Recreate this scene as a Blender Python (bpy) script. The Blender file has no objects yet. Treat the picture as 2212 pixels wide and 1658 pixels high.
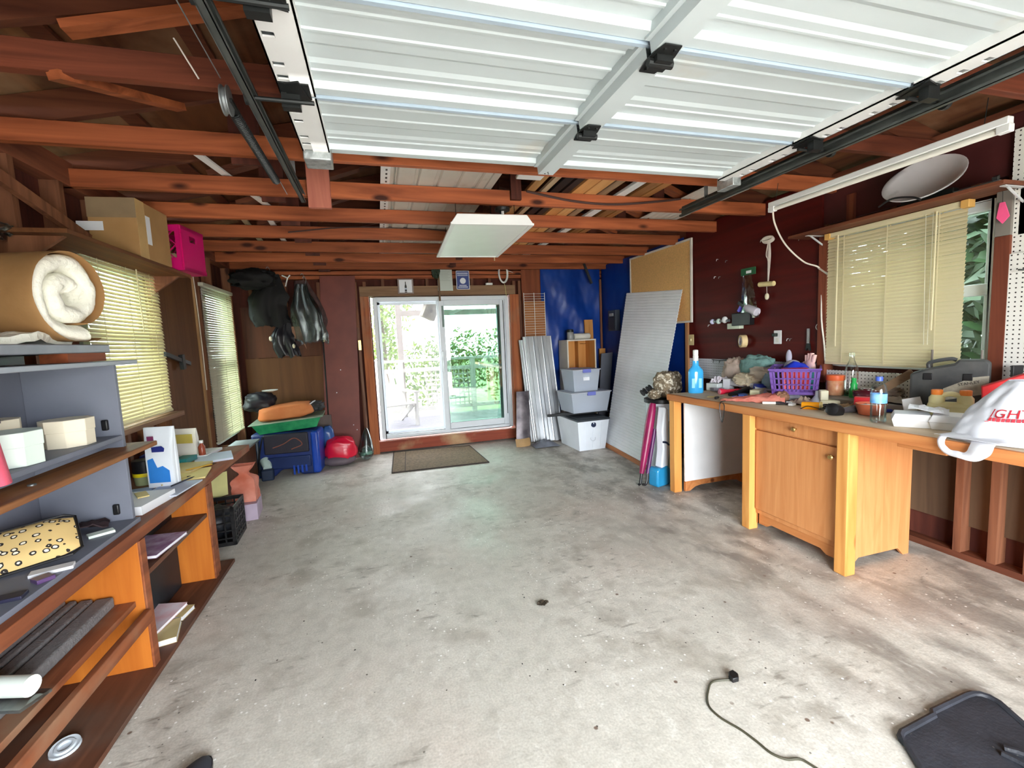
import bpy, bmesh, math, random
from mathutils import Vector, Matrix, Euler, noise
S = bpy.context.scene
COL = S.collection
PI = math.pi
R = math.radians
random.seed(7)

# ---------------------------------------------------------------- camera
F_PX, YAW, PITCH, ROLL, CAM_H = 977.5, .28297, -.09788, -.0450, 1.50
cam = bpy.data.cameras.new('camera')
cam.sensor_fit = 'HORIZONTAL'; cam.sensor_width = 36.0
cam.lens = 36.0 * F_PX / 2212.0
cam.clip_start = .03; cam.clip_end = 300
camo = bpy.data.objects.new('camera', cam); COL.objects.link(camo)
_f = Vector((math.sin(YAW)*math.cos(PITCH), math.cos(YAW)*math.cos(PITCH), math.sin(PITCH)))
_r = Vector((math.cos(YAW), -math.sin(YAW), 0)); _u = _r.cross(_f)
_r2 = _r*math.cos(ROLL) + _u*math.sin(ROLL); _u2 = _u*math.cos(ROLL) - _r*math.sin(ROLL)
camo.matrix_world = Matrix(((_r2.x, _u2.x, -_f.x, 0), (_r2.y, _u2.y, -_f.y, 0), (_r2.z, _u2.z, -_f.z, CAM_H), (0, 0, 0, 1)))
S.camera = camo

# ---------------------------------------------------------------- sky and exposure
W = bpy.data.worlds.new('overcast_sky'); S.world = W; W.use_nodes = True
_bg = W.node_tree.nodes['Background']
_bg.inputs[0].default_value = (.93, .97, 1.0, 1); _bg.inputs[1].default_value = 3.0
vs = S.view_settings
vs.view_transform = 'Standard'; vs.look = 'None'; vs.gamma = 1; vs.use_curve_mapping = False
vs.exposure = 3.55
S.cycles.max_bounces = 10; S.cycles.diffuse_bounces = 6; S.cycles.glossy_bounces = 4
S.cycles.transmission_bounces = 8; S.cycles.transparent_max_bounces = 16
S.cycles.sample_clamp_indirect = 6; S.cycles.caustics_reflective = False; S.cycles.caustics_refractive = False

def portal(name, loc, rot, sx, sy):
    l = bpy.data.lights.new(name, 'AREA'); l.shape = 'RECTANGLE'; l.size = sx; l.size_y = sy
    l.cycles.is_portal = True
    o = bpy.data.objects.new(name, l); COL.objects.link(o); o.location = loc; o.rotation_euler = rot
portal('sky_portal_front', (.95, -1.76, 1.07), (R(90), 0, 0), 2.6, 2.14)      # faces into the garage
portal('sky_portal_back', (.92, 6.75, 1.17), (R(-90), 0, 0), 1.9, 1.95)

# ---------------------------------------------------------------- mesh helpers
class MB:
    def __init__(s): s.v = []; s.f = []
    def add(s, vs, fs, m=None):
        b = len(s.v)
        for p in vs:
            p = Vector(p); s.v.append(m @ p if m else p)
        s.f += [tuple(i + b for i in f) for f in fs]
        return s
    def box(s, x0, x1, y0, y1, z0, z1, m=None):
        x0, x1 = min(x0, x1), max(x0, x1); y0, y1 = min(y0, y1), max(y0, y1); z0, z1 = min(z0, z1), max(z0, z1)
        return s.add([(x0,y0,z0),(x1,y0,z0),(x1,y1,z0),(x0,y1,z0),(x0,y0,z1),(x1,y0,z1),(x1,y1,z1),(x0,y1,z1)],
                     [(3,2,1,0),(4,5,6,7),(0,1,5,4),(1,2,6,5),(2,3,7,6),(3,0,4,7)], m)
    def bar(s, p0, p1, w, h, up=(0,0,1)):
        """rectangular bar from p0 to p1, w across, h along up"""
        p0 = Vector(p0); p1 = Vector(p1); d = (p1-p0).normalized(); upv = Vector(up)
        a = d.cross(upv); a = a.normalized() if a.length > 1e-5 else Vector((1,0,0)); b = a.cross(d)
        vs = [p + a*(i*w/2) + b*(j*h/2) for p in (p0, p1) for i, j in ((-1,-1),(1,-1),(1,1),(-1,1))]
        return s.add(vs, [(3,2,1,0),(4,5,6,7),(0,1,5,4),(1,2,6,5),(2,3,7,6),(3,0,4,7)])
    def cyl(s, p0, p1, r0, r1=None, n=14, cap=True):
        r1 = r0 if r1 is None else r1
        p0 = Vector(p0); p1 = Vector(p1); d = (p1-p0).normalized()
        a = d.orthogonal().normalized(); b = d.cross(a)
        vs = [p + (a*math.cos(2*PI*i/n) + b*math.sin(2*PI*i/n))*r for p, r in ((p0, r0), (p1, r1)) for i in range(n)]
        fs = [(i, (i+1) % n, n+(i+1) % n, n+i) for i in range(n)]
        if cap: fs += [tuple(range(n-1, -1, -1)), tuple(range(n, 2*n))]
        return s.add(vs, fs)
    def tube(s, pts, r, n=7, closed=False, rads=None):
        pts = [Vector(p) for p in pts]; k = len(pts); vs = []; fs = []
        t0 = (pts[1]-pts[0]).normalized(); a = t0.orthogonal().normalized()
        for i, p in enumerate(pts):
            q0 = pts[i-1] if (i or closed) else p; q1 = pts[(i+1) % k] if (i < k-1 or closed) else p
            t = (q1-q0); t = t.normalized() if t.length > 1e-9 else t0
            a = a - t*a.dot(t); a = a.normalized() if a.length > 1e-6 else t.orthogonal().normalized()
            b = t.cross(a); rr = rads[i] if rads else r
            vs += [p + (a*math.cos(2*PI*j/n) + b*math.sin(2*PI*j/n))*rr for j in range(n)]
        for i in range(k if closed else k-1):
            i2 = (i+1) % k
            fs += [(i*n+j, i*n+(j+1) % n, i2*n+(j+1) % n, i2*n+j) for j in range(n)]
        if not closed: fs += [tuple(range(n-1, -1, -1)), tuple((k-1)*n+j for j in range(n))]
        return s.add(vs, fs)
    def lathe(s, prof, c=(0,0,0), n=20, m=None, cap=True):
        c = Vector(c); vs = []; fs = []; k = len(prof)
        for r, z in prof: vs += [c + Vector((r*math.cos(2*PI*j/n), r*math.sin(2*PI*j/n), z)) for j in range(n)]
        for i in range(k-1): fs += [(i*n+j, i*n+(j+1) % n, (i+1)*n+(j+1) % n, (i+1)*n+j) for j in range(n)]
        if cap: fs += [tuple(range(n-1, -1, -1)), tuple((k-1)*n+j for j in range(n))]
        return s.add(vs, fs, m)
    def prism(s, poly, h0, h1, ax='z', m=None):
        """polygon extruded along ax; poly coordinates are the two other axes in order"""
        def P(a, b, h): return (a, b, h) if ax == 'z' else ((a, h, b) if ax == 'y' else (h, a, b))
        n = len(poly); vs = [P(a, b, h0) for a, b in poly] + [P(a, b, h1) for a, b in poly]
        fs = [tuple(range(n-1, -1, -1)), tuple(range(n, 2*n))] + [(i, (i+1) % n, n+(i+1) % n, n+i) for i in range(n)]
        return s.add(vs, fs, m)
    def profile(s, pts, h0, h1, ax, t=.0):
        """open polyline extruded along ax, thickened by t downwards/backwards"""
        def P(a, b, h): return (a, b, h) if ax == 'z' else ((a, h, b) if ax == 'y' else (h, a, b))
        n = len(pts); vs = [P(a, b, h0) for a, b in pts] + [P(a, b, h1) for a, b in pts]
        fs = [(i, i+1, n+i+1, n+i) for i in range(n-1)]
        if t:
            vs += [P(a, b+t, h0) for a, b in pts] + [P(a, b+t, h1) for a, b in pts]
            fs += [(2*n+i+1, 2*n+i, 3*n+i, 3*n+i+1) for i in range(n-1)]
            fs += [(i+1, i, 2*n+i, 2*n+i+1) for i in range(n-1)] + [(n+i, n+i+1, 3*n+i+1, 3*n+i) for i in range(n-1)]
            fs += [(0, n, 3*n, 2*n), (2*n-1, n-1, 3*n-1, 4*n-1)]
        return s.add(vs, fs)
    def sheet(s, fn, nu, nv, t=0):
        """fn(u,v)->point for u,v in 0..1; t closes it with a second skin"""
        P = [[Vector(fn(i/nu, j/nv)) for j in range(nv+1)] for i in range(nu+1)]
        idx = lambda i, j: i*(nv+1)+j
        vs = [P[i][j] for i in range(nu+1) for j in range(nv+1)]
        fs = [(idx(i,j), idx(i+1,j), idx(i+1,j+1), idx(i,j+1)) for i in range(nu) for j in range(nv)]
        if t:
            N = len(vs); nr = []
            for i in range(nu+1):
                for j in range(nv+1):
                    du = P[min(i+1,nu)][j]-P[max(i-1,0)][j]; dv = P[i][min(j+1,nv)]-P[i][max(j-1,0)]
                    c = du.cross(dv); nr.append(c.normalized() if c.length > 1e-9 else Vector((0,0,1)))
            vs = vs + [vs[k]-nr[k]*t for k in range(N)]
            fs += [(N+idx(i,j+1), N+idx(i+1,j+1), N+idx(i+1,j), N+idx(i,j)) for i in range(nu) for j in range(nv)]
            for i in range(nu):
                fs += [(idx(i+1,0), idx(i,0), N+idx(i,0), N+idx(i+1,0)), (idx(i,nv), idx(i+1,nv), N+idx(i+1,nv), N+idx(i,nv))]
            for j in range(nv):
                fs += [(idx(0,j), idx(0,j+1), N+idx(0,j+1), N+idx(0,j)), (idx(nu,j+1), idx(nu,j), N+idx(nu,j), N+idx(nu,j+1))]
        return s.add(vs, fs)
    def ball(s, c, r, nu=16, nv=10, fn=None):
        c = Vector(c); r = (r, r, r) if isinstance(r, (int, float)) else r
        vs = []; fs = []
        for i in range(nv+1):
            th = PI*i/nv
            for j in range(nu):
                ph = 2*PI*j/nu; d = Vector((math.sin(th)*math.cos(ph), math.sin(th)*math.sin(ph), math.cos(th)))
                k = fn(d) if fn else 1
                vs.append(c + Vector((d.x*r[0]*k, d.y*r[1]*k, d.z*r[2]*k)))
        for i in range(nv):
            fs += [(i*nu+j, (i+1)*nu+j, (i+1)*nu+(j+1) % nu, i*nu+(j+1) % nu) for j in range(nu)]
        return s.add(vs, fs)
    def xf(s, m):
        s.v = [m @ p for p in s.v]; return s
    def sack(s, c, r, e=.55, nu=30, nv=20, k=.06, f=3, seed=0):
        """soft box: superellipsoid with wrinkles"""
        def sg(x): return math.copysign(abs(x)**e, x)
        b = len(s.v); s.ball((0,0,0), 1, nu, nv)
        for i in range(b, len(s.v)):
            d = s.v[i]; q = Vector((sg(d.x), sg(d.y), sg(d.z))); w = 1+k*fbm(d.x*f+seed, d.y*f, d.z*f, 4)
            s.v[i] = Vector(c)+Vector((q.x*r[0]*w, q.y*r[1]*w, q.z*r[2]*w))
        return s
    def off(s, loc):
        """from world coordinates to those of a thing standing at loc"""
        l = Vector(loc); s.v = [p-l for p in s.v]; return s
    def mesh(s, name, mat=None, smooth=35):
        me = bpy.data.meshes.new(name); me.from_pydata([tuple(p) for p in s.v], [], s.f); me.validate()
        bm = bmesh.new(); bm.from_mesh(me)
        bmesh.ops.remove_doubles(bm, verts=bm.verts, dist=1e-5)
        bmesh.ops.recalc_face_normals(bm, faces=bm.faces); bm.to_mesh(me); bm.free()
        if smooth:
            for p in me.polygons: p.use_smooth = True
            me.set_sharp_from_angle(angle=R(smooth))
        if mat: me.materials.append(mat)
        return me
    def build(s, name, mat, parent=None, loc=None, rot=None, bev=0, seg=2, smooth=35, sub=0):
        o = bpy.data.objects.new(name, s.mesh(name, mat, smooth)); COL.objects.link(o)
        if parent: o.parent = parent
        if loc: o.location = loc
        if rot: o.rotation_euler = rot
        if bev:
            b = o.modifiers.new('bevel', 'BEVEL'); b.width = bev; b.segments = seg; b.limit_method = 'ANGLE'; b.angle_limit = R(40)
        if sub:
            b = o.modifiers.new('subdivision', 'SUBSURF'); b.levels = sub; b.render_levels = sub
        return o

def tag(o, label, cat, group=None):
    o['label'] = label; o['category'] = cat
    if group: o['group'] = group
    return o
def thing(name, label, cat, loc=(0,0,0), rot=(0,0,0), group=None):
    o = bpy.data.objects.new(name, None); COL.objects.link(o); o.empty_display_size = .1
    o.location = loc; o.rotation_euler = rot
    return tag(o, label, cat, group)
def struct(o):
    o['kind'] = 'structure'; return o
def inst(src, parent, loc=None, rot=None, scale=None):
    """copy of one part that shares its mesh"""
    c = src.copy(); COL.objects.link(c); c.parent = parent
    if loc is not None: c.location = loc
    if rot is not None: c.rotation_euler = rot
    if scale is not None: c.scale = scale
    return c
def fbm(x, y, z=0, o=3):
    a, t, f = 1, 0, 1
    for _ in range(o): t += a*noise.noise((x*f, y*f, z*f)); a *= .5; f *= 2
    return t
def spline(pts, n=8):
    """Catmull-Rom through pts"""
    P = [Vector(p) for p in pts]; P = [P[0]*2-P[1]] + P + [P[-1]*2-P[-2]]; out = []
    for i in range(1, len(P)-2):
        for k in range(n):
            t = k/n; a, b, c, d = P[i-1], P[i], P[i+1], P[i+2]
            out.append(.5*((2*b) + (c-a)*t + (2*a-5*b+4*c-d)*t*t + (3*b-a-3*c+d)*t**3))
    out.append(P[-2]); return out

# ---------------------------------------------------------------- materials
def lin(c):
    """0-255 sRGB to linear"""
    return tuple(((x/255)/12.92 if x/255 <= .04045 else ((x/255+.055)/1.055)**2.4) for x in c)
MATS = {}
def _base(name):
    m = bpy.data.materials.new(name); m.use_nodes = True; MATS[name] = m
    nt = m.node_tree; b = nt.nodes['Principled BSDF']; return m, nt, b
def N(nt, t, **kw):
    n = nt.nodes.new(t)
    for k, v in kw.items(): setattr(n, k, v)
    return n
def mat(name, c, rough=.6, metal=0, var=.12, vs=6, c2=None, bump=0, bs=80, trans=0, ior=1.45, alpha=1, coat=0, stretch=(1,1,1), sheen=0, emit=0, spec=.5, dirt=None, sub=0):
    """plain material with a soft noise variation, fine bump and optional dirt blotches"""
    m, nt, b = _base(name); L = nt.links
    tc = N(nt, 'ShaderNodeTexCoord'); mp = N(nt, 'ShaderNodeMapping'); mp.inputs['Scale'].default_value = stretch
    L.new(tc.outputs['Object'], mp.inputs[0])
    a = lin(c); 
    if c2: lo, hi = a, lin(c2)
    else: lo = tuple(x*(1-var) for x in a); hi = tuple(min(1, x*(1+var)) for x in a)
    ns = N(nt, 'ShaderNodeTexNoise'); ns.inputs['Scale'].default_value = vs; ns.inputs['Detail'].default_value = 5
    L.new(mp.outputs[0], ns.inputs['Vector'])
    rp = N(nt, 'ShaderNodeValToRGB'); rp.color_ramp.elements[0].position = .32; rp.color_ramp.elements[1].position = .68
    rp.color_ramp.elements[0].color = (*lo, 1); rp.color_ramp.elements[1].color = (*hi, 1)
    L.new(ns.outputs['Fac'], rp.inputs[0]); col = rp.outputs[0]
    if dirt:
        dc, ds, d0, d1 = dirt
        n2 = N(nt, 'ShaderNodeTexNoise'); n2.inputs['Scale'].default_value = ds; n2.inputs['Detail'].default_value = 6
        L.new(mp.outputs[0], n2.inputs['Vector'])
        r2 = N(nt, 'ShaderNodeValToRGB'); r2.color_ramp.elements[0].position = d0; r2.color_ramp.elements[1].position = d1
        mx = N(nt, 'ShaderNodeMixRGB'); mx.inputs[2].default_value = (*lin(dc), 1)
        L.new(n2.outputs['Fac'], r2.inputs[0]); L.new(r2.outputs[0], mx.inputs[0]); L.new(col, mx.inputs[1]); col = mx.outputs[0]
    L.new(col, b.inputs['Base Color'])
    b.inputs['Roughness'].default_value = rough; b.inputs['Metallic'].default_value = metal
    b.inputs['IOR'].default_value = ior; b.inputs['Transmission Weight'].default_value = trans; b.inputs['Alpha'].default_value = alpha
    b.inputs['Coat Weight'].default_value = coat; b.inputs['Sheen Weight'].default_value = sheen
    b.inputs['Specular IOR Level'].default_value = spec
    if sub:
        b.inputs['Subsurface Weight'].default_value = sub; b.inputs['Subsurface Radius'].default_value = (.02,.02,.02)
    if emit:
        L.new(col, b.inputs['Emission Color']); b.inputs['Emission Strength'].default_value = emit
    if bump:
        n3 = N(nt, 'ShaderNodeTexNoise'); n3.inputs['Scale'].default_value = bs; n3.inputs['Detail'].default_value = 4
        L.new(mp.outputs[0], n3.inputs['Vector'])
        bp = N(nt, 'ShaderNodeBump'); bp.inputs['Strength'].default_value = bump; bp.inputs['Distance'].default_value = .01
        L.new(n3.outputs['Fac'], bp.inputs['Height']); L.new(bp.outputs[0], b.inputs['Normal'])
    return m
def wood(name, c1, c2, ax=1, rough=.6, sc=9, knots=None, coat=0, stain=None, per=True):
    """grain runs along axis ax of the object; colours shift from piece to piece"""
    m, nt, b = _base(name); L = nt.links
    tc = N(nt, 'ShaderNodeTexCoord'); mp = N(nt, 'ShaderNodeMapping')
    s = [sc, sc, sc]; s[ax] = sc*.07; mp.inputs['Scale'].default_value = s
    L.new(tc.outputs['Object'], mp.inputs[0])
    oi = N(nt, 'ShaderNodeObjectInfo')
    if per:
        vm = N(nt, 'ShaderNodeVectorMath', operation='SCALE'); cx = N(nt, 'ShaderNodeCombineXYZ')
        L.new(oi.outputs['Random'], cx.inputs[0]); L.new(oi.outputs['Random'], cx.inputs[1]); L.new(oi.outputs['Random'], cx.inputs[2])
        L.new(cx.outputs[0], vm.inputs[0]); vm.inputs['Scale'].default_value = 37; L.new(vm.outputs[0], mp.inputs['Location'])
    ns = N(nt, 'ShaderNodeTexNoise'); ns.inputs['Scale'].default_value = 1.3; ns.inputs['Detail'].default_value = 9; ns.inputs['Distortion'].default_value = 1.6
    L.new(mp.outputs[0], ns.inputs['Vector'])
    rp = N(nt, 'ShaderNodeValToRGB'); e = rp.color_ramp.elements; e[0].position = .28; e[1].position = .7
    e[0].color = (*lin(c2), 1); e[1].color = (*lin(c1), 1)
    L.new(ns.outputs['Fac'], rp.inputs[0]); col = rp.outputs[0]
    if per:
        hs = N(nt, 'ShaderNodeHueSaturation'); mr = N(nt, 'ShaderNodeMapRange'); mr.inputs[3].default_value = .82; mr.inputs[4].default_value = 1.16
        L.new(oi.outputs['Random'], mr.inputs[0]); L.new(mr.outputs[0], hs.inputs['Value']); L.new(col, hs.inputs['Color']); col = hs.outputs[0]
    if knots:
        mp2 = N(nt, 'ShaderNodeMapping'); s2 = [5, 5, 5]; s2[ax] = 1.9; mp2.inputs['Scale'].default_value = s2; L.new(tc.outputs['Object'], mp2.inputs[0])
        if per: L.new(vm.outputs[0], mp2.inputs['Location'])
        vo = N(nt, 'ShaderNodeTexVoronoi'); vo.inputs['Scale'].default_value = 1.0; L.new(mp2.outputs[0], vo.inputs['Vector'])
        r2 = N(nt, 'ShaderNodeValToRGB'); r2.color_ramp.elements[0].position = .07; r2.color_ramp.elements[0].color = (1,1,1,1)
        r2.color_ramp.elements[1].position = .15; r2.color_ramp.elements[1].color = (0,0,0,1)
        mx = N(nt, 'ShaderNodeMixRGB'); mx.inputs[2].default_value = (*lin(knots), 1)
        L.new(vo.outputs['Distance'], r2.inputs[0]); L.new(r2.outputs[0], mx.inputs[0]); L.new(col, mx.inputs[1]); col = mx.outputs[0]
    if stain:
        n2 = N(nt, 'ShaderNodeTexNoise'); n2.inputs['Scale'].default_value = 2.3; n2.inputs['Detail'].default_value = 6
        L.new(tc.outputs['Object'], n2.inputs['Vector'])
        r3 = N(nt, 'ShaderNodeValToRGB'); r3.color_ramp.elements[0].position = .5; r3.color_ramp.elements[1].position = .72
        mx = N(nt, 'ShaderNodeMixRGB'); mx.inputs[2].default_value = (*lin(stain), 1)
        L.new(n2.outputs['Fac'], r3.inputs[0]); L.new(r3.outputs[0], mx.inputs[0]); L.new(col, mx.inputs[1]); col = mx.outputs[0]
    L.new(col, b.inputs['Base Color']); b.inputs['Roughness'].default_value = rough; b.inputs['Coat Weight'].default_value = coat; b.inputs['Specular IOR Level'].default_value = .22
    bp = N(nt, 'ShaderNodeBump'); bp.inputs['Strength'].default_value = .25; bp.inputs['Distance'].default_value = .004
    L.new(ns.outputs['Fac'], bp.inputs['Height']); L.new(bp.outputs[0], b.inputs['Normal'])
    return m
def glass(name, c, rough=.02, refl=.1, tint=.9):
    """thin window or bottle glass: clear or tinted, with a Fresnel-like sheen"""
    m, nt, b = _base(name); L = nt.links
    nt.nodes.remove(b); out = nt.nodes['Material Output']
    tr = N(nt, 'ShaderNodeBsdfTransparent'); tr.inputs[0].default_value = (*[x*tint for x in lin(c)], 1)
    gl = N(nt, 'ShaderNodeBsdfGlossy'); gl.inputs['Roughness'].default_value = rough; gl.inputs[0].default_value = (.9,.97,.94,1)
    lw = N(nt, 'ShaderNodeLayerWeight'); lw.inputs[0].default_value = .25
    ma = N(nt, 'ShaderNodeMath', operation='MULTIPLY_ADD'); ma.inputs[1].default_value = .6; ma.inputs[2].default_value = refl; ma.use_clamp = True
    L.new(lw.outputs['Fresnel'], ma.inputs[0])
    mx = N(nt, 'ShaderNodeMixShader'); L.new(ma.outputs[0], mx.inputs[0]); L.new(tr.outputs[0], mx.inputs[1]); L.new(gl.outputs[0], mx.inputs[2])
    L.new(mx.outputs[0], out.inputs[0]); return m

def frosted(name, c, clear=.35, rough=.35):
    """milky translucent plastic: part lets light through, part scatters it"""
    m, nt, b = _base(name); L = nt.links; out = nt.nodes['Material Output']
    b.inputs['Base Color'].default_value = (*lin(c), 1); b.inputs['Roughness'].default_value = rough
    t = N(nt, 'ShaderNodeBsdfTransparent'); t.inputs[0].default_value = (*lin(c), 1)
    tl = N(nt, 'ShaderNodeBsdfTranslucent'); tl.inputs[0].default_value = (*lin(c), 1)
    a = N(nt, 'ShaderNodeMixShader'); a.inputs[0].default_value = .4; L.new(b.outputs[0], a.inputs[1]); L.new(tl.outputs[0], a.inputs[2])
    x = N(nt, 'ShaderNodeMixShader'); x.inputs[0].default_value = clear; L.new(a.outputs[0], x.inputs[1]); L.new(t.outputs[0], x.inputs[2]); L.new(x.outputs[0], out.inputs[0]); return m

def concrete():
    m, nt, b = _base('worn_concrete'); L = nt.links
    tc = N(nt, 'ShaderNodeTexCoord')
    def noise_(sc, det, dist=0, st=(1,1,1)):
        mp = N(nt, 'ShaderNodeMapping'); mp.inputs['Scale'].default_value = st; L.new(tc.outputs['Object'], mp.inputs[0])
        n = N(nt, 'ShaderNodeTexNoise'); n.inputs['Scale'].default_value = sc; n.inputs['Detail'].default_value = det; n.inputs['Distortion'].default_value = dist
        L.new(mp.outputs[0], n.inputs['Vector']); return n
    def ramp(src, p0, c0, p1, c1):
        r = N(nt, 'ShaderNodeValToRGB'); r.color_ramp.elements[0].position = p0; r.color_ramp.elements[1].position = p1
        r.color_ramp.elements[0].color = (*c0, 1); r.color_ramp.elements[1].color = (*c1, 1); L.new(src, r.inputs[0]); return r.outputs[0]
    def mix(f, a, bb, mode='MIX'):
        x = N(nt, 'ShaderNodeMixRGB', blend_type=mode)
        for i, v in ((0, f), (1, a), (2, bb)):
            if isinstance(v, (int, float)): x.inputs[i].default_value = v
            elif isinstance(v, tuple): x.inputs[i].default_value = (*v, 1)
            else: L.new(v, x.inputs[i])
        return x.outputs[0]
    n1 = noise_(1.3, 12, .1); base = ramp(n1.outputs['Fac'], .3, lin((204,200,190)), .7, lin((222,217,208)))
    n2 = noise_(14, 6); base = mix(.35, base, ramp(n2.outputs['Fac'], .35, lin((150,146,136)), .7, lin((215,211,203))), 'MULTIPLY') if False else mix(ramp(n2.outputs['Fac'], .45, (0,0,0), .75, (.35,.35,.35)), base, lin((150,146,138)))
    # stained old slab along the bench side: shape of its own, greasy grey-brown
    sx = N(nt, 'ShaderNodeSeparateXYZ'); L.new(tc.outputs['Object'], sx.inputs[0])
    n3 = noise_(1.6, 9, .15)
    ad = N(nt, 'ShaderNodeMath', operation='MULTIPLY_ADD'); L.new(n3.outputs['Fac'], ad.inputs[0]); ad.inputs[1].default_value = 1.5; L.new(sx.outputs['X'], ad.inputs[2])
    side = ramp(ad.outputs[0], .0, (0,0,0), 1.0, (1,1,1))
    mr = N(nt, 'ShaderNodeMapRange'); mr.inputs[1].default_value = 2.2; mr.inputs[2].default_value = 3.0; L.new(ad.outputs[0], mr.inputs[0])
    n4 = noise_(3.6, 12, .25, (1.5, .8, 1)); st = ramp(n4.outputs['Fac'], .44, (0,0,0), .60, (1,1,1))
    f = N(nt, 'ShaderNodeMath', operation='MULTIPLY'); L.new(mr.outputs[0], f.inputs[0]); L.new(st, f.inputs[1])
    f2 = N(nt, 'ShaderNodeMath', operation='MULTIPLY'); L.new(f.outputs[0], f2.inputs[0]); f2.inputs[1].default_value = .68
    base = mix(f2.outputs[0], base, lin((112,104,98)))
    n5 = noise_(2.6, 12, .2); base = mix(ramp(n5.outputs['Fac'], .55, (0,0,0), .66, (.5,.5,.5)), base, lin((150,142,128)))
    n8 = noise_(.9, 6, .1); base = mix(ramp(n8.outputs['Fac'], .52, (0,0,0), .70, (.45,.45,.45)), base, lin((206,186,174)))
    # gritty mottling, scuffs and fine grain
    n9 = noise_(6, 15, .2); nm = noise_(1.2, 4); gate = ramp(nm.outputs['Fac'], .47, (0,0,0), .60, (1,1,1))
    def gated(src, k):
        g = N(nt, 'ShaderNodeMath', operation='MULTIPLY'); L.new(src, g.inputs[0]); L.new(gate, g.inputs[1])
        h = N(nt, 'ShaderNodeMath', operation='MULTIPLY'); L.new(g.outputs[0], h.inputs[0]); h.inputs[1].default_value = k; return h.outputs[0]
    base = mix(gated(ramp(n9.outputs['Fac'], .50, (0,0,0), .66, (1,1,1)), .55), base, lin((140,132,120)))
    n10 = noise_(17, 12, .6, (.55, 1.6, 1)); base = mix(gated(ramp(n10.outputs['Fac'], .58, (0,0,0), .68, (1,1,1)), .6), base, lin((108,100,90)))
    n11 = noise_(15, 12, .5, (1.4, .7, 1)); base = mix(ramp(n11.outputs['Fac'], .58, (0,0,0), .72, (.5,.5,.5)), base, lin((232,229,222)))
    n12 = noise_(110, 4); base = mix(ramp(n12.outputs['Fac'], .35, (.30,.30,.30), .65, (0,0,0)), base, lin((138,132,122)))
    # paint specks and grit
    for seed, sc, cc, lo, hi in ((0, 22, (246,244,240), .10, .125), (5, 15, (66,60,54), .055, .075), (9, 7, (122,104,92), .05, .075)):
        mp = N(nt, 'ShaderNodeMapping'); mp.inputs['Location'].default_value = (seed*3.1, seed, 0); L.new(tc.outputs['Object'], mp.inputs[0])
        vo = N(nt, 'ShaderNodeTexVoronoi'); vo.inputs['Scale'].default_value = sc; vo.inputs['Randomness'].default_value = 1; L.new(mp.outputs[0], vo.inputs['Vector'])
        nz = noise_(1.3+seed*.2, 3); cut = ramp(nz.outputs['Fac'], .46, (0,0,0), .54, (1,1,1))
        fr = ramp(vo.outputs['Distance'], lo, (1,1,1), hi, (0,0,0))
        fm = N(nt, 'ShaderNodeMath', operation='MULTIPLY'); L.new(fr, fm.inputs[0]); L.new(cut, fm.inputs[1])
        base = mix(fm.outputs[0], base, lin(cc))
    L.new(base, b.inputs['Base Color'])
    n6 = noise_(2.0, 5); rg = ramp(n6.outputs['Fac'], .35, (.42,.42,.42), .7, (.75,.75,.75)); L.new(rg, b.inputs['Roughness'])
    n7 = noise_(45, 5); bp = N(nt, 'ShaderNodeBump'); bp.inputs['Strength'].default_value = .25; bp.inputs['Distance'].default_value = .006
    L.new(n7.outputs['Fac'], bp.inputs['Height']); L.new(bp.outputs[0], b.inputs['Normal'])
    return m

FLOOR = concrete()
JOIST = wood('joist_wood', (176,98,60), (118,60,36), ax=0, knots=(60,26,18))
RAFT = wood('rafter_wood', (112,64,44), (70,36,26), ax=0, knots=(40,18,14))
STUD = wood('stud_wood', (140,92,66), (96,58,42), ax=2, knots=(60,34,24))
DECK = wood('roof_deck', (132,84,54), (70,40,26), ax=1, sc=4, stain=(150,112,84), rough=.8)
SHADEJOIST = wood('shade_toned_joist', (122,64,44), (72,36,26), ax=0, knots=(40,18,14))  # joist wood darkened for the front joists, shade put into the colour
SHEATH = wood('sheathing_board', (98,52,40), (62,30,26), ax=2, sc=5, rough=.8)
REDPLY = wood('red_plywood', (92,22,17), (66,15,12), ax=1, sc=5, rough=.55)
REDDOOR = mat('red_brown_board', (112,50,40), .5, c2=(96,42,36), vs=3, dirt=(140,84,64,),) if False else mat('red_brown_board', (106,48,40), .5, c2=(126,60,48), vs=3, bump=.05)
BROWNPLY = wood('brown_plywood', (112,72,42), (84,50,28), ax=2, sc=4, rough=.6)
DARKPLY = wood('dark_plywood', (98,58,40), (66,38,28), ax=2, sc=4, rough=.7)
GDOOR = mat('painted_door_steel', (198,208,210), .45, var=.03, vs=2.5, dirt=((196,184,164), 1.7, .62, .8), stretch=(1,1,1), metal=0)
GALV = mat('galvanised_steel', (150,155,156), .42, metal=.75, var=.2, vs=12)
TRACK = mat('dull_track_steel', (92,96,94), .5, metal=.6, var=.2, vs=8)
DKMETAL = mat('dark_steel', (44,46,46), .45, metal=.6)
WHITE = mat('white_paint', (232,233,232), .45, var=.03)
VINYL = mat('white_vinyl', (222,228,234), .35, var=.02)
FRAMEW = wood('door_frame_wood', (176,104,62), (128,66,40), ax=2, stain=(150,110,84))
HEADW = wood('weathered_header', (150,118,88), (112,84,62), ax=0, knots=(80,56,40))
BLACK = mat('black_plastic', (22,22,24), .4, var=.2)
# ================================================================ SETTING
XL, XR, YB, YF = -1.65, 3.42, 6.50, -1.70           # inner faces of the studs
# floor slab and driveway
struct(MB().box(-1.80, 3.57, YF-.06, 6.66, -.12, 0).build('floor', FLOOR))
DRIVE = mat('driveway_concrete', (188,184,176), .85, var=.1, vs=2, bump=.2, bs=30)
struct(MB().box(-9, 11, -30, YF-.06, -.2, -.03).build('driveway_ground', DRIVE))

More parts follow.
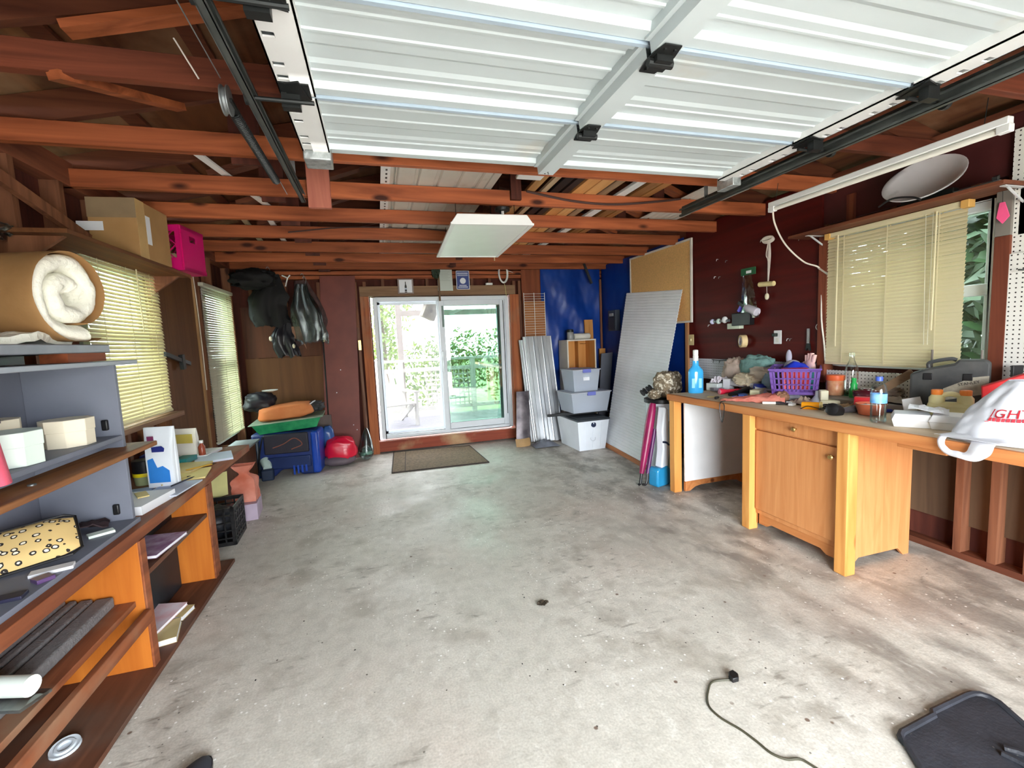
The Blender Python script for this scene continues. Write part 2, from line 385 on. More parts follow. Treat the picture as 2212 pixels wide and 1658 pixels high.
def wall_with_holes(a0, a1, z0, z1, holes, put):
    """put(a0,a1,z0,z1) for the pieces left around rectangular holes (a0,a1,z0,z1), sorted along a"""
    holes = sorted(holes); cur = a0
    for h0, h1, hz0, hz1 in holes:
        put(cur, h0, z0, z1)
        if hz0 > z0: put(h0, h1, z0, hz0)
        if hz1 < z1: put(h0, h1, hz1, z1)
        cur = h1
    put(cur, a1, z0, z1)
RZ = 3.30
ZT = 2.64                                            # top of the walls
LW = [(3.30, 4.20, 1.07, 2.15), (5.46, 6.22, .52, 2.17)]     # left windows y0,y1,z0,z1
RW = [(1.74, 2.74, 1.18, 2.18)]
mb = MB(); wall_with_holes(YF-.1, 6.63, 0, ZT, LW, lambda a, b, c, d: mb.box(-1.80, -1.74, a, b, c, d))
wl = struct(mb.build('wall_left', SHEATH))
mb = MB(); wall_with_holes(YF-.1, 6.63, 0, ZT, RW, lambda a, b, c, d: mb.box(3.51, 3.57, a, b, c, d))
wr = struct(mb.build('wall_right', SHEATH))
DX0, DX1, DZ0, DZ1 = -.06, 1.90, .16, 2.16          # patio door opening
mb = MB(); wall_with_holes(-1.80, 3.57, 0, ZT, [(DX0, DX1, DZ0, DZ1)], lambda a, b, c, d: mb.box(a, b, 6.59, 6.65, c, d))
mb.prism([(-1.80, ZT), (3.57, ZT), (.885, RZ)], 6.59, 6.65, 'y')
wb = struct(mb.build('wall_back', SHEATH))
mb = MB(); wall_with_holes(-1.80, 3.57, -.1, ZT, [(-.35, 2.25, -.1, 2.14)], lambda a, b, c, d: mb.box(a, b, YF-.06, YF, c, d))
mb.prism([(-1.80, ZT), (3.57, ZT), (.885, RZ)], YF-.06, YF, 'y')
wf = struct(mb.build('wall_front', SHEATH))

def studs(parent, pos, lo, hi, side, holes=()):
    for p in pos:
        if side in 'LR':
            x0, x1 = (-1.74, XL) if side == 'L' else (XR, 3.51)
            segs = [(lo, hi)]
            for h in holes:
                if h[0]-.02 < p < h[1]+.02: segs = [(lo, h[2]-.04), (h[3]+.05, hi)]
            for a, b in segs: MB().box(x0, x1, p-.02, p+.02, a, b).build('stud', STUD, parent)
        else:
            MB().box(p-.02, p+.02, YB, 6.59, lo, hi).build('stud', STUD, parent)
studs(wl, [-1.5, -1.1, -.7, -.3, .1, .5, .9, 1.3, 1.7, 2.1, 2.50, 2.68, 2.88, 3.25, 3.62, 3.95, 4.25, 4.65, 5.23, 5.6, 6.27], .04, 2.50, 'L', LW)
studs(wr, [-1.5, -1.05, -.6, -.15, .3, .75, 1.30, 1.53, 1.69, 1.86, 2.30, 2.79, 3.2, 3.6, 4.02, 4.40, 4.85, 5.3, 5.75, 6.2], .04, 2.50, 'R', RW)
studs(wb, [-1.5, -1.1, -.7, -.24, -.12, 1.985, 2.07, 2.5, 2.95, 3.35], .04, 2.36, 'B')
for p in (.12, .42, .72, 1.02, 1.36, 1.62): MB().box(p-.02, p+.02, YB+.01, 6.59, 2.30, 2.40).build('cripple_stud', STUD, wb)
for n, par, bx in (('top_plate', wl, (-1.75, XL, YF, 6.59, 2.50, 2.64)), ('sill_plate', wl, (-1.75, XL, YF, 6.59, 0, .04)),
                   ('top_plate', wr, (XR, 3.52, YF, 6.59, 2.50, 2.64)), ('sill_plate', wr, (XR, 3.52, YF, 6.59, 0, .04))):
    MB().box(*bx).build(n, wood(n+'_wood'+par.name, (128,76,54), (84,46,34), ax=1), par)
MB().box(-1.65, 3.42, YB, 6.6, 2.40, 2.445).build('top_plate', JOIST, wb)
MB().box(-1.65, 3.42, YB-.005, 6.6, 2.455, 2.50).build('top_plate', JOIST, wb)
MB().box(-1.65, 3.42, YB, 6.6, 2.52, 2.62).build('gable_board', JOIST, wb)
MB().box(-1.65, DX0-.02, YB, 6.6, 0, .04).build('sill_plate', JOIST, wb); MB().box(DX1+.02, 3.42, YB, 6.6, 0, .04).build('sill_plate', JOIST, wb)
for zz in (1.0, .25): MB().box(XR+.02, 3.50, 1.32, 1.51, zz, zz+.09).build('blocking', STUD, wr)
MB().box(XR+.01, 3.505, .77, 1.28, .05, .19).build('blocking', STUD, wr)
# plywood linings
ply = MB().box(3.395, XR, 2.80, 4.43, 1.20, 2.62).build('plywood_panel', REDPLY, wr)
MB().box(XR-.005, 3.45, 1.20, 4.43, 2.28, 2.60).build('plywood_panel', mat('dark_red_board', (70,26,26), .6, var=.15), wr)
MB().box(3.49, 3.508, .2, 2.8, .2, 1.0).build('plywood_panel', wood('grey_brown_ply', (120,94,72), (84,64,50), ax=2, sc=4), wr)
MB().box(XL, XL+.015, 4.24, 4.98, .60, 2.20).build('plywood_panel', BROWNPLY, wl)
for yy in (4.985,): MB().box(XL, XL+.03, yy, yy+.03, .5, 2.22).build('batten', wood('pale_batten', (176,138,96), (132,96,62), ax=2), wl)
MB().box(-1.63, -.70, YB-.014, YB, .04, 1.40).build('plywood_panel', BROWNPLY, wb)
MB().box(-1.63, -.70, YB-.012, YB, 1.405, 2.05).build('plywood_panel', DARKPLY, wb)
MB().box(2.10, 2.42, YB-.015, YB, .05, 2.58).build('plywood_panel', wood('fir_ply', (150,84,54), (118,60,38), ax=2, sc=5), wb)
# header over the patio door and its rough frame
MB().box(-.19, 1.99, YB-.035, YB+.06, 2.165, 2.295).build('door_header', HEADW, wb)
MB().box(-.19, -.075, YB-.04, YB+.08, 0, 2.16).build('door_jamb', FRAMEW, wb)
MB().box(1.905, 2.04, YB-.04, YB+.08, 0, 2.16).build('door_jamb', FRAMEW, wb)
RUST = wood('scuffed_red_sill', (170,84,58), (132,60,44), ax=0, stain=(190,160,120))
MB().box(-.075, 1.905, YB-.03, YB+.08, .02, .165).build('door_threshold', RUST, wb)

# ---- roof: deck planes, rafters
SL = (RZ-.08-2.60)/(.885+1.75)
roof = MB()
for sgn in (-1, 1):
    x0 = .885 + sgn*2.75; z0 = RZ - 2.75*SL
    poly = [(x0, z0), (.885, RZ), (.885, RZ+.04), (x0, z0+.04)]
    roof.prism(poly, YF-.3, 6.8, 'y')
rf = struct(roof.build('ceiling', DECK))
rf['label'] = 'dark stained underside of the gable roof'
JY = [-1.16, -.52, .12, .76, 1.41, 2.05, 2.70, 3.34, 3.95, 4.57, 5.20, 5.80, 6.30]
for y in JY:
    for sgn in (-1, 1):
        a = (.885+sgn*2.62, y+.065, RZ-.075-2.62*SL); b = (.885, y+.065, RZ-.075)
        MB().bar(a, b, .04, .13, up=(0,0,1)).build('rafter', RAFT, rf)
MB().box(.865, .905, YF, 6.6, RZ-.20, RZ-.02).build('ridge_board', wood('ridge_wood', (110,64,44), (70,38,28), ax=1), rf)
# purlin strips seen on the deck
for x, dy in ((-1.2, 0), (-.7, .1), (2.45, 0), (2.95, .1)):
    z = RZ-abs(x-.885)*SL-.012
    MB().bar((x, YF, z), (x, 6.5, z), .09, .018, up=(0,0,1)).build('deck_board', RAFT, rf)
# ---- ceiling joists, each a member
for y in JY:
    MB().box(-1.74, 3.51, y, y+.04, 2.50, 2.605).build('joist', SHADEJOIST if y < 2.2 else JOIST, rf, bev=.003, seg=1)
DKW = wood('dark_hanger_wood', (92,48,36), (60,30,24), ax=2)
for y in JY[6:]:
    MB().box(-.66, -.52, y+.042, y+.062, 2.47, 2.85).build('strut', DKW, rf)
    MB().box(1.02, 1.10, y-.035, y-.002, 2.53, RZ-.12).build('strut', DKW, rf)
    MB().box(2.28, 2.38, y+.042, y+.062, 2.52, 2.85).build('strut', DKW, rf)
for y in (3.34, 3.95, 4.57):
    MB().bar((2.62, y+.06, 2.62), (1.75, y+.06, 2.98), .035, .09, up=(0,1,0)).build('brace', JOIST, rf)
    MB().bar((-.95, y+.06, 2.62), (-.05, y+.06, 2.94), .035, .09, up=(0,1,0)).build('brace', RAFT, rf)
for y in (2.05, 1.41):
    MB().bar((-1.0, y+.065, 2.68), (-.35, y+.065, 2.86), .03, .07, up=(0,1,0)).build('brace', JOIST, rf)
MB().bar((-1.02, 2.05, 2.49), (-.8, 2.55, 2.64), .05, .03).build('brace', JOIST, rf)
# diagonal wind brace on the left wall
MB().bar((-1.64, 2.35, 2.46), (-1.60, 3.35, 2.20), .03, .06).build('brace', STUD, wl)
MB().box(-.37, -.23, 3.30, 3.338, 2.42, 2.72).build('strut', wood('pink_hanger', (190,118,98), (160,92,76), ax=2, knots=(90,40,30)), rf)
# ================================================================ OVERHEAD GARAGE DOOR
gd = thing('garage_door', 'raised white ribbed steel overhead garage door under the ceiling joists', 'garage door', (0, 0, 0))
GX0, GX1 = -.27, 2.20
EDGES = [2.44, 1.905, 1.365, .82, .28, -.26]
BLUES = mat('blue_grey_edge_steel', (170,186,200), .45, var=.04)
def panel_profile(y1, y0):
    """underside profile (y, z) from the far edge y1 to the near edge y0: rails at both edges, shallow ribs between"""
    L = y1-y0; zs, zr = 2.475, 2.44
    P = [(y1, 2.475), (y1, zr), (y1-.045, zr), (y1-.055, zs-.012)]
    for c in (.22, .40, .62, .80):
        a = y1-L*c
        if c in (.40,):
            P += [(a+.055, zs-.012), (a+.035, zs-.005), (a-.035, zs-.005), (a-.055, zs-.012)]
        else:
            P += [(a+.010, zs-.012), (a+.005, zs-.017), (a-.005, zs-.017), (a-.010, zs-.012)]
    P += [(y0+.075, zs-.012), (y0+.055, zr+.004), (y0+.02, zr+.004), (y0+.016, zs)]
    return P
for i in range(5):
    y1, y0 = EDGES[i], EDGES[i+1]
    p = MB().profile(panel_profile(y1, y0), GX0, GX1, 'x', t=.0).build('panel', GDOOR, gd, smooth=0)
    md = p.modifiers.new('thickness', 'SOLIDIFY'); md.thickness = .012; md.offset = -1
    # edge rail lip
    MB().box(GX0, GX1, y0+.004, y0+.02, 2.43, 2.472).build('rail', BLUES, p)
    # centre stile: folded channel
    cst = MB().profile([(.885, 2.47), (.887, 2.432), (.905, 2.432), (.91, 2.395), (.995, 2.395), (1.0, 2.47)], y0+.012, y1-.012, 'y')
    st = cst.build('stile', GDOOR, p, smooth=20)
    for k in range(3): MB().cyl((.952+.01*(k-1), y1-.03-.02*(k % 2), 2.396), (.952+.01*(k-1), y1-.03-.02*(k % 2), 2.393), .004, n=8).build('rivet', DKMETAL, p)
    # end stiles with rows of slots on the left
    for x0, x1, slots in ((GX0-.005, GX0+.115, True), (GX1-.10, GX1+.005, True)):
        m = MB(); n = 7; seg = (y1-y0-.02)/n; zb = 2.425
        sx0, sx1 = (x0, x0+.055) if x0 < 0 else (x1-.055, x1)
        for k in range(n):
            a = y0+.01+k*seg; hole = k not in (0, 3)
            if hole:
                q0, q1 = (sx0+.012, sx1-.008)
                for u0, u1, w0, w1 in ((x0, q0, a, a+seg), (q1, x1, a, a+seg), (q0, q1, a, a+seg*.32), (q0, q1, a+seg*.66, a+seg)):
                    if u1-u0 > 1e-4: m.box(u0, u1, w0, w1, zb, zb+.006)
            else: m.box(x0, x1, a, a+seg, zb, zb+.006)
        m.box(x0, x0+.006, y0+.01, y1-.01, zb, 2.475); m.box(x1-.006, x1, y0+.01, y1-.01, zb, 2.475)
        m.build('end_stile', WHITE, p)
    # holes dark backing is simply the hollow of the stile
def hinge(x, y, z=2.39):
    m = MB()
    m.prism([(-.030, -.075), (.030, -.075), (.042, -.02), (.042, .02), (.030, .075), (-.030, .075), (-.042, .02), (-.042, -.02)], 0, .004, 'z')
    m.cyl((-.045, 0, -.012), (.045, 0, -.012), .013, n=10)
    m.box(-.03, .03, -.03, -.012, -.02, .002); m.box(-.03, .03, .012, .03, -.02, .002)
    for sx in (-.018, .018):
        for sy in (-.055, .055): m.cyl((sx, sy, -.006), (sx, sy, 0), .006, n=6)
    m.build('hinge', DKMETAL, gd, loc=(x, y, z-.002))
for y in EDGES[1:5]: hinge(.95, y)
def roller(x, y, s):
    m = MB(); m.box(-.05, .05, -.05, .05, 0, .005); m.box(-.012, .05, -.045, -.01, -.05, 0); m.cyl((-.06*1, 0, -.035), (.15*1, 0, -.035), .008, n=8)
    m.cyl((.145, 0, -.035), (.165, 0, -.035), .024, n=14); m.prism([(-.05, -.07), (.03, -.05), (.03, .05), (-.02, .07)], -.004, .002, 'z')
    m.build('roller', DKMETAL, gd, loc=(x, y, 2.42), rot=(0, 0, 0 if s > 0 else PI))
for y in (1.86, 1.37, .8): roller(GX0+.05, y, -1); roller(GX1-.05, y, 1)
MB().box(GX0-.005, GX0+.12, 2.40, 2.53, 2.39, 2.47).build('corner_cap', mat('dented_galvanised_cap', (176,182,182), .4, metal=.6, var=.25, vs=30, bump=.5, bs=40), gd, bev=.006)
MB().box(GX1-.05, GX1+.01, 2.36, 2.50, 2.38, 2.47).build('corner_cap', MATS['dented_galvanised_cap'], gd, bev=.004)
# tracks: open C channels
def track(name, x, y0, y1, s, label):
    t = thing(name, label, 'track', (x, y0, 2.36)); L = y1-y0
    m = MB(); prof = [(0, .03), (s*.0, .0), (s*.0, -.003), (s*.028, -.003), (s*.028, .012)]
    w = MB().box(-.0015, .0015, 0, L, 0, .055); w.box(0, s*.022, 0, L, .0525, .055); w.box(s*.019, s*.022, 0, L, .042, .055)
    w.box(0, s*.022, 0, L, 0, .0025); w.box(s*.019, s*.022, 0, L, 0, .014)
    w.build('channel', TRACK, t)
    a = MB().box(-s*.004, -s*.0015, .0, L, .02, .075); a.box(-s*.004, -s*.035, 0, L, .072, .075)
    a.build('stiffener_angle', GALV if s > 0 else TRACK, t)
    for yy in (2.0, 2.8, 3.7): 
        if yy < L: MB().cyl((-s*.002, yy, .03), (-s*.012, yy, .03), .009, n=6).build('bolt', DKMETAL, t)
    return t
tl = track('door_track', -.372, -1.5, 3.0, 1, 'grey steel garage door track running overhead on the left')
tr = track('door_track', 2.262, -1.5, 3.0, -1, 'dark steel garage door track running overhead on the right')
for t, x in ((tl, -.385), (tr, 2.19)):
    MB().bar((0, 4.235, .05), (0, 4.235, .145), .03, .003, up=(0,1,0)).build('hanger_strap', GALV, t)
# extension spring with pulley and cable beside the left track
sp = thing('extension_spring', 'dark extension spring with pulley beside the left door track', 'spring', (-.46, 1.93, 2.40))
m = MB(); n = 60; pts = []
for k in range(n*8+1): a = k/8*2*PI; pts.append((.018*math.cos(a), .08+k/(n*8)*.75, .018*math.sin(a)))
m.tube(pts, .0035, n=5); m.build('coil', DKMETAL, sp)
pl = MB(); pl.lathe([(.012,-.012),(.05,-.012),(.05,-.008),(.042,-.004),(.042,.004),(.05,.008),(.05,.012),(.012,.012)], n=20, m=Matrix.Translation((0,0,0)) @ Matrix.Rotation(PI/2, 4, 'Y'))
pl.build('pulley', GALV, sp); MB().box(-.02, .02, -.01, .09, -.006, .006).build('fork', DKMETAL, sp)
MB().tube([(0, -1.75, .10), (0, -.05, .05)], .002, n=5).build('cable', GALV, sp)
MB().tube([(.018, .83, 0), (.02, 1.02, -.01)], .0022, n=5).build('cable', GALV, sp)
# ================================================================ WINDOWS, BLINDS, PATIO DOOR
CLEAR = glass('clear_glass', (240,250,246), refl=.04)
GREENG = glass('green_tinted_glass', (214,236,226), refl=.34, tint=.8)
def window(n, par_side, y0, y1, z0, z1, mid):
    xa, xb = (-1.79, -1.70) if par_side == 'L' else (3.46, 3.56)
    w = MB(); t = .055
    w.box(xa, xb, y0, y0+t, z0, z1); w.box(xa, xb, y1-t, y1, z0, z1); w.box(xa, xb, y0+t, y1-t, z0, z0+t); w.box(xa, xb, y0+t, y1-t, z1-t, z1)
    wo = struct(w.build('window_%d' % n, VINYL, bev=.006))
    xm = (xa+xb)/2
    MB().box(xm-.03, xm+.03, y0+t, y1-t, mid-.035, mid+.035).build('meeting_rail', VINYL, wo, bev=.005)
    for a, b in ((y0+t, y0+t+.035), (y1-t-.035, y1-t)): MB().box(xm-.02, xm+.02, a, b, z0+t, z1-t).build('sash_stile', VINYL, wo, bev=.004)
    MB().box(xm-.003, xm+.003, y0+t, y1-t, mid+.03, z1-t).build('pane', CLEAR, wo); MB().box(xm-.003, xm+.003, y0+t, y1-t, z0+t, mid-.03).build('pane', CLEAR, wo)
    return wo
window(1, 'L', *LW[0], 1.66); window(2, 'L', *LW[1], 1.40); w3 = window(3, 'R', *RW[0], 1.67)
# trim boards round the right window and sills
TRIM = wood('reddish_trim', (132,72,50), (96,48,36), ax=2)
for i, bx in enumerate(((3.37, 3.46, 2.735, 2.80, 1.05, 2.22), (3.37, 3.46, 1.665, 1.735, 1.0, 1.95))):
    struct(MB().box(*bx).build('trim_%d' % (i+1), TRIM, bev=.003))
struct(MB().box(3.37, 3.46, 1.665, 1.735, 1.95, 2.24).build('trim_3', mat('grey_weathered_trim', (122,116,108), .7), bev=.003))
struct(MB().box(XL, XL+.10, 3.22, 4.27, 1.01, 1.045).build('trim_4', wood('dusty_sill', (150,116,92), (110,78,62), ax=1), bev=.003))
struct(MB().box(XL, XL+.02, 3.22, 3.29, 1.0, 2.2).build('trim_5', mat('grey_green_trim', (128,130,112), .7), bev=.002))

def slat_mat(name, c, tr=.35):
    m, nt, b = _base(name); L = nt.links; out = nt.nodes['Material Output']
    b.inputs['Base Color'].default_value = (*lin(c), 1); b.inputs['Roughness'].default_value = .5
    t = N(nt, 'ShaderNodeBsdfTranslucent'); t.inputs[0].default_value = (*lin(c), 1)
    x = N(nt, 'ShaderNodeMixShader'); x.inputs[0].default_value = tr
    L.new(b.outputs[0], x.inputs[1]); L.new(t.outputs[0], x.inputs[2]); L.new(x.outputs[0], out.inputs[0]); return m
CREAM = slat_mat('cream_slat', (228,217,180), .17); CREAM2 = slat_mat('ivory_slat', (222,218,200), .34)
def blind(label, x, s, y0, y1, ztop, zbot, n, tilt, sag=0, matr=CREAM, wands=()):
    """s: +1 when the room lies towards +x. slats hang between y0 and y1"""
    t = thing('venetian_blind', label, 'blind', (x, (y0+y1)/2, zbot)); W = (y1-y0); H = ztop-zbot
    MB().box(-.02, .025, -W/2, W/2, H-.035, H).build('head_rail', matr, t, bev=.003)
    MB().box(-.012, .012, -W/2+.005, W/2-.005, 0, .018).build('bottom_rail', matr, t, bev=.004)
    w = .026; prof = [(-w/2, -.0018), (-w/4, 0), (0, .0006), (w/4, 0), (w/2, -.0018)]
    sl = MB(); nn = 12
    def fn(u, v):
        a = (v-.5)*w; y = -W/2+.006+u*(W-.012); return (a, y, .0022*(1-(2*(v-.5))**2) - sag*math.sin(PI*u)*.5)
    sl.sheet(fn, nn, 4, .0006)
    first = None; rng = random.Random(int(W*1000+n))
    for k in range(n):
        z = .03 + (H-.085)*k/(n-1)
        a = tilt + rng.uniform(-3, 3); rot = (R(rng.uniform(-.25, .25)), R(s*a), 0)
        if first is None: first = sl.build('slat', matr, t, loc=(0, 0, z), rot=rot, smooth=60)
        else: inst(first, t, (0, 0, z), rot)
    for f in (.16, .5, .84):
        for dx in (-.014, .014):
            MB().box(dx-.0006, dx+.0006, -W/2+W*f-.003, -W/2+W*f+.003, .01, H-.03).build('ladder_tape', matr, t)
    for yw, L in wands: MB().cyl((s*.03, yw, H-.03), (s*.034, yw, H-L), .0045, n=6).build('tilt_wand', matr, t)
    return t
b1 = blind('cream venetian blind over the window beside the grey hutch', -1.60, 1, 3.22, 4.18, 2.165, 1.06, 42, 62, .01, CREAM, ((.1, .5),))
for yy in (-.485, .47): MB().box(-.024, .032, yy-.015, yy+.03, 1.065, 1.108).build('bracket', mat('honey_plastic_%d' % (yy > 0), (222,190,120), .5), b1, bev=.003)
b2 = blind('narrow ivory venetian blind hanging in the far left corner', -1.615, 1, 5.14, 6.08, 2.19, .585, 64, 62, .0, CREAM2, ())
b3 = blind('wide cream venetian blind over the workbench window', 3.355, -1, 1.845, 2.715, 2.19, 1.20, 40, 66, .012, CREAM, ((.33, .85), (-.29, .75)))
for yy in (-.435, .41): MB().box(-.03, .026, yy-.012, yy+.03, .945, .99).build('bracket', mat('amber_plastic_%d' % (yy > 0), (214,166,92), .5), b3, bev=.003)
for k, yy in enumerate((-.27, -.23)): MB().cyl((-.026, yy, .96), (-.03, yy-.02*k, .15), .0016, n=5).build('lift_cord', CREAM2, b3)

# ---- sliding patio door
PX0, PX1, PZ0, PZ1 = -.03, 1.885, .195, 2.15
pd = MB(); ya, yb = YB+.0, YB+.11; t = .055
pd.box(PX0, PX0+t, ya, yb, PZ0, PZ1); pd.box(PX1-t, PX1, ya, yb, PZ0, PZ1); pd.box(PX0+t, PX1-t, ya, yb, PZ1-t, PZ1); pd.box(PX0+t, PX1-t, ya, yb, PZ0, PZ0+.045)
pdo = struct(pd.build('door_1', VINYL, bev=.005)); pdo['label'] = 'white vinyl sliding patio door with its left half open'
def sash(name, x0, x1, y, g):
    m = MB(); s = .075
    m.box(x0, x0+s, y-.02, y+.02, PZ0+.045, PZ1-t); m.box(x1-s, x1, y-.02, y+.02, PZ0+.045, PZ1-t)
    m.box(x0+s, x1-s, y-.02, y+.02, PZ1-t-s, PZ1-t); m.box(x0+s, x1-s, y-.02, y+.02, PZ0+.045, PZ0+.045+.095)
    o = m.build(name, VINYL, pdo, bev=.005); MB().box(x0+s-.005, x1-s+.005, y-.004, y+.004, PZ0+.13, PZ1-t-s+.005).build('pane', g, o); return o
sash('fixed_sash', .86, PX1-t, YB+.035, GREENG); sl2 = sash('sliding_sash', .84, PX1-t-.03, YB+.085, CLEAR)
MB().box(.865, .895, YB+.0, YB+.02, 1.08, 1.38).build('door_handle', GALV, pdo, bev=.004)
MB().box(.90, .93, YB+.012, YB+.014, 1.72, 2.02).build('sticker', mat('grey_sticker', (120,140,134), .5), pdo)
MB().box(1.80, 1.808, YB-.008, YB, .4, 2.08).build('weather_strip', BLACK, pdo)
MB().box(PX0+t, .86, YB+.02, YB+.03, PZ0+.044, PZ0+.062).build('floor_track', GALV, pdo)
def mesh_mat():
    m, nt, b = _base('insect_mesh'); L = nt.links; out = nt.nodes['Material Output']
    b.inputs['Base Color'].default_value = (.30, .30, .31, 1); b.inputs['Roughness'].default_value = .8
    t = N(nt, 'ShaderNodeBsdfTransparent'); x = N(nt, 'ShaderNodeMixShader'); x.inputs[0].default_value = .52
    L.new(b.outputs[0], x.inputs[1]); L.new(t.outputs[0], x.inputs[2]); L.new(x.outputs[0], out.inputs[0]); return m
sc_ = MB(); sx0, sx1 = PX0+t+.002, .90
for bx6 in ((sx0, sx0+.035, PZ0+.05, PZ1-t), (sx1-.035, sx1, PZ0+.05, PZ1-t)): sc_.box(bx6[0], bx6[1], YB+.112, YB+.13, bx6[2], bx6[3])
sc_.box(sx0, sx1, YB+.112, YB+.13, PZ0+.05, PZ0+.09); sc_.box(sx0, sx1, YB+.112, YB+.13, PZ1-t-.04, PZ1-t)
sco = sc_.build('screen_sash', VINYL, pdo, bev=.003); MB().box(sx0+.03, sx1-.03, YB+.120, YB+.1205, PZ0+.085, PZ1-t-.035).build('insect_screen', mesh_mat(), sco)

# ================================================================ OUTSIDE
GRASS = mat('lawn_grass', (106,116,80), .9, c2=(128,134,98), vs=3, bump=.4, bs=60)
struct(MB().box(-45, 45, -60, 45, -.6, -.21).build('lawn_ground', GRASS))
DECKW = mat('grey_deck_paint', (116,114,124), .7, var=.12, vs=4)
dk = struct(MB().box(-3, 4.5, 6.66, 8.75, -.2, .115).build('deck_base', DECKW))
for k in range(14): MB().box(-3, 4.5, 6.68+k*.147, 6.815+k*.147, .115, .14).build('deck_plank', DECKW, dk, bev=.003, seg=1)
LEAF = [slat_mat('leaf_%d' % i, c, .35) for i, c in enumerate(((62,92,36), (88,116,48), (30,54,26), (112,132,64)))]
BARK = wood('bark', (96,78,60), (64,50,40), ax=2)
def leafy(name, label, cat, loc, blobs, n, size, li, trunk=None, seed=1, group=None):
    t = thing(name, label, cat, loc, group=group); rng = random.Random(seed)
    for bi in range(len(li)):
        m = MB()
        for _ in range(n//len(li)):
            c, r = rng.choice(blobs)
            d = Vector((rng.gauss(0,1), rng.gauss(0,1), rng.gauss(0,1))).normalized() * (rng.random()**.4)
            p = Vector(c) + Vector((d.x*r[0], d.y*r[1], d.z*r[2]))
            a = Vector((rng.gauss(0,1), rng.gauss(0,1), rng.gauss(0,1))).normalized(); b = a.orthogonal().normalized(); s = size*rng.uniform(.6, 1.3)
            m.add([p-a*s, p+b*s*.45, p+a*s, p-b*s*.45], [(0,1,2,3)])
        o = m.build('foliage', LEAF[li[bi]], t, smooth=0); o['kind'] = 'stuff'
    if trunk:
        for p0, p1, r0, r1 in trunk: MB().cyl(p0, p1, r0, r1, n=10).build('trunk', BARK, t)
    return t
WOODW = mat('white_railing_paint', (190,188,182), .6, var=.05)
rl = thing('deck_railing', 'white deck railing with square lattice beyond the patio door', 'railing', (0, 8.6, .14))
MB().box(-2.6, 4.2, -.05, .06, 1.03, 1.075).build('top_rail', WOODW, rl); MB().box(-2.6, 4.2, -.02, .02, .84, .91).build('mid_rail', WOODW, rl); MB().box(-2.6, 4.2, -.02, .02, .10, .17).build('bottom_rail', WOODW, rl)
for x in (-1.6, -.02, .37, 1.72, 3.2): MB().box(x-.045, x+.045, -.045, .045, 0, 1.03).build('post', WOODW, rl)
for k in range(11): MB().box(.82+k*.088, .845+k*.088, .005, .015, .17, .84).build('lattice_strip', WOODW, rl)
for k in range(7): MB().box(.80, 1.68, -.012, .003, .2+k*.09, .225+k*.09).build('lattice_strip', WOODW, rl)
for k in range(5): MB().box(-1.5+k*.28, -1.46+k*.28, -.015, .015, .17, .84).build('baluster', WOODW, rl)
pg = thing('porch_frame', 'grey timber porch post and cross beam out on the deck', 'porch', (.40, 8.72, .14))
PGW = mat('porch_timber', (150,142,138), .7, var=.1)
MB().box(-.05, .05, -.05, .05, 0, 2.75).build('post', PGW, pg); MB().box(.05, 4, -.04, .04, 1.88, 1.98).build('beam', PGW, pg); MB().box(2.2, 2.3, -.05, .05, 0, 2.75).build('post', PGW, pg); MB().box(-2.5, 4, -.05, .05, 2.75, 2.85).build('beam', PGW, pg)
MB().box(-4.2, 4.6, -.75, .35, 2.86, 2.94).build('added_shade_roof', mat('shade_roof_board', (150,146,140), .8), pg)  # unseen roof strip, added to keep the deck and railing darker
ch = thing('lawn_chair', 'white slatted lawn chair standing on the grey deck', 'chair', (.15, 7.95, .14), (0, 0, R(20)))
for k in range(5): MB().bar((-.22+k*.11, -.05, .33), (-.22+k*.11, .28, .92), .08, .018, up=(0,-1,.5)).build('back_slat', WOODW, ch)
for k in range(4): MB().box(-.27, .27, -.42+k*.1, -.34+k*.1, .36-k*.015, .38-k*.015).build('seat_slat', WOODW, ch)
for sx in (-.28, .28):
    MB().box(sx-.05, sx+.05, -.45, .2, .55, .575).build('armrest', WOODW, ch); MB().box(sx-.02, sx+.02, -.44, -.36, 0, .55).build('leg', WOODW, ch); MB().bar((sx, .3, .02), (sx, -.3, .36), .03, .08).build('leg', WOODW, ch)
ln = thing('hanging_birdhouse', 'grey weathered birdhouse hanging askew outside the open door half', 'birdhouse', (.78, 6.95, 1.98), (R(4), R(24), R(15)))
GRW = wood('grey_barn_wood', (150,142,128), (104,98,88), ax=2)
MB().prism([(-.10,-.12), (.10,-.12), (.10,.08), (0,.16), (-.10,.08)], -.08, .08, 'y').build('body', GRW, ln)
for s_ in (-1, 1): MB().bar((s_*.15, 0, .05), (0, 0, .175), .24, .012, up=(0,0,1)).build('roof', GRW, ln)
MB().cyl((0, -.082, .0), (0, -.079, .0), .025).build('entry_hole', BLACK, ln)
MB().tube([(0, 0, .16), (-.13, -.06, .40), (-.17, -.30, .43)], .006, n=5).build('hanging_arm', BLACK, ln)
leafy('garden_bush', 'light green bush just behind the deck railing', 'bush', (1.3, 9.9, -.2), [((-.2,0,1.1),(.9,.6,.75)), ((.5,.2,1.3),(.9,.6,.75)), ((1.6,.3,1.2),(.9,.6,1.0))], 2600, .06, (1, 3, 0), seed=3)
leafy('garden_tree', 'tall pale tree seen beyond the deck post', 'tree', (.5, 17, -.2), [((-.3,0,3.0),(1.2,1,1.2)), ((-.6,0,1.6),(1.0,.8,.9))], 1500, .11, (1, 3), (((-.3,0,0), (-.3,0,3), .12, .06),), seed=4)
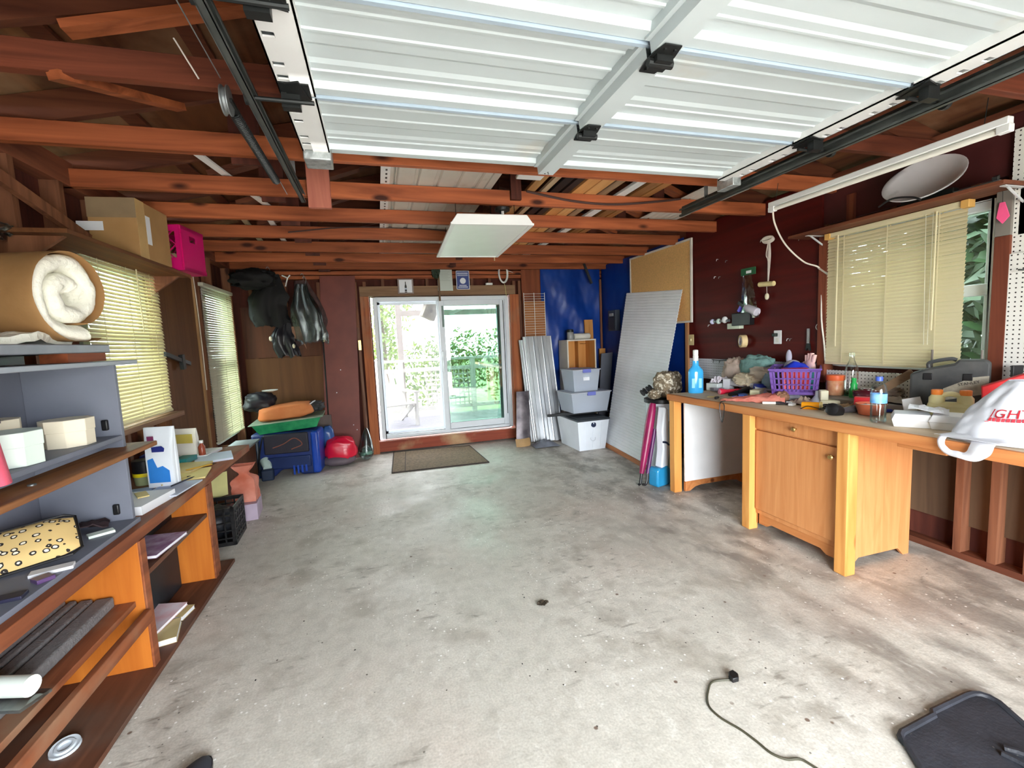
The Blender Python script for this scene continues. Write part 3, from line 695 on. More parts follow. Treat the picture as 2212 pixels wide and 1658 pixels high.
leafy('garden_tree', 'dense dark green tree standing outside the workbench window', 'tree', (5.3, 2.2, -.2), [((0,0,1.5),(.8,2.6,1.4)), ((.1,-.6,2.6),(.9,2.4,1.2)), ((.5,-1.5,2),(.8,1.6,1.8))], 15000, .12, (2, 2, 2), (((0,0,0), (0,0,2.4), .14, .08),), seed=5)
leafy('garden_tree', 'leafy tree standing outside the left windows', 'tree', (-10.5, 5.2, -.2), [((0,0,2.2),(1.2,2.6,1.3))], 2200, .16, (0, 1), (((0,0,0), (0,0,2), .14, .08),), seed=6)
# reflected street: house, trees, car (mirrored in the green pane)
SIDING = mat('cream_siding', (226,220,186), .7, var=.04); ROOFM = mat('grey_shingle', (128,130,132), .9, var=.15, vs=20)
hs = thing('neighbour_house', 'cream gabled house across the street mirrored in the patio glass', 'house', (10.6, -30, -.2), (0, 0, 0))
MB().prism([(-1.7, 0), (2.3, 0), (2.3, 3.0), (-1.25, 4.4), (-1.7, 3.9)], 0, .1, 'y').v
MB().prism([(-2.6, 0), (.4, 0), (.4, 3.2), (-1.1, 4.5), (-2.6, 3.2)], -5, 0, 'y').build('gable_wing', SIDING, hs)
MB().prism([(.4, 0), (9, 0), (9, 3.1), (.4, 3.1)], -6, -1, 'y').build('main_wing', SIDING, hs)
for a, b in (((-2.9, 2.95), (-1.1, 4.62)), ((-1.1, 4.62), (.7, 2.95))): MB().prism([a, b, (b[0], b[1]+.12), (a[0], a[1]+.12)], -5.2, .35, 'y').build('roof', ROOFM, hs)
MB().prism([(-6.2, 3.0), (-1, 4.7), (-1, 3.0)], -7, -.8, 'x').build('roof', ROOFM, hs)
MB().add([(.4,-.6,3.0),(9.3,-.6,3.0),(9.3,-3.5,4.9),(.4,-3.5,4.9)], [(0,1,2,3)]).build('roof', ROOFM, hs)
for x in (-1.7, -.7): MB().box(x-.3, x+.3, .0, .05, 1.0, 2.3).build('window', mat('dark_window_%d' % int(x*10), (60,72,78), .1), hs)
MB().box(.9, 3.2, -1.0, -.95, .1, 2.3).build('garage_front', mat('tan_shutter', (176,164,140), .6), hs)
leafy('street_tree', 'broad green street tree mirrored above the cream house', 'tree', (6.2, -41, -.2), [((0,0,5.2),(3.2,2,2.0)), ((3.6,0,7.2),(4.2,2,1.7)), ((8,-2,7.6),(4,2,2.0)), ((-4,0,4.4),(3,2,2.2))], 5200, .28, (0, 2, 1), (((0,0,0), (0,0,5), .3, .2), ((4,0,0), (4,0,6), .3, .2)), seed=8)
leafy('street_shrub', 'low rounded shrub mirrored in front of the cream house', 'bush', (8.2, -28, -.2), [((0,0,.7),(1.1,.7,.8))], 700, .1, (0, 2), seed=9)
CARP = mat('white_car_paint', (226,230,232), .2, var=.01, coat=1); CARG = mat('dark_car_glass', (30,40,44), .05, var=.05)
car = thing('parked_car', 'white sedan parked on the driveway mirrored in the patio glass', 'car', (4.9, -11.0, -.03))
side = [(-2.3,.35), (-2.28,.75), (-2.1,.92), (-1.55,.98), (-.95,1.36), (-.2,1.43), (.5,1.36), (1.15,.98), (2.0,.86), (2.28,.68), (2.3,.35)]
MB().prism(side, -.88, .88, 'y').build('body', CARP, car, bev=.07, seg=3)
MB().prism([(-1.42,.99), (-.92,1.31), (-.2,1.37), (.45,1.30), (1.0,.99)], -.89, .89, 'y').build('side_window', CARG, car)
for x in (-1.4, 1.4):
    for y in (-.8, .8):
        w_ = MB().lathe([(.12,-.11),(.30,-.11),(.33,-.07),(.33,.07),(.30,.11),(.12,.11)], m=Matrix.Translation((x, y, .33)) @ Matrix.Rotation(PI/2, 4, 'X')).build('wheel', BLACK, car)
        MB().lathe([(.01,-.10),(.2,-.10),(.2,.10),(.01,.10)], m=Matrix.Translation((x, y, .33)) @ Matrix.Rotation(PI/2, 4, 'X')).build('hubcap', GALV, w_)
# ================================================================ LEFT SIDE: low bench with shelves, grey hutch and what lies on them
ORANGE = wood('orange_pine', (206,124,48), (170,90,28), ax=2, sc=6, per=False)
EDGEW = wood('worn_bench_edge', (158,92,58), (112,62,42), ax=1, stain=(150,120,96))
DIRTYW = wood('dirty_brown_board', (118,76,56), (80,50,38), ax=1, stain=(100,86,76))
def paper(name, c=(232,234,240)): return MATS.get(name) or mat(name, c, .7, var=.03)
PAPER = paper('white_paper'); PAPER2 = paper('grey_blue_paper', (196,204,222)); PAPER3 = paper('yellow_paper', (226,206,140)); PAPERG = paper('kraft_note', (196,176,124))
lb = thing('shelf_bench', 'long orange wooden shelf bench along the left wall', 'bench', (-1.37, 2.3, 0))
def L(x): return x+1.37
def Y_(y): return y-2.3
MB().box(L(-1.64), L(-1.13), Y_(.9), Y_(4.35), .645, .70).build('bench_top', EDGEW, lb, bev=.004)
MB().box(L(-1.64), L(-1.095), Y_(.9), Y_(3.58), 0, .022).build('base_board', DIRTYW, lb, bev=.003)
for y in (1.05, 2.44, 3.30): 
    u = MB().box(L(-1.64), L(-1.135), Y_(y), Y_(y+.045), .022, .645).build('upright', ORANGE, lb, bev=.003)
    MB().box(L(-1.135), L(-1.125), Y_(y-.002), Y_(y+.05), .022, .645).build('edge_strip', EDGEW, u, bev=.002)
MB().box(L(-1.30), L(-1.135), Y_(3.345), Y_(3.42), .022, .645).build('upright', EDGEW, lb, bev=.003)
MB().box(L(-1.64), L(-1.17), Y_(1.095), Y_(2.44), .335, .362).build('shelf', EDGEW, lb, bev=.003)
MB().box(L(-1.135), L(-1.105), Y_(.95), Y_(2.425), .262, .322).build('front_rail', EDGEW, lb, bev=.004)
MB().box(L(-1.64), L(-1.14), Y_(2.485), Y_(3.30), .445, .47).build('shelf', DIRTYW, lb, bev=.003)
MB().box(L(-1.645), L(-1.64), Y_(.9), Y_(4.3), .0, .66).build('back_panel', mat('black_back_board', (26,24,26), .8), lb)
# low cabinet under the far blind
lc = thing('low_cabinet', 'low brown plywood cabinet under the narrow ivory blind', 'cabinet', (-1.53, 5.2, 0))
MB().box(-.10, .10, -.62, .55, .0, .47).build('body', wood('walnut_ply', (124,78,50), (88,52,34), ax=2, sc=5), lc, bev=.003)
MB().box(-.10, .15, -.66, .57, .475, .495).build('cabinet_top', mat('dull_grey_laminate', (120,122,126), .4, var=.1), lc, bev=.004)
# ---- grey hutch
HG = mat('grey_laminate', (112,116,130), .6, c2=(124,128,143), vs=3, bump=.03)
hu = thing('hutch', 'grey laminate hutch with brown shelf edge standing on the left bench', 'hutch', (-1.36, 1.8, .70))
def H(x): return x+1.36
def HY(y): return y-1.8
MB().box(H(-1.56), H(-1.17), HY(1.0), HY(2.575), 0, .022).build('base', HG, hu, bev=.002)
MB().box(H(-1.56), H(-1.54), HY(1.0), HY(2.575), .022, .765).build('back', HG, hu)
MB().box(H(-1.54), H(-1.19), HY(2.552), HY(2.575), .022, .765).build('side', HG, hu, bev=.002)
MB().box(H(-1.54), H(-1.19), HY(1.0), HY(1.022), .022, .765).build('side', HG, hu, bev=.002)
MB().box(H(-1.54), H(-1.19), HY(1.022), HY(2.552), .412, .434).build('shelf', HG, hu, bev=.002)
MB().box(H(-1.56), H(-1.14), HY(1.0), HY(2.66), .765, .785).build('top', mat('pale_grey_top', (150,156,166), .45, var=.05), hu, bev=.003)
MB().box(H(-1.26), H(-1.10), HY(1.0), HY(2.665), .352, .376).build('brown_ledge', wood('ledge_brown', (176,120,74), (120,76,50), ax=1), hu, bev=.005)
for zz in (.055, .462): MB().box(H(-1.26), H(-1.235), HY(2.535), HY(2.552), zz, zz+.05).build('bumper', BLACK, hu, bev=.005)
MB().cyl((H(-1.17), HY(1.92), .376), (H(-1.17), HY(1.92), .381), .012).build('screw', GALV, hu)
gs = thing('grey_slab', 'loose grey shelf board lying on top of the hutch', 'board', (-1.36, 1.8, 1.487))
MB().box(-.20, .20, -.8, .68, .036, .072).build('board', mat('scuffed_grey_board', (122,124,134), .4, var=.15, vs=10), gs, bev=.004)
MB().box(.10, .19, .40, .66, 0, .036).build('spacer', wood('spacer_wood', (150,80,48), (116,58,36), ax=1), gs); MB().box(-.18, -.1, -.7, .66, 0, .036).build('spacer', BLACK, gs); MB().box(.08, .16, -.7, .10, 0, .036).build('spacer', BLACK, gs)
# insulation roll: a spiral of fluffy batting with a kraft face
ir = thing('insulation_roll', 'roll of white fibre insulation with brown kraft face on the hutch', 'insulation', (-1.19, 2.30, 1.562), (0, 0, math.atan2(-.28, .96)))
FLUFF = mat('white_fibre', (240,238,226), .95, var=.05, vs=14, bump=.9, bs=45, sub=.1)
KRAFT = mat('kraft_paper', (146,108,66), .7, c2=(170,130,84), vs=5, bump=.15, bs=20)
def spiral(turn0, turn1, r0, r1, n, jit=0):
    out = []
    for k in range(n+1):
        t = k/n; a = 2*PI*(turn0+(turn1-turn0)*t); r = r0+(r1-r0)*t
        out.append((r, a))
    return out
def roll_band(sp, half, x0, x1, name, m, rough):
    mb_ = MB(); n = len(sp)-1; nv = 10
    def pt(r, a, x): 
        f = 1 + rough*fbm(r*8+a*1.5, x*14, 3.1)
        z = .205 + r*f*math.sin(a); z = z if z > .012 else .012+(z-.012)*.15
        return (x + rough*.08*fbm(a*2, r*20, 7)*(1 if x > -.1 else 0), r*f*math.cos(a)*.92, z)
    vs_, fs_ = [], []
    prof = [(-1, x0), (-1, (x0+x1)/2), (-.85, x1-.008), (-.4, x1+.012), (.1, x1+.016), (.5, x1+.01), (.9, x1-.006), (1, (x0+x1)/2), (1, x0)]
    k = len(prof)
    for r, a in sp: vs_ += [pt(r+half*w, a, x) for w, x in prof]
    for i in range(n): fs_ += [(i*k+j, i*k+(j+1) % k, (i+1)*k+(j+1) % k, (i+1)*k+j) for j in range(k)]
    fs_ += [tuple(range(k)), tuple(n*k+j for j in range(k-1, -1, -1))]
    return mb_.add(vs_, fs_).build(name, m, ir, smooth=70)
roll_band(spiral(.15, 1.80, .035, .165, 70), .036, -.38, .0, 'batting', FLUFF, .10)
roll_band(spiral(.80, 1.83, .128, .208, 50), .004, -.39, .012, 'kraft_face', KRAFT, .02)
fl = MB(); fl.sheet(lambda u, v: (-.36+.36*u+.03*math.sin(v*5), -.34+.36*v, .014+.035*(1-abs(2*v-1))+.012*fbm(u*6, v*6)), 20, 10, .03); fl.build('loose_flap', FLUFF, ir, smooth=70)
# ---- things in and on the hutch
def carton(name, label, cat, loc, s, rot=0, m=None, group=None, bev=.002):
    t = MB().box(-s[0]/2, s[0]/2, -s[1]/2, s[1]/2, 0, s[2]).build(name, m, bev=bev)
    t.location = loc; t.rotation_euler = (0, 0, R(rot)); return tag(t, label, cat, group)
OFFW = mat('cream_box_card', (236,226,204), .6, var=.03); MINT = mat('mint_white_plastic', (226,240,232), .5, var=.02)
def octbox(label, loc, r, h, m, rot):
    t = thing('octagonal_box', label, 'box', loc, (0, 0, R(rot)))
    MB().lathe([(r*.96, 0), (r*.97, h*.62)], n=8).build('base', m, t, bev=.002)
    MB().lathe([(r, h*.56), (r*1.01, h)], n=8).build('lid', m, t, bev=.002); return t
octbox('cream octagonal box at the hutch shelf end near its side wall', (-1.29, 2.36, 1.135), .088, .115, OFFW, 22)
octbox('mint white octagonal box on the hutch shelf beside the pink bag', (-1.28, 2.02, 1.135), .095, .12, MINT, 10)
octbox('cream octagonal box at the back of the hutch shelf', (-1.42, 2.17, 1.135), .085, .15, OFFW, 5)
pb = thing('pink_handbag', 'pink bag with dark handle at the left photo edge', 'bag', (-1.20, 1.76, 1.135), (0, 0, R(-40)))
PINK = mat('pink_fabric', (226,96,120), .7, var=.12, vs=8, bump=.2)
m = MB(); m.sheet(lambda u, v: ((.13-.03*v)*math.cos(2*PI*u)*(1+.03*math.sin(u*20)), (.06-.02*v)*math.sin(2*PI*u), .19*v), 28, 6, .003); m.box(-.10, .10, -.04, .04, 0, .004); m.build('bag_body', PINK, pb, smooth=60)
for sy in (-.04, .04): MB().tube(spline([(-.06, sy, .18), (-.05, sy, .26), (0, sy*1.2, .29), (.05, sy, .26), (.06, sy, .18)], 6), .008, n=8).build('handle', mat('plum_strap_%d' % (sy > 0), (58,26,40), .5), pb)
MB().tube(spline([(.09, -.02, .17), (.17, -.03, .12), (.19, -.03, .05), (.14, -.03, .02)], 6), .009, n=8).build('shoulder_strap', mat('plum_strap', (58,26,40), .5), pb)
def leopard():
    m, nt, b = _base('leopard_cloth'); L_ = nt.links
    tc = N(nt, 'ShaderNodeTexCoord'); mp = N(nt, 'ShaderNodeMapping'); mp.inputs['Scale'].default_value = (42, 52, 10); L_.new(tc.outputs['Object'], mp.inputs[0])
    nz = N(nt, 'ShaderNodeTexNoise'); nz.inputs['Scale'].default_value = 1.4; L_.new(mp.outputs[0], nz.inputs['Vector'])
    mxv = N(nt, 'ShaderNodeMixRGB'); mxv.inputs[0].default_value = .25; L_.new(mp.outputs[0], mxv.inputs[1]); L_.new(nz.outputs['Color'], mxv.inputs[2])
    vo = N(nt, 'ShaderNodeTexVoronoi'); vo.inputs['Scale'].default_value = 1; L_.new(mxv.outputs[0], vo.inputs['Vector'])
    rp = N(nt, 'ShaderNodeValToRGB'); rp.color_ramp.interpolation = 'CONSTANT'; e = rp.color_ramp.elements
    e[0].position = 0; e[0].color = (*lin((232,224,204)), 1); e[1].position = .2; e[1].color = (*lin((34,26,22)), 1)
    n3 = e.new(.34); n3.color = (*lin((214,184,124)), 1)
    L_.new(vo.outputs['Distance'], rp.inputs[0]); L_.new(rp.outputs[0], b.inputs['Base Color']); b.inputs['Roughness'].default_value = .8; return m
lp = thing('leopard_pouch', 'leopard print cloth pouch with black edging lying in the hutch', 'pouch', (-1.375, 2.12, .79), (R(36), R(-4), R(30)))
def pouch(u, v):
    x = (u-.5)*.36; w = .20-.05*(u > .8)*(u-.8)*5; y = (v-.5)*w; e = (1-(2*u-1)**4)*(1-(2*v-1)**4)
    return (x, y, .004+.035*e)
MB().sheet(pouch, 16, 12, .006).build('cloth', leopard(), lp, smooth=60)
MB().tube([(x, y, .004) for x, y in ((-.18,-.10),(.15,-.10),(.18,-.08),(.18,.08),(.15,.10),(-.18,.10))], .006, n=6, closed=True).build('black_piping', BLACK, lp)
dc = MB().sheet(lambda u, v: ((u-.5)*.16, (v-.5)*.09, .012+.018*fbm(u*5, v*5)+.02*math.sin(PI*u)), 10, 8, .006).build('dark_cloth', mat('dark_brown_cloth', (48,32,36), .8, var=.3, vs=20), smooth=60)
dc.location = (-1.33, 2.46, .725); dc.rotation_euler = (0, 0, R(20)); tag(dc, 'crumpled dark brown cloth beside the leopard pouch', 'cloth')
for i, (x, y, s, lab, mm) in enumerate(((-1.235, 2.38, (.09,.05,.012), 'small pale green case right of the leopard pouch', MINT), (-1.215, 2.03, (.12,.05,.012), 'white card in front of the leopard pouch', PAPER), (-1.20, 1.955, (.05,.05,.015), 'purple eyeshadow compact in front of the leopard pouch', mat('purple_plastic', (84,60,104), .3)), (-1.22, 1.84, (.07,.05,.012), 'dark navy wallet at the front edge of the hutch base', mat('navy_vinyl', (34,34,58), .5)))):
    carton('small_case', lab, 'case', (x, y, .722), s, (35, 20, 50, 10)[i], mm)
# ---- bench shelves
ff = thing('foam_sheet', 'dark grey ribbed foam sheets stacked on the lower left shelf', 'foam', (-1.42, 1.86, .362))
FOAM = mat('charcoal_foam', (112,110,112), .95, var=.12, vs=40, bump=.5, bs=120)
for k in range(6):
    w_ = (.07, .05, .032, .032, .032, .032)[k]; x1 = .18-sum((.07, .05, .032, .032, .032, .032)[:k])-.008*k
    MB().box(x1-w_, x1, -.62, .56, 0, .05+.006*k).build('strip', FOAM, ff, bev=.008)
wt = thing('white_tube', 'short white cardboard tube with clear end lying on the lower shelf', 'tube', (-1.21, 1.78, .455), (0, 0, R(-17)))
MB().cyl((-.35, 0, 0), (.06, 0, 0), .032, n=20).build('tube', mat('glossy_white_card', (228,238,232), .35, var=.02), wt)
MB().prism([(-.2,-.06),(.08,-.06),(.09,.03),(-.2,.03)], -.045, -.034, 'z').build('clear_tray', glass('clear_plastic', (225,225,230), rough=.1, refl=.1), wt)
carton('cream_card', 'cream card lying under the white tube', 'card', (-1.38, 1.72, .3625), (.22, .2, .01), 12, OFFW)
ds = thing('glass_disc', 'round frosted glass disc lying on the base board', 'disc', (-1.25, 2.02, .0225), (R(10), 0, 0))
MB().lathe([(.005,.008),(.02,.008),(.022,.018),(.03,.018),(.034,.012),(.046,.016),(.048,.006),(.044,0)], n=24).build('disc', mat('frosted_glass', (196,204,212), .25, var=.05), ds)
CASEB = mat('black_case', (20,18,22), .5); CASEN = mat('dark_navy_case', (26,36,44), .5)
carton('black_case', 'black case pushed to the back of the middle shelf bay', 'case', (-1.47, 3.02, .4705), (.30, .5, .165), 0, CASEB, bev=.01)
carton('navy_case', 'dark navy case standing at the back of the bottom bay', 'case', (-1.46, 3.02, .0225), (.30, .5, .38), 0, CASEN, bev=.01)
def book(label, loc, s, rot, cover, group='magazines on the bench shelves', pages=PAPER, tilt=0):
    t = thing('magazine', label, 'magazine', loc, (R(tilt), 0, R(rot)), group)
    MB().box(-s[0]/2, s[0]/2-.003, -s[1]/2+.002, s[1]/2-.002, .0015, s[2]-.0015).build('pages', pages, t)
    c = MB(); c.box(-s[0]/2, s[0]/2, -s[1]/2, s[1]/2, s[2]-.0015, s[2]); c.box(-s[0]/2, s[0]/2, -s[1]/2, s[1]/2, 0, .0015); c.box(-s[0]/2-.001, -s[0]/2, -s[1]/2, s[1]/2, 0, s[2]); c.build('cover', cover, t); return t
MAG1 = mat('violet_print', (206,192,214), .35, c2=(150,110,150), vs=18); MAG2 = mat('grey_print', (176,172,190), .35, c2=(214,206,222), vs=14); MAG3 = mat('pink_white_print', (226,170,178), .35, c2=(232,226,236), vs=9); MAG4 = mat('brown_print', (120,96,96), .4, c2=(170,140,150), vs=25); MAG5 = mat('tan_cover', (200,182,132), .5, var=.08)
book('brown printed magazine at the bottom of the middle shelf pile', (-1.33, 2.74, .4705), (.22, .30, .012), 10, MAG4)
book('violet and white magazine on top of the middle shelf pile', (-1.235, 2.78, .483), (.21, .30, .016), -6, MAG1)
book('grey magazine lying beneath the others on the base board', (-1.34, 2.72, .0225), (.21, .28, .02), 8, MAG2)
book('tan booklet with white pages sticking out on the base board', (-1.20, 2.70, .0225), (.15, .20, .03), 14, MAG5)
book('yellow envelope leaning out of the base board pile', (-1.22, 2.90, .0225), (.16, .12, .025), -10, MAG5)
book('pink and white magazine sloping on the base board pile', (-1.29, 2.80, .058), (.21, .29, .016), -14, MAG3, tilt=4)
# ---- bench top
for i, (x, y, s, r_, mm, lab) in enumerate((
    (-1.30, 2.82, (.24,.29,.045), -8, PAPER, 'thick stack of white paper on the bench beside the hutch'),
    (-1.43, 3.02, (.22,.30,.012), 15, mat('blue_folder', (148,166,206), .5, var=.05), 'pale blue folder under the white bag on the left bench'),
    (-1.22, 3.05, (.20,.30,.008), -6, PAPER2, 'loose white sheets along the front edge of the left bench'),
    (-1.25, 3.42, (.20,.28,.010), 10, PAPER3, 'yellow envelope on the left bench'),
    (-1.34, 3.60, (.22,.26,.012), -12, MAG5, 'tan envelope behind the yellow one on the left bench'),
    (-1.26, 3.90, (.24,.30,.014), 18, PAPER2, 'crumpled pale lilac papers at the far end of the bench'),
    (-1.42, 4.10, (.22,.28,.02), -5, PAPER, 'white leaflets beside the bleach bottle on the far bench'),
    (-1.22, 2.99, (.05,.12,.006), 30, PAPER3, 'small yellow note lying on the paper stack'))):
    z = .701 + (.046 if i == 7 else (.013 if i == 2 else 0))
    if i == 7: x, y = -1.29, 2.88
    if i == 4: z = .712
    carton('paper_stack', lab, 'paper', (x, y, z), s, r_, mm, bev=0)
wbg = thing('flour_bag', 'tall white paper bag with blue print standing on the bench', 'bag', (-1.29, 3.16, .716), (0, 0, R(-10)))
def bagf(u, v):
    a = 2*PI*u; k = 1-.75*max(0, (v-.55)/.45); w = .075*(1+.25*max(0, (v-.6))); return (w*max(-1, min(1, 1.35*math.cos(a))), .035*k*max(-1, min(1, 1.35*math.sin(a))), .36*v)
MB().sheet(bagf, 32, 8, .002).build('bag', mat('white_bag_paper', (232,238,246), .5, var=.03), wbg, smooth=50)
BLU = mat('blue_print', (50,130,214), .5, var=.1); NAV = mat('navy_print', (40,50,130), .5)
MB().prism([(-.06,.03),(.055,.03),(.055,.10),(.02,.13),(-.01,.12),(-.03,.18),(-.06,.17)], -.0385, -.0362, 'y').build('blue_print', BLU, wbg); MB().prism([(-.03,.215),(.035,.215),(.04,.235),(.025,.25),(-.03,.245)], -.0385, -.0362, 'y').build('brand_patch', NAV, wbg)
MB().box(-.05, -.015, -.0358, -.033, .27, .31).build('plum_patch', mat('plum_print', (120,50,90), .5), wbg)
tb = thing('black_tub', 'black tub with yellow rim behind the white bag', 'tub', (-1.46, 3.33, .701))
MB().lathe([(.055,0),(.06,.06)], n=24).build('clear_base', mat('olive_label', (150,160,120), .4), tb); MB().lathe([(.06,.06),(.062,.15),(.058,.155)], n=24).build('upper', BLACK, tb); MB().lathe([(.0625,.055),(.0635,.06),(.0635,.072),(.0625,.077)], n=24, cap=False).build('yellow_band', mat('yellow_plastic', (236,214,30), .4), tb)
cn = thing('spray_can', 'short black and green can beside the hutch side', 'can', (-1.52, 3.14, .701)); MB().lathe([(.03,0),(.033,.005),(.033,.12),(.028,.13)], n=20).build('can', BLACK, cn); MB().lathe([(.0335,.02),(.0335,.06)], n=20, cap=False).build('green_label', mat('green_label', (60,180,80), .4), cn)
carton('blue_box', 'small blue box at the back of the left bench', 'box', (-1.55, 3.62, .701), (.08,.10,.13), 5, mat('royal_blue_card', (44,60,150), .5))
carton('teal_box', 'flat teal box on the far left bench', 'box', (-1.42, 3.82, .713), (.10,.14,.035), -8, mat('teal_card', (40,120,124), .5))
yb = thing('snack_bag', 'white and yellow plastic bag against the brown panel', 'bag', (-1.50, 4.08, .722), (0, 0, R(-15)))
MB().sheet(lambda u, v: (.10*max(-1,min(1,1.3*math.cos(2*PI*u)))*(1-.1*v), .05*math.sin(2*PI*u)*(1-.8*v)+.012*fbm(u*6,v*4), .20*v), 30, 8, .002).build('bag', mat('white_snack_film', (236,232,226), .35, var=.04), yb, smooth=60); MB().box(-.08, .08, -.038, -.034, .09, .16).build('yellow_panel', mat('mustard_print', (206,186,96), .5), yb)
bb = thing('brown_bottle', 'small red brown bottle with white cap on the far bench', 'bottle', (-1.36, 3.98, .716)); MB().lathe([(.022,0),(.024,.01),(.024,.07),(.012,.09),(.012,.10)], n=16).build('bottle', mat('amber_plastic', (150,70,50), .25), bb); MB().lathe([(.014,.098),(.014,.118)], n=16).build('cap', WHITE, bb)
for i, (x, y, a, c_, lab) in enumerate(((-1.25, 3.20, 60, (196,172,110), 'wooden paintbrush lying on the left bench papers'), (-1.20, 3.16, 72, (60,60,70), 'dark pen lying on the left bench papers'), (-1.22, 3.52, 40, (190,150,60), 'yellow pencil lying across the tan envelope'))):
    t = thing('pencil', lab, 'pencil', (x, y, .73), (0, 0, R(a))); MB().cyl((-.09, 0, 0), (.07, 0, 0), .005, n=6).build('shaft', mat('pencil_coat_%d' % i, c_, .4), t); MB().cyl((.07, 0, 0), (.10, 0, 0), .005, .001, n=6).build('tip', BLACK, t)
# ---- things below the far window end
bc = thing('milk_crate', 'black plastic crate standing on the floor beyond the bench', 'crate', (-1.34, 4.06, 0), (0, 0, R(3)))
def crate_sides(t, sx, sy, h, m, n=5, rail=.02, names='lattice'):
    for (ax, c, w) in (('y', -sy/2, sx), ('y', sy/2, sx), ('x', -sx/2, sy), ('x', sx/2, sy)):
        q = MB()
        def bx(a0, a1, z0, z1):
            if ax == 'y': q.box(a0, a1, c-.006, c+.006, z0, z1)
            else: q.box(c-.006, c+.006, a0, a1, z0, z1)
        bx(-w/2, w/2, 0, rail*1.5); bx(-w/2, w/2, h-rail*1.5, h); bx(-w/2, -w/2+rail, 0, h); bx(w/2-rail, w/2, 0, h)
        for k in range(1, n): 
            a = -w/2+w*k/n; bx(a-.005, a+.005, 0, h)
        for k in range(1, n): z = h*k/n; bx(-w/2, w/2, z-.005, z+.005)
        q.build('side', m, t)
    MB().box(-sx/2, sx/2, -sy/2, sy/2, 0, .008).build('bottom', m, t)
crate_sides(bc, .32, .34, .30, BLACK)
bj = MB(); bj.ball((0, 0, 0), (.145, .15, .13), 20, 12, lambda d: 1+.12*fbm(d.x*3, d.y*3, d.z*3)); bo = bj.build('dark_bundle', mat('black_nylon', (30,32,38), .45, var=.3, vs=9, bump=.3, bs=12), smooth=70); bo.location = (-1.34, 4.06, .15); tag(bo, 'black nylon bundle stuffed into the black crate', 'bundle')
sq_ = lambda x: max(-1, min(1, 1.45*x))
tc_ = MB(); tc_.sheet(lambda u, v: (.095*sq_(math.cos(2*PI*u))*(1-.62*max(0, min(1, (v-.62)/.12))+.55*max(0, (v-.78)/.22))+.008*fbm(u*7, v*5, 2), .075*sq_(math.sin(2*PI*u))*(1-.62*max(0, min(1, (v-.62)/.12))+.45*max(0, (v-.78)/.22))+.010*fbm(u*5, v*5), .33*v), 40, 22, .003)
to = tc_.build('terracotta_bag', mat('terracotta_cloth', (196,106,82), .8, c2=(222,150,132), vs=6), smooth=70); to.location = (-1.25, 4.56, .15); tag(to, 'terracotta cloth bag slumped on a lilac box by the wall', 'bag')
carton('lilac_box', 'faded lilac shoe box on the floor behind the crate', 'box', (-1.26, 4.56, 0), (.22,.30,.148), 6, mat('lilac_card', (176,160,180), .6))
ye = MB().sheet(lambda u, v: ((u-.5)*.2, .02*math.sin(u*3), .20*v+.03*u), 6, 4, .004).build('yellow_folder', mat('pale_yellow_card', (220,216,150), .6)); ye.location = (-1.42, 4.30, .26); ye.rotation_euler = (R(-20), 0, R(10)); tag(ye, 'pale yellow folder sticking up behind the black crate', 'folder')
# ---- shelf over the left window
SHB = wood('rough_shelf', (120,76,46), (84,50,32), ax=1)
ws = thing('wall_shelf', 'rough brown shelf board above the left window', 'shelf', (-1.53, 3.5, 2.10)); MB().box(-.13, .15, -.78, .72, 0, .022).build('board', SHB, ws, bev=.002)
for y in (-.7, .64): MB().prism([(-.12,0),(.10,0),(-.12,-.16)], y-.012, y+.012, 'y').build('bracket', STUD, ws)
CARD = mat('cardboard', (176,136,88), .8, c2=(162,122,76), vs=4, bump=.05)
cb = thing('cardboard_box', 'tall cardboard box with white labels on the shelf above the window', 'box', (-1.51, 3.66, 2.1225), (0, 0, R(-3)))
MB().box(-.13, .13, -.20, .20, 0, .36).build('box', CARD, cb, bev=.003)
MB().box(-.13, .13, -.202, -.2005, .24, .36).build('flap', mat('grey_kraft', (138,116,88), .8), cb)
MB().box(-.19, -.05, -.204, -.2025, .16, .215).build('label', PAPER, cb); MB().box(.1305, .132, -.10, -.045, .10, .28).build('label', PAPER, cb); MB().box(.1305, .1315, -.2, -.1, 0, .36).build('tape', mat('brown_tape', (196,164,112), .3), cb)
pc = thing('pink_crate', 'magenta plastic milk crate beside the cardboard box on the shelf', 'crate', (-1.47, 4.16, 2.1225), (0, 0, R(-8)))
MAG = mat('magenta_plastic', (206,18,108), .4, var=.04)
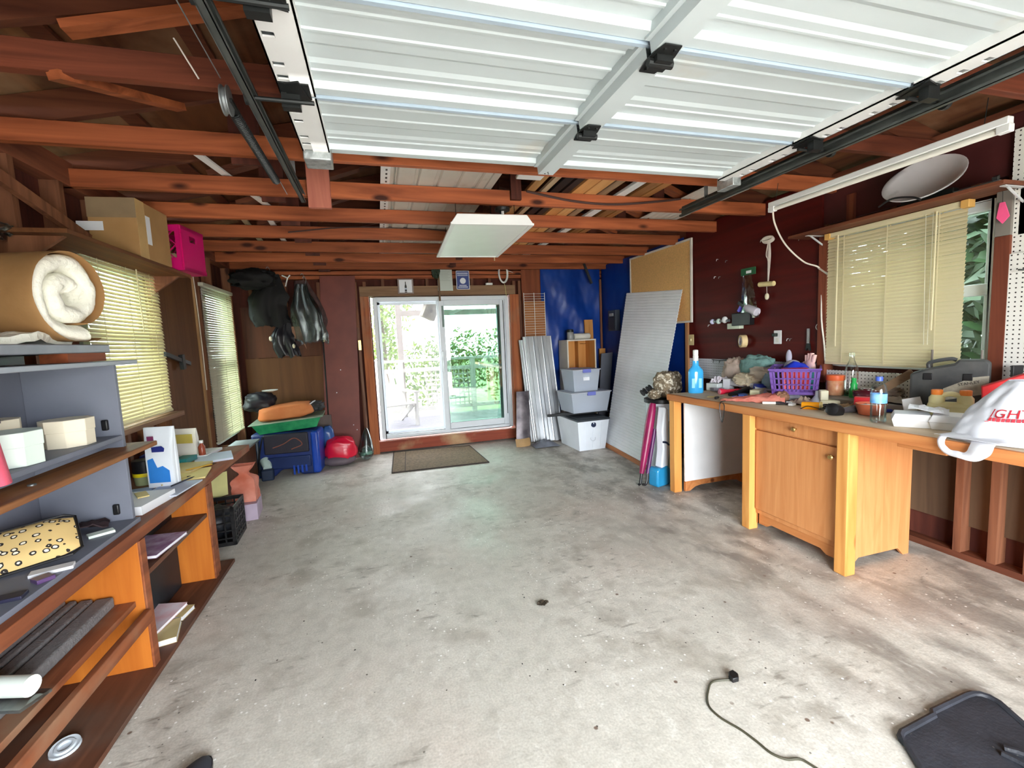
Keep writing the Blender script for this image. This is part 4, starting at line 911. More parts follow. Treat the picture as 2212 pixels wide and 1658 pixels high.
def cwall(p, w, h, ax, sgn, holes):
    q = MB(); t = .006
    def bx(a0, a1, z0, z1):
        if ax == 'y': q.box(a0, a1, sgn*p-t, sgn*p+t, z0, z1)
        else: q.box(sgn*p-t, sgn*p+t, a0, a1, z0, z1)
    if holes == 'hand':
        bx(-w/2, w/2, 0, h*.68); bx(-w/2, w/2, h*.83, h); bx(-w/2, -.05, h*.68, h*.83); bx(.05, w/2, h*.68, h*.83); bx(-w/2-.008, w/2+.008, 0, .03); bx(-w/2-.006, w/2+.006, h-.03, h)
        q.build('side', MAG, pc, bev=.002)
    else:
        bx(-w/2, w/2, 0, h*.28); bx(-w/2, w/2, h*.86, h); bx(-w/2, -w/2+.03, h*.28, h*.86); bx(w/2-.03, w/2, h*.28, h*.86)
        z0, z1 = h*.28, h*.86; n = 6
        for k in range(-n, n+1):
            for s_ in (-1, 1):
                c = (w-.06)*k/n
                pts = [(c+s_*(zz-z0)-s_*(z1-z0)/2, zz) for zz in (z0, (z0+z1)/2, z1)]
                a = [pp for pp in pts if abs(pp[0]) <= w/2-.02]
                if len(a) >= 2:
                    A = (a[0][0], sgn*p, a[0][1]); B_ = (a[-1][0], sgn*p, a[-1][1])
                    if ax == 'x': A = (sgn*p, a[0][0], a[0][1]); B_ = (sgn*p, a[-1][0], a[-1][1])
                    q.bar(A, B_, .007, .008, up=(0, 1, 0) if ax == 'y' else (1, 0, 0))
        q.build('lattice_side', MAG, pc)
cwall(.16, .29, .33, 'y', -1, 'lat'); cwall(.16, .29, .33, 'y', 1, 'lat'); cwall(.15, .31, .33, 'x', 1, 'hand'); cwall(.15, .31, .33, 'x', -1, 'hand')
MB().box(-.15, .15, -.16, .16, 0, .006).build('bottom', MAG, pc)
for i, (x, y, r_) in enumerate(((-.08,-.10,.035), (.0,-.10,.035), (.07,-.10,.033), (-.04,-.09,.034), (.04,-.09,.035))):
    b_ = MB().ball((0,0,0), r_, 12, 8).build('ball', mat('tan_ball_%d' % i, (222,180,150), .6)); b_.location = (-1.47+x, 4.155+y, 2.163+(.065 if i > 2 else 0)); tag(b_, 'pale tan ball inside the magenta crate', 'ball', 'tan balls in the pink crate')
# black bar clamp on the brown panel, thin cord, plastic film by the left edge
cl = thing('bar_clamp', 'black bar clamp hooked on the brown plywood panel', 'clamp', (-1.59, 4.28, 1.47), (R(-8), 0, 0))
MB().bar((0, -.14, .02), (0, .16, 0), .018, .032).build('bar', BLACK, cl); MB().bar((0, .16, .05), (0, .19, -.07), .03, .05, up=(0,1,0)).build('jaw', BLACK, cl); MB().bar((.0, .19, .0), (.01, .30, -.01), .022, .03).build('handle', BLACK, cl)
cd = MB().tube(spline([(-1.615, 4.22, 2.20), (-1.61, 4.9, 2.215), (-1.605, 4.955, 2.19), (-1.60, 4.97, 1.6), (-1.605, 4.98, 1.15)], 6), .004, n=6).build('white_string', mat('white_cord', (222,216,204), .6)); tag(cd, 'thin white cord framing the brown plywood panel', 'cord')
FILM = glass('plastic_film', (235,238,240), rough=.25, refl=.03)
pf = MB().sheet(lambda u, v: ((u-.5)*.06+.03*fbm(u*4, v*4, 2), (v-.5)*.22+.03*fbm(u*5, v*3), .06*u+.03*fbm(u*6, v*6, 5)), 14, 14, .002).build('plastic_film', FILM, smooth=60); pf.location = (-1.63, 2.66, 2.07); tag(pf, 'crumpled clear plastic film hung on the left studs', 'plastic')
# ================================================================ RIGHT SIDE: workbench
BENW = wood('bench_pine', (206,140,84), (176,104,58), ax=1, sc=7, knots=(110,60,34), per=False)
DUSTY = wood('dusty_bench_top', (222,202,174), (198,172,140), ax=1, sc=5, stain=(200,184,166), per=False)
POSTW = wood('post_pine', (224,168,96), (196,130,66), ax=2, sc=7, knots=(120,66,34))
CABW = wood('honey_laminate', (214,150,96), (196,128,76), ax=2, sc=14, per=False)
BL = (2.98, 2.3, 0); BT = .93
wbn = thing('workbench', 'long pine workbench with square posts along the right wall', 'workbench', BL)
MB().box(2.585, 3.395, .70, 3.625, .885, BT).off(BL).build('bench_top', DUSTY, wbn, bev=.003)
MB().box(2.555, 2.585, .70, 3.63, .872, BT+.001).off(BL).build('front_edge', BENW, wbn, bev=.006)
MB().box(2.585, 3.39, 3.595, 3.63, .83, .885).off(BL).build('end_apron', BENW, wbn, bev=.003)
for y in (3.545, 2.655, 1.925): MB().box(2.575, 2.655, y, y+.075, 0, .885).off(BL).build('post', POSTW, wbn, bev=.006)
MB().box(2.60, 2.75, 1.47, 1.69, .845, .872).off(BL).build('cleat', BENW, wbn, bev=.003)
MB().box(2.70, 3.2, 3.30, 3.36, .84, .872).off(BL).build('metal_rail', GALV, wbn)
WPAN = mat('white_hardboard', (236,238,240), .45, var=.03, dirt=((150,130,110), 5, .66, .8))
MB().box(2.655, 3.35, 3.50, 3.515, .105, .86).off(BL).build('end_panel', WPAN, wbn)
def arch(x0, x1, z0, z1, ax_y, y0, y1, n=10):
    P = [(x0, z0)] + [(x0+.05, z0)]
    for k in range(n+1):
        t = k/n; P.append((x0+.05+(x1-x0-.10)*t, z0+(z1-z0)*.5*(1-abs(2*t-1)**6)))
    P += [(x1, z0), (x1, z1), (x0, z1)]; return P
MB().prism(arch(2.655, 3.35, .02, .112, 0, 0, 0), 3.495, 3.52, 'y').off(BL).build('end_kick', BENW, wbn)
MB().box(3.10, 3.375, .9, 3.3, BT+.0005, BT+.048).off(BL).build('back_plank', wood('grey_back_plank', (150,140,130), (118,108,98), ax=1, sc=5), wbn, bev=.003)
# base cabinet between the posts
CL = (2.92, 2.33, 0)
cab = thing('base_cabinet', 'honey laminate base cabinet with drawer and door under the workbench', 'cabinet', CL)
MB().box(2.64, 3.22, 2.63, 2.648, .05, .868).off(CL).build('side', CABW, cab); MB().prism([(2.66,.0),(2.72,.0),(2.78,.05),(3.12,.05),(3.17,0),(3.22,0),(3.22,.868),(2.66,.868)], 2.0, 2.018, 'y').off(CL).build('side', CABW, cab)
MB().box(3.21, 3.22, 2.02, 2.63, .05, .868).off(CL).build('back', CABW, cab); MB().box(2.66, 3.21, 2.02, 2.63, .13, .15).off(CL).build('bottom', CABW, cab)
for z0, z1 in ((.862, .868), (.762, .77), (.13, .165)): MB().box(2.632, 2.65, 2.0, 2.65, z0, z1).off(CL).build('face_rail', CABW, cab)
MB().prism([(2.02,.05),(2.10,.05),(2.14,.075),(2.52,.075),(2.56,.05),(2.64,.05),(2.64,.13),(2.02,.13)], 2.64, 2.655, 'x').off(CL).build('toe_kick', BENW, cab)
BRASS = mat('brass', (206,172,110), .25, metal=.9)
def knob(parent, x, y, z):
    k = MB().lathe([(.006,0),(.006,.012),(.016,.02),(.018,.027),(.012,.033)], n=16, m=Matrix.Rotation(-PI/2, 4, 'Y')).build('knob', BRASS, parent, loc=(x, y, z)); return k
dr = MB().box(2.618, 2.636, 2.012, 2.645, .772, .862).off(CL).build('drawer', CABW, cab, bev=.003); knob(dr, 2.618-CL[0], 2.31-CL[1], .826)
do = MB().box(2.618, 2.636, 2.012, 2.645, .165, .760).off(CL).build('door', CABW, cab, bev=.003); knob(do, 2.618-CL[0], 2.05-CL[1], .70)

# ================================================================ THINGS ON THE WORKBENCH
def lath(name, label, cat, loc, parts, rot=(0,0,0), n=20, group=None):
    t = thing(name, label, cat, loc, rot, group)
    for nm, prof, mm in parts: MB().lathe(prof, n=n).build(nm, mm, t, smooth=50)
    return t
BLUL = glass('blue_liquid_plastic', (60,170,240), rough=.1, refl=.12, tint=.9); BLUL = mat('blue_cleaner', (60,172,236), .2, var=.08, vs=3, coat=.5)
sb = thing('cleaner_bottle', 'bright blue cleaner bottle with white neck at the bench end', 'bottle', (2.80, 3.53, BT+.001), (0, 0, R(-25)))
def oval(prof, rx, ry, n=24): 
    m_ = MB(); m_.lathe(prof, n=n, m=Matrix.Diagonal((rx, ry, 1, 1))); return m_
oval([(.93,0),(1,.010),(1,.155),(.92,.172),(.62,.19),(.42,.205),(.4,.24)], .054, .036).build('body', BLUL, sb, smooth=60); MB().lathe([(.019,.238),(.02,.275),(.017,.28),(.019,.285),(.019,.315),(.012,.32)], n=18).build('white_cap', WHITE, sb)
MB().box(-.035, .035, -.0348, -.034, .04, .11).build('label_print', mat('pale_blue_print', (120,200,244), .4), sb)
carton('small_white_box', 'small upright white carton beside the tissue box on the bench', 'box', (3.13, 3.49, BT+.001), (.065,.05,.09), 20, PAPER)
tx = thing('tissue_box', 'flat white tissue box with crumpled tissues on the bench', 'box', (3.14, 3.60, BT+.001), (0, 0, R(10))); MB().box(-.10, .10, -.05, .05, 0, .055).build('box', mat('pale_mint_card', (224,232,230), .5), tx, bev=.003)
MB().sheet(lambda u, v: ((u-.5)*.15, (v-.5)*.08, .056+.045*abs(fbm(u*5, v*5, 1))+.02*math.sin(PI*u)), 12, 8, .001).build('tissues', mat('lilac_tissue', (230,224,234), .8), tx, smooth=0)
rt = thing('red_flashlight', 'red flashlight lying near the front of the bench', 'flashlight', (2.90, 3.34, BT+.022), (0, R(90), R(-10))); MB().lathe([(.022,0),(.024,.004),(.02,.03),(.014,.05),(.014,.17)], n=18).build('body', mat('red_plastic', (220,40,70), .3), rt); MB().lathe([(.018,-.002),(.020,.0005)], n=18).build('lens', mat('pink_lens', (250,150,160), .1), rt)
bh = thing('black_flashlight', 'black flashlight with round head lying behind the red one', 'flashlight', (3.02, 3.22, BT+.028), (0, R(84), R(12))); MB().lathe([(.012,-.12),(.014,-.1),(.014,.02),(.028,.06),(.03,.10)], n=18).build('body', BLACK, bh)
pw = thing('plastic_wrap_box', 'cream and white carton of wrap lying across the bench', 'box', (3.06, 3.06, BT+.001), (0, 0, R(30))); MB().box(-.10, .10, -.03, .03, 0, .05).build('carton', mat('cream_card', (232,228,190), .5), pw, bev=.003); MB().box(-.10, .10, -.031, .031, .0, .018).build('white_stripe', PAPER, pw)
carton('blue_case', 'flat royal blue case lying behind the wrap carton', 'case', (3.20, 3.10, BT+.001), (.06,.18,.075), 70, mat('royal_blue_plastic', (52,72,190), .4, var=.06), bev=.006)
lath('paper_roll', 'white paper roll lying at the back of the bench', 'roll', (3.20, 3.36, BT+.112), (('roll', [(.012,-.11),(.032,-.11),(.033,-.105),(.033,.105),(.032,.11),(.012,.11)], PAPER),), rot=(R(90), 0, R(-20)))
sp_ = MB().sheet(lambda u, v: ((u-.5)*.16, .02*math.sin(u*4)+.06*v, .09*v*(1-.3*u)), 8, 5, .0015).build('folded_sheet', PAPER, smooth=0); sp_.location = (3.06, 2.93, BT+.004); sp_.rotation_euler = (R(-20), 0, R(-30)); tag(sp_, 'folded white sheet propped in front of the purple basket', 'paper')
# purple basket
pbk = thing('purple_basket', 'purple plastic lattice basket full of oddments on the bench', 'basket', (3.235, 2.83, BT+.052), (0, 0, R(40)))
PURP = mat('purple_plastic_basket', (112,78,160), .4, var=.06)
bw, bd, bhh = .30, .20, .13
def bwall(a, b, nm):
    q = MB(); A0, A1 = Vector((*a, 0)), Vector((*b, 0)); B0 = A0*1.14 + Vector((0,0,bhh)); B1 = A1*1.14 + Vector((0,0,bhh)); n = 11
    P_ = lambda u, v: (A0.lerp(A1, u)).lerp(B0.lerp(B1, u), v)
    nrm = (A1-A0).cross(Vector((0,0,1))).normalized()
    for v0, v1 in ((0, .16), (.9, 1.0), (.36, .41), (.60, .65), (.16, .2)): q.sheet(lambda u, v: P_(u, v0+(v1-v0)*v), 4, 1, .003)
    for k in range(n+1):
        w_ = .012 if k in (0, n) else .004; L_ = (A1-A0).length; u0 = max(0, k/n-w_/L_); u1 = min(1, k/n+w_/L_)
        q.sheet(lambda u, v: P_(u0+(u1-u0)*u, .1+.85*v), 1, 2, .003)
    q.build(nm, PURP, pbk)
cs = [(-bw/2,-bd/2),(bw/2,-bd/2),(bw/2,bd/2),(-bw/2,bd/2)]
for i in range(4): bwall(cs[i], cs[(i+1) % 4], 'lattice_side')
MB().box(-bw/2, bw/2, -bd/2, bd/2, -.003, .003).build('bottom', PURP, pbk)
rimv = [(x*1.15, y*1.15, bhh) for x, y in cs]; MB().tube(rimv, .005, n=6, closed=True).build('rim', PURP, pbk)
def inb(x, y, z): 
    v = Matrix.Rotation(R(40), 4, 'Z') @ Vector((x, y, z)); return (3.235+v.x, 2.83+v.y, BT+.052+v.z)
o = carton('red_box', 'red plastic box inside the purple basket', 'box', inb(-.10, .0, .007), (.08,.12,.125), 48, mat('bright_red_plastic', (226,36,66), .4), bev=.004)
o = lath('teal_tin', 'round teal tin inside the purple basket', 'tin', inb(-.01, -.05, .007), (('tin', [(.034,0),(.036,.004),(.036,.105),(.034,.11)], mat('teal_metal', (70,150,160), .35)), ('lid', [(.037,.1),(.037,.115),(.03,.118)], mat('pale_teal', (150,206,210), .35))))
bl_ = MB().sheet(lambda u, v: ((u-.5)*.18, (v-.5)*.16, .03+.05*math.sin(PI*u)*math.sin(PI*v)+.012*fbm(u*4, v*4)), 14, 12, .012).build('blue_cloth', mat('vivid_blue_cloth', (34,62,220), .6, var=.1), smooth=60); bl_.location = inb(.07, .0, .075); bl_.rotation_euler = (0, 0, R(40)); tag(bl_, 'vivid blue cloth heaped in the purple basket', 'cloth')
pk_ = MB().sheet(lambda u, v: ((u-.5)*.2, (v-.5)*.14, .01+.02*fbm(u*6, v*6)), 12, 10, .01).build('pink_wrapper', mat('pink_film', (226,110,150), .35, c2=(240,160,180), vs=10), smooth=50); pk_.location = inb(.03, .0, .04); pk_.rotation_euler = (0, 0, R(40)); tag(pk_, 'pink wrappers under the blue cloth in the basket', 'wrapper')
# hats, gloves and toys piled behind
def lump(name, label, cat, loc, r, m, k=.15, f=2.5, seed=0, rot=0):
    o_ = MB().sack((0,0,0), r, .78, 36, 24, k*1.7, f*1.15, seed).build(name, m, smooth=60); o_.location = loc; o_.rotation_euler = (0, 0, R(rot)); return tag(o_, label, cat)
lump('knitted_hat', 'teal knitted hat heaped behind the basket', 'hat', (3.30, 3.27, 1.115), (.075,.12,.075), mat('teal_knit', (120,158,152), .9, var=.12, vs=30, bump=.4), .14, 2.2, 3)
lump('beige_bag', 'beige plastic bag slumped against the pegboard', 'bag', (3.30, 3.47, 1.07), (.07,.10,.10), mat('beige_film', (198,178,164), .5, var=.08, bump=.3, bs=20), .16, 3, 9)
lump('tan_glove', 'cream work glove lying on the bench clutter', 'glove', (3.20, 3.27, 1.035), (.06,.085,.042), mat('cream_cloth', (222,208,180), .9, var=.06, bump=.3), .2, 3, 5)
lump('beige_hat', 'beige cloth hat on the clutter left of the basket', 'hat', (3.25, 3.17, 1.075), (.065,.09,.05), mat('sand_cloth', (214,200,184), .9, var=.08), .15, 2.5, 11)
lump('blue_rag', 'pale blue rag hanging over the basket side', 'rag', (3.17, 3.06, 1.06), (.04,.06,.07), mat('pale_blue_cloth', (150,178,196), .9, var=.08), .18, 2.5, 17)
MB().box(-.12, .12, -.05, .05, 0, .07)
carton('grey_tray', 'low grey white tray under the gloves on the bench', 'tray', (3.23, 3.28, BT+.05), (.11,.26,.036), 0, mat('grey_white_tray', (206,204,208), .4), bev=.008)
ry = thing('plush_rabbit', 'pale grey plush toy with upright ear behind the basket', 'toy', (3.33, 3.02, 1.10)); GPL = mat('grey_plush', (196,194,212), .95, var=.05, bump=.4); MB().ball((0,0,.02), (.05,.055,.05), 16, 10).build('head', GPL, ry); MB().ball((.0,.03,.085), (.014,.02,.05), 12, 8).build('ear', GPL, ry)
pgl = thing('pink_glove', 'pale pink rubber glove standing behind the basket', 'glove', (3.33, 2.90, 1.07), (0, 0, R(75))); PGM = mat('pale_pink_rubber', (242,196,190), .6, var=.04)
MB().ball((0, 0, .05), (.045,.022,.06), 16, 10).build('palm', PGM, pgl)
for k, (dx, h_) in enumerate(((-.032,.045),(-.011,.055),(.011,.052),(.032,.04))): MB().tube([(dx*.9, 0, .09), (dx*1.15, -.005, .09+h_)], .011, n=8).build('finger', PGM, pgl)
MB().tube([(.038, 0, .05), (.062, -.01, .085)], .012, n=8).build('thumb', PGM, pgl)
# red net bag, pad, little things at the front
nb = thing('salmon_pouch', 'salmon mesh pouch with brown open end at the bench front', 'pouch', (2.80, 2.87, BT+.001), (0, 0, R(-48))); SAL = mat('salmon_mesh', (214,112,96), .7, c2=(228,146,128), vs=20, bump=.3)
def cone(u, v, k=1): 
    a = 2*PI*u; r = .012+.055*v**.8; return ((v-.5)*.34, r*math.cos(a)*1.2, max(.003, r*.75*(1+math.sin(a))*(1+.1*fbm(u*6, v*6))))
MB().sheet(lambda u, v: ((u-.5)*.36, (v-.5)*(.05+.14*u), .004+.055*u**.8*(1-(2*v-1)**2)**.6*(1+.35*fbm(u*5, v*4, 2))+.006*fbm(u*9, v*9, 5)), 26, 16, .003).build('mesh', SAL, nb, smooth=40)
MB().sack((.165, 0, .036), (.035,.07,.032), .7, k=.25, f=3).build('brown_end', mat('brown_cloth', (150,110,84), .8), nb)
np_ = thing('notepad', 'white note slips hanging over the clutter in front of the basket', 'paper', (3.02, 2.70, BT+.001), (R(28), 0, R(-50))); MB().box(-.05, .05, 0, .12, 0, .003).build('slip', PAPER, np_); MB().box(.04, .08, .05, .14, .003, .005).build('slip', PAPER, np_)
lath('orange_vial', 'orange pill vial lying at the bench front', 'vial', (2.80, 2.43, BT+.0235), (('vial', [(.02,0),(.022,.005),(.022,.085)], mat('orange_vial_plastic', (246,160,20), .2, coat=.5)), ('rim', [(.0225,.082),(.0245,.084),(.0245,.095),(.02,.096)], mat('cream_rim', (246,222,150), .4))), rot=(0, R(90), R(-55)))
for i, (x, y, a, c_, lab) in enumerate(((2.80, 2.68, -40, (236,232,226), 'white lip balm stick at the bench front'), (2.87, 2.65, -60, (50,46,60), 'dark marker lying at the bench front'), (2.88, 2.71, -20, (150,120,190), 'violet marker lying at the bench front'), (2.85, 2.28, 30, (240,240,240), 'white screwdriver shaft on the bench'), (2.86, 3.05, -30, (70,100,190), 'blue marker beside the salmon pouch'))):
    t = thing('marker', lab, 'marker', (x, y, BT+.010), (0, R(90), R(a))); MB().lathe([(.007,-.05),(.008,-.045),(.008,.02)], n=12).build('barrel', mat('marker_coat_%d' % i, c_, .35), t); MB().lathe([(.009,.02),(.009,.05),(.006,.055)], n=12).build('cap', WHITE if i % 2 else BLACK, t)
fn_ = lath('grey_funnel', 'small grey funnel standing upside down on the bench', 'funnel', (3.05, 2.52, BT+.001), (('cone', [(.045,0),(.046,.004),(.018,.045),(.014,.05)], mat('grey_plastic', (176,178,190), .4)), ('spout', [(.014,.048),(.011,.075),(.009,.078)], MATS['grey_plastic'])))
cbk = thing('cream_bracket', 'cream plastic bracket lying by the jar', 'bracket', (3.12, 2.42, BT+.001), (0, 0, R(-40))); CRP = mat('cream_plastic', (226,220,190), .45); MB().box(-.09, .09, -.03, .03, 0, .028).build('bar', CRP, cbk, bev=.005); MB().box(-.09, -.05, -.03, .03, .028, .085).build('upright', CRP, cbk, bev=.005)
jr = lath('spice_jar', 'clear jar of orange nuts with orange lid', 'jar', (3.27, 2.56, BT+.0485), (('jar', [(.042,0),(.045,.006),(.045,.085),(.04,.09)], mat('nut_mix', (222,170,130), .35, c2=(200,120,80), vs=30)), ('lid', [(.047,.088),(.048,.092),(.048,.118),(.044,.12)], mat('orange_lid', (236,108,60), .4))))
PETC = glass('clear_pet', (251,253,253), rough=.05, refl=.05, tint=1)
lath('soda_bottle', 'empty clear soda bottle with green foot by the window', 'bottle', (3.31, 2.47, BT+.0485), (('bottle', [(.03,0),(.034,.01),(.034,.14),(.03,.17),(.013,.21),(.012,.235)], PETC), ('base_tint', [(.0325,.002),(.0342,.008),(.0342,.03),(.032,.031)], glass('green_pet', (150,214,170), refl=.05, tint=1)), ('cap', [(.014,.232),(.014,.25),(.01,.252)], PETC)))
lath('green_bottle', 'small green bottle beside the clear soda bottle', 'bottle', (3.24, 2.40, BT+.0485), (('bottle', [(.02,0),(.022,.006),(.022,.045),(.016,.06),(.018,.075),(.01,.09)], mat('bright_green_plastic', (50,180,90), .3)), ('cap', [(.011,.088),(.012,.11),(.008,.112)], MATS['bright_green_plastic'])))
sd = thing('mini_sander', 'black round sanding head on a grey tool lying at the bench front', 'tool', (2.76, 2.16, BT+.03), (0, 0, R(8))); MB().lathe([(.004,.036),(.02,.035),(.034,.028),(.038,0),(.036,-.028)], n=28, m=Matrix.Rotation(R(-70), 4, 'Y')).build('disc', BLACK, sd); MB().tube(spline([(.02,0,.0), (.07,-.01,-.005), (.13,-.03,.0), (.18,-.06,.005)], 5), .02, n=10, rads=[.012+.012*(k/15) for k in range(16)]).build('handle', mat('graphite_grip', (74,68,70), .6), sd)
gg = thing('wire_goggles', 'dark wire spectacles lying on the bench', 'glasses', (2.86, 2.31, BT+.006), (0, 0, R(25))); 
for s_ in (-.03, .03): MB().tube([(s_+.022*math.cos(a), .018*math.sin(a), .006) for a in [2*PI*k/18 for k in range(18)]], .003, n=6, closed=True).build('rim', BLACK, gg)
for s_ in (-.052, .052): MB().tube(spline([(s_, 0, .006), (s_*1.05, .06, .02), (s_*.9, .1, .002)], 5), .0025, n=6).build('temple', DKMETAL, gg)
mp_ = lump('maroon_pouch', 'dark maroon vinyl pouch beside the red box', 'pouch', (3.20, 2.27, BT+.085), (.055,.075,.036), mat('maroon_vinyl', (84,16,34), .3, var=.2, coat=.5), .12, 3, 21)
carton('red_case', 'red plastic case lying tilted beside the water bottle', 'case', (3.10, 2.22, BT+.001), (.07,.10,.07), 35, mat('scarlet_plastic', (226,40,50), .4), bev=.008)
cp = lath('copper_bowl', 'copper coloured bowl with white rim inside on the bench', 'bowl', (2.93, 2.06, BT+.001), (('bowl', [(.045,0),(.055,.003),(.066,.045),(.07,.062),(.066,.062),(.06,.045),(.045,.008)], mat('copper_paint', (206,108,74), .35, var=.08)), ('inner', [(.03,.012),(.062,.05)], WHITE)), n=28)
wtb = thing('water_bottle', 'clear water bottle with blue label and cap at the bench front', 'bottle', (2.74, 1.885, BT+.001))
prof = [(.028,0),(.033,.006)]
for k in range(5): prof += [(.034,.012+k*.017), (.0315,.02+k*.017)]
prof += [(.034,.10),(.034,.16),(.03,.185),(.014,.205),(.0135,.212)]
MB().lathe(prof, n=24).build('bottle', PETC, wtb, smooth=50); MB().lathe([(.0343,.098),(.0343,.145)], n=24, cap=False).build('label_wrap', mat('sky_blue_label', (84,160,230), .4, c2=(150,196,240), vs=25), wtb); MB().lathe([(.0155,.208),(.0155,.228),(.013,.23)], n=20).build('cap', mat('blue_cap', (70,96,190), .4), wtb)
MB().lathe([(.027,.003),(.0318,.008),(.032,.095)], n=20).build('water', glass('water', (246,251,253), refl=.03, tint=1), wtb)
# foam food boxes, case, jug, shopping bag
FOAMW = mat('white_foam', (240,240,240), .55, var=.02)
def clam(label, loc, rot, s):
    t = thing('foam_box', label, 'food box', loc, (0, 0, R(rot)), 'white foam food boxes'); w_, d_, h_ = s
    MB().lathe([(.62,0),(.70,h_*.5),(.715,h_*.52)], n=4, m=Matrix.Diagonal((w_, d_, 1, 1)) @ Matrix.Rotation(PI/4, 4, 'Z')).build('tray', FOAMW, t, bev=.008)
    MB().lathe([(.715,h_*.53),(.70,h_*.6),(.60,h_),(.58,h_)], n=4, m=Matrix.Diagonal((w_, d_, 1, 1)) @ Matrix.Rotation(PI/4, 4, 'Z')).build('lid', FOAMW, t, bev=.008); return t
clam('white foam food box beside the water bottle', (2.79, 1.745, BT+.001), 35, (.15, .15, .062)); clam('white foam food box nearer the shopping bag', (2.86, 1.60, BT+.001), 28, (.15, .15, .066))
nk = MB().sheet(lambda u, v: ((u-.5)*.16, (v-.5)*.14, .01+.025*abs(fbm(u*3, v*3, 4))+.02*v), 8, 8, .001).build('paper_napkin', PAPER, smooth=0); nk.location = (2.83, 1.69, BT+.070); nk.rotation_euler = (0, 0, R(30)); tag(nk, 'crumpled white napkins on the foam boxes', 'napkin')
dcs = thing('tool_case', 'scuffed black power tool case standing by the window', 'case', (3.225, 1.83, BT+.049), (R(0), 0, R(-64)))
CASE = mat('scuffed_black_plastic', (52,54,56), .55, c2=(78,78,76), vs=9, bump=.1)
MB().prism([(-.17,0),(.17,0),(.17,.27),(.15,.29),(.04,.29),(.02,.265),(-.10,.235),(-.17,.205)], -.05, -.002, 'y').build('front_shell', CASE, dcs, bev=.012); MB().prism([(-.17,0),(.17,0),(.17,.27),(.15,.29),(.04,.29),(.02,.265),(-.10,.235),(-.17,.205)], .002, .05, 'y').build('rear_shell', CASE, dcs, bev=.012)
MB().tube(spline([(-.09,-.0,.235), (-.085,0,.27), (0,0,.292), (.03,0,.285)], 5), .011, n=8).build('carry_handle', CASE, dcs)
for x in (-.09, .08): MB().box(x-.02, x+.02, -.056, -.048, .17, .21).build('latch', BLACK, dcs, bev=.003)
MB().prism([(-.02,.05),(.165,.10),(.165,.20),(.10,.19),(-.02,.12)], -.0525, -.0503, 'y').build('sticker', mat('worn_grey_label', (186,180,160), .6, c2=(150,144,130), vs=30), dcs)
def text(parent, s, size, loc, rot, m, name='lettering', ext=.0006):
    c = bpy.data.curves.new(name, 'FONT'); c.body = s; c.size = size; c.extrude = ext; c.align_x = 'CENTER'; c.align_y = 'CENTER'
    to_ = bpy.data.objects.new(name, c); COL.objects.link(to_); dg = bpy.context.evaluated_depsgraph_get()
    me = bpy.data.meshes.new_from_object(to_.evaluated_get(dg)); bpy.data.objects.remove(to_)
    o_ = bpy.data.objects.new(name, me); COL.objects.link(o_); me.materials.append(m); o_.parent = parent; o_.location = loc; o_.rotation_euler = rot; return o_
text(dcs, 'STANLEY', .022, (.085, -.0535, .155), (R(90), R(-14), 0), BLACK)
jg = thing('oil_jug', 'pale yellow twin jug with two orange caps in front of the case', 'jug', (3.02, 1.70, BT+.001), (0, 0, R(-60))); JM = mat('translucent_yellow', (216,204,150), .4, var=.08)
MB().box(-.085, .085, -.035, .035, 0, .10).build('tank', JM, jg, bev=.02, seg=3)
for x in (-.05, .05): n_ = MB().lathe([(.03,.08),(.03,.12),(.02,.135),(.018,.14)], c=(x,0,0), n=18).build('neck', JM, jg); MB().lathe([(.021,.135),(.022,.138),(.022,.158),(.018,.16)], c=(x,0,0), n=18).build('cap', mat('orange_cap_%d' % (x > 0), (238,132,50), .4), jg)
MB().tube(spline([(-.045,0,.125), (0,0,.14), (.045,0,.125)], 5), .012, n=8).build('grip', JM, jg)
rb = thing('red_packet', 'red printed packet between the jug and the shopping bag', 'packet', (3.22, 1.56, BT+.049), (0, 0, R(-60))); MB().prism([(-.08,0),(.09,0),(.10,.14),(.06,.20),(-.09,.13)], -.03, .03, 'y').build('packet', mat('red_packet_card', (214,40,44), .45, var=.06), rb, bev=.004)
for k in range(4): MB().box(-.06, .07, -.0315, -.0302, .025+k*.022, .033+k*.022).build('print_line', PAPER, rb)
# shopping bag: thin white film, slumped, one handle loop over the edge
sg = thing('shopping_bag', 'white plastic shopping bag with red print slumped over the bench edge', 'bag', (2.80, 1.32, BT+.001), (0, 0, R(-32)))
BAG = slat_mat('white_bag_film', (238,240,246), .3)
def bagp(u, v):
    a = 2*PI*u; h = v
    rx = .21*(1-.80*h**1.3)+.02; ry = .16*(1-.72*h)+.015
    f = 1+.10*fbm(math.cos(a)*2, math.sin(a)*2, h*3)+.03*math.sin(a*9+h*7)
    return (rx*f*math.cos(a)+.06*h, ry*f*math.sin(a)+.05*h, .003+.27*h**.85)
MB().sheet(bagp, 64, 20, .0012).build('film', BAG, sg, smooth=80)
SGI = (Matrix.Translation((2.80, 1.32, BT+.001)) @ Matrix.Rotation(R(-32), 4, 'Z')).inverted()
outer = spline([(2.60,1.47,.955), (2.545,1.475,.945), (2.530,1.465,.90), (2.530,1.43,.872), (2.528,1.37,.862), (2.528,1.31,.868), (2.530,1.275,.90), (2.545,1.265,.945), (2.60,1.27,.955)], 6)
inner = spline([(2.60,1.445,.953), (2.55,1.448,.943), (2.537,1.442,.915), (2.537,1.42,.897), (2.535,1.385,.893), (2.536,1.36,.90), (2.537,1.352,.925), (2.55,1.352,.943), (2.60,1.36,.953)], 6)
nb_ = len(outer)-1
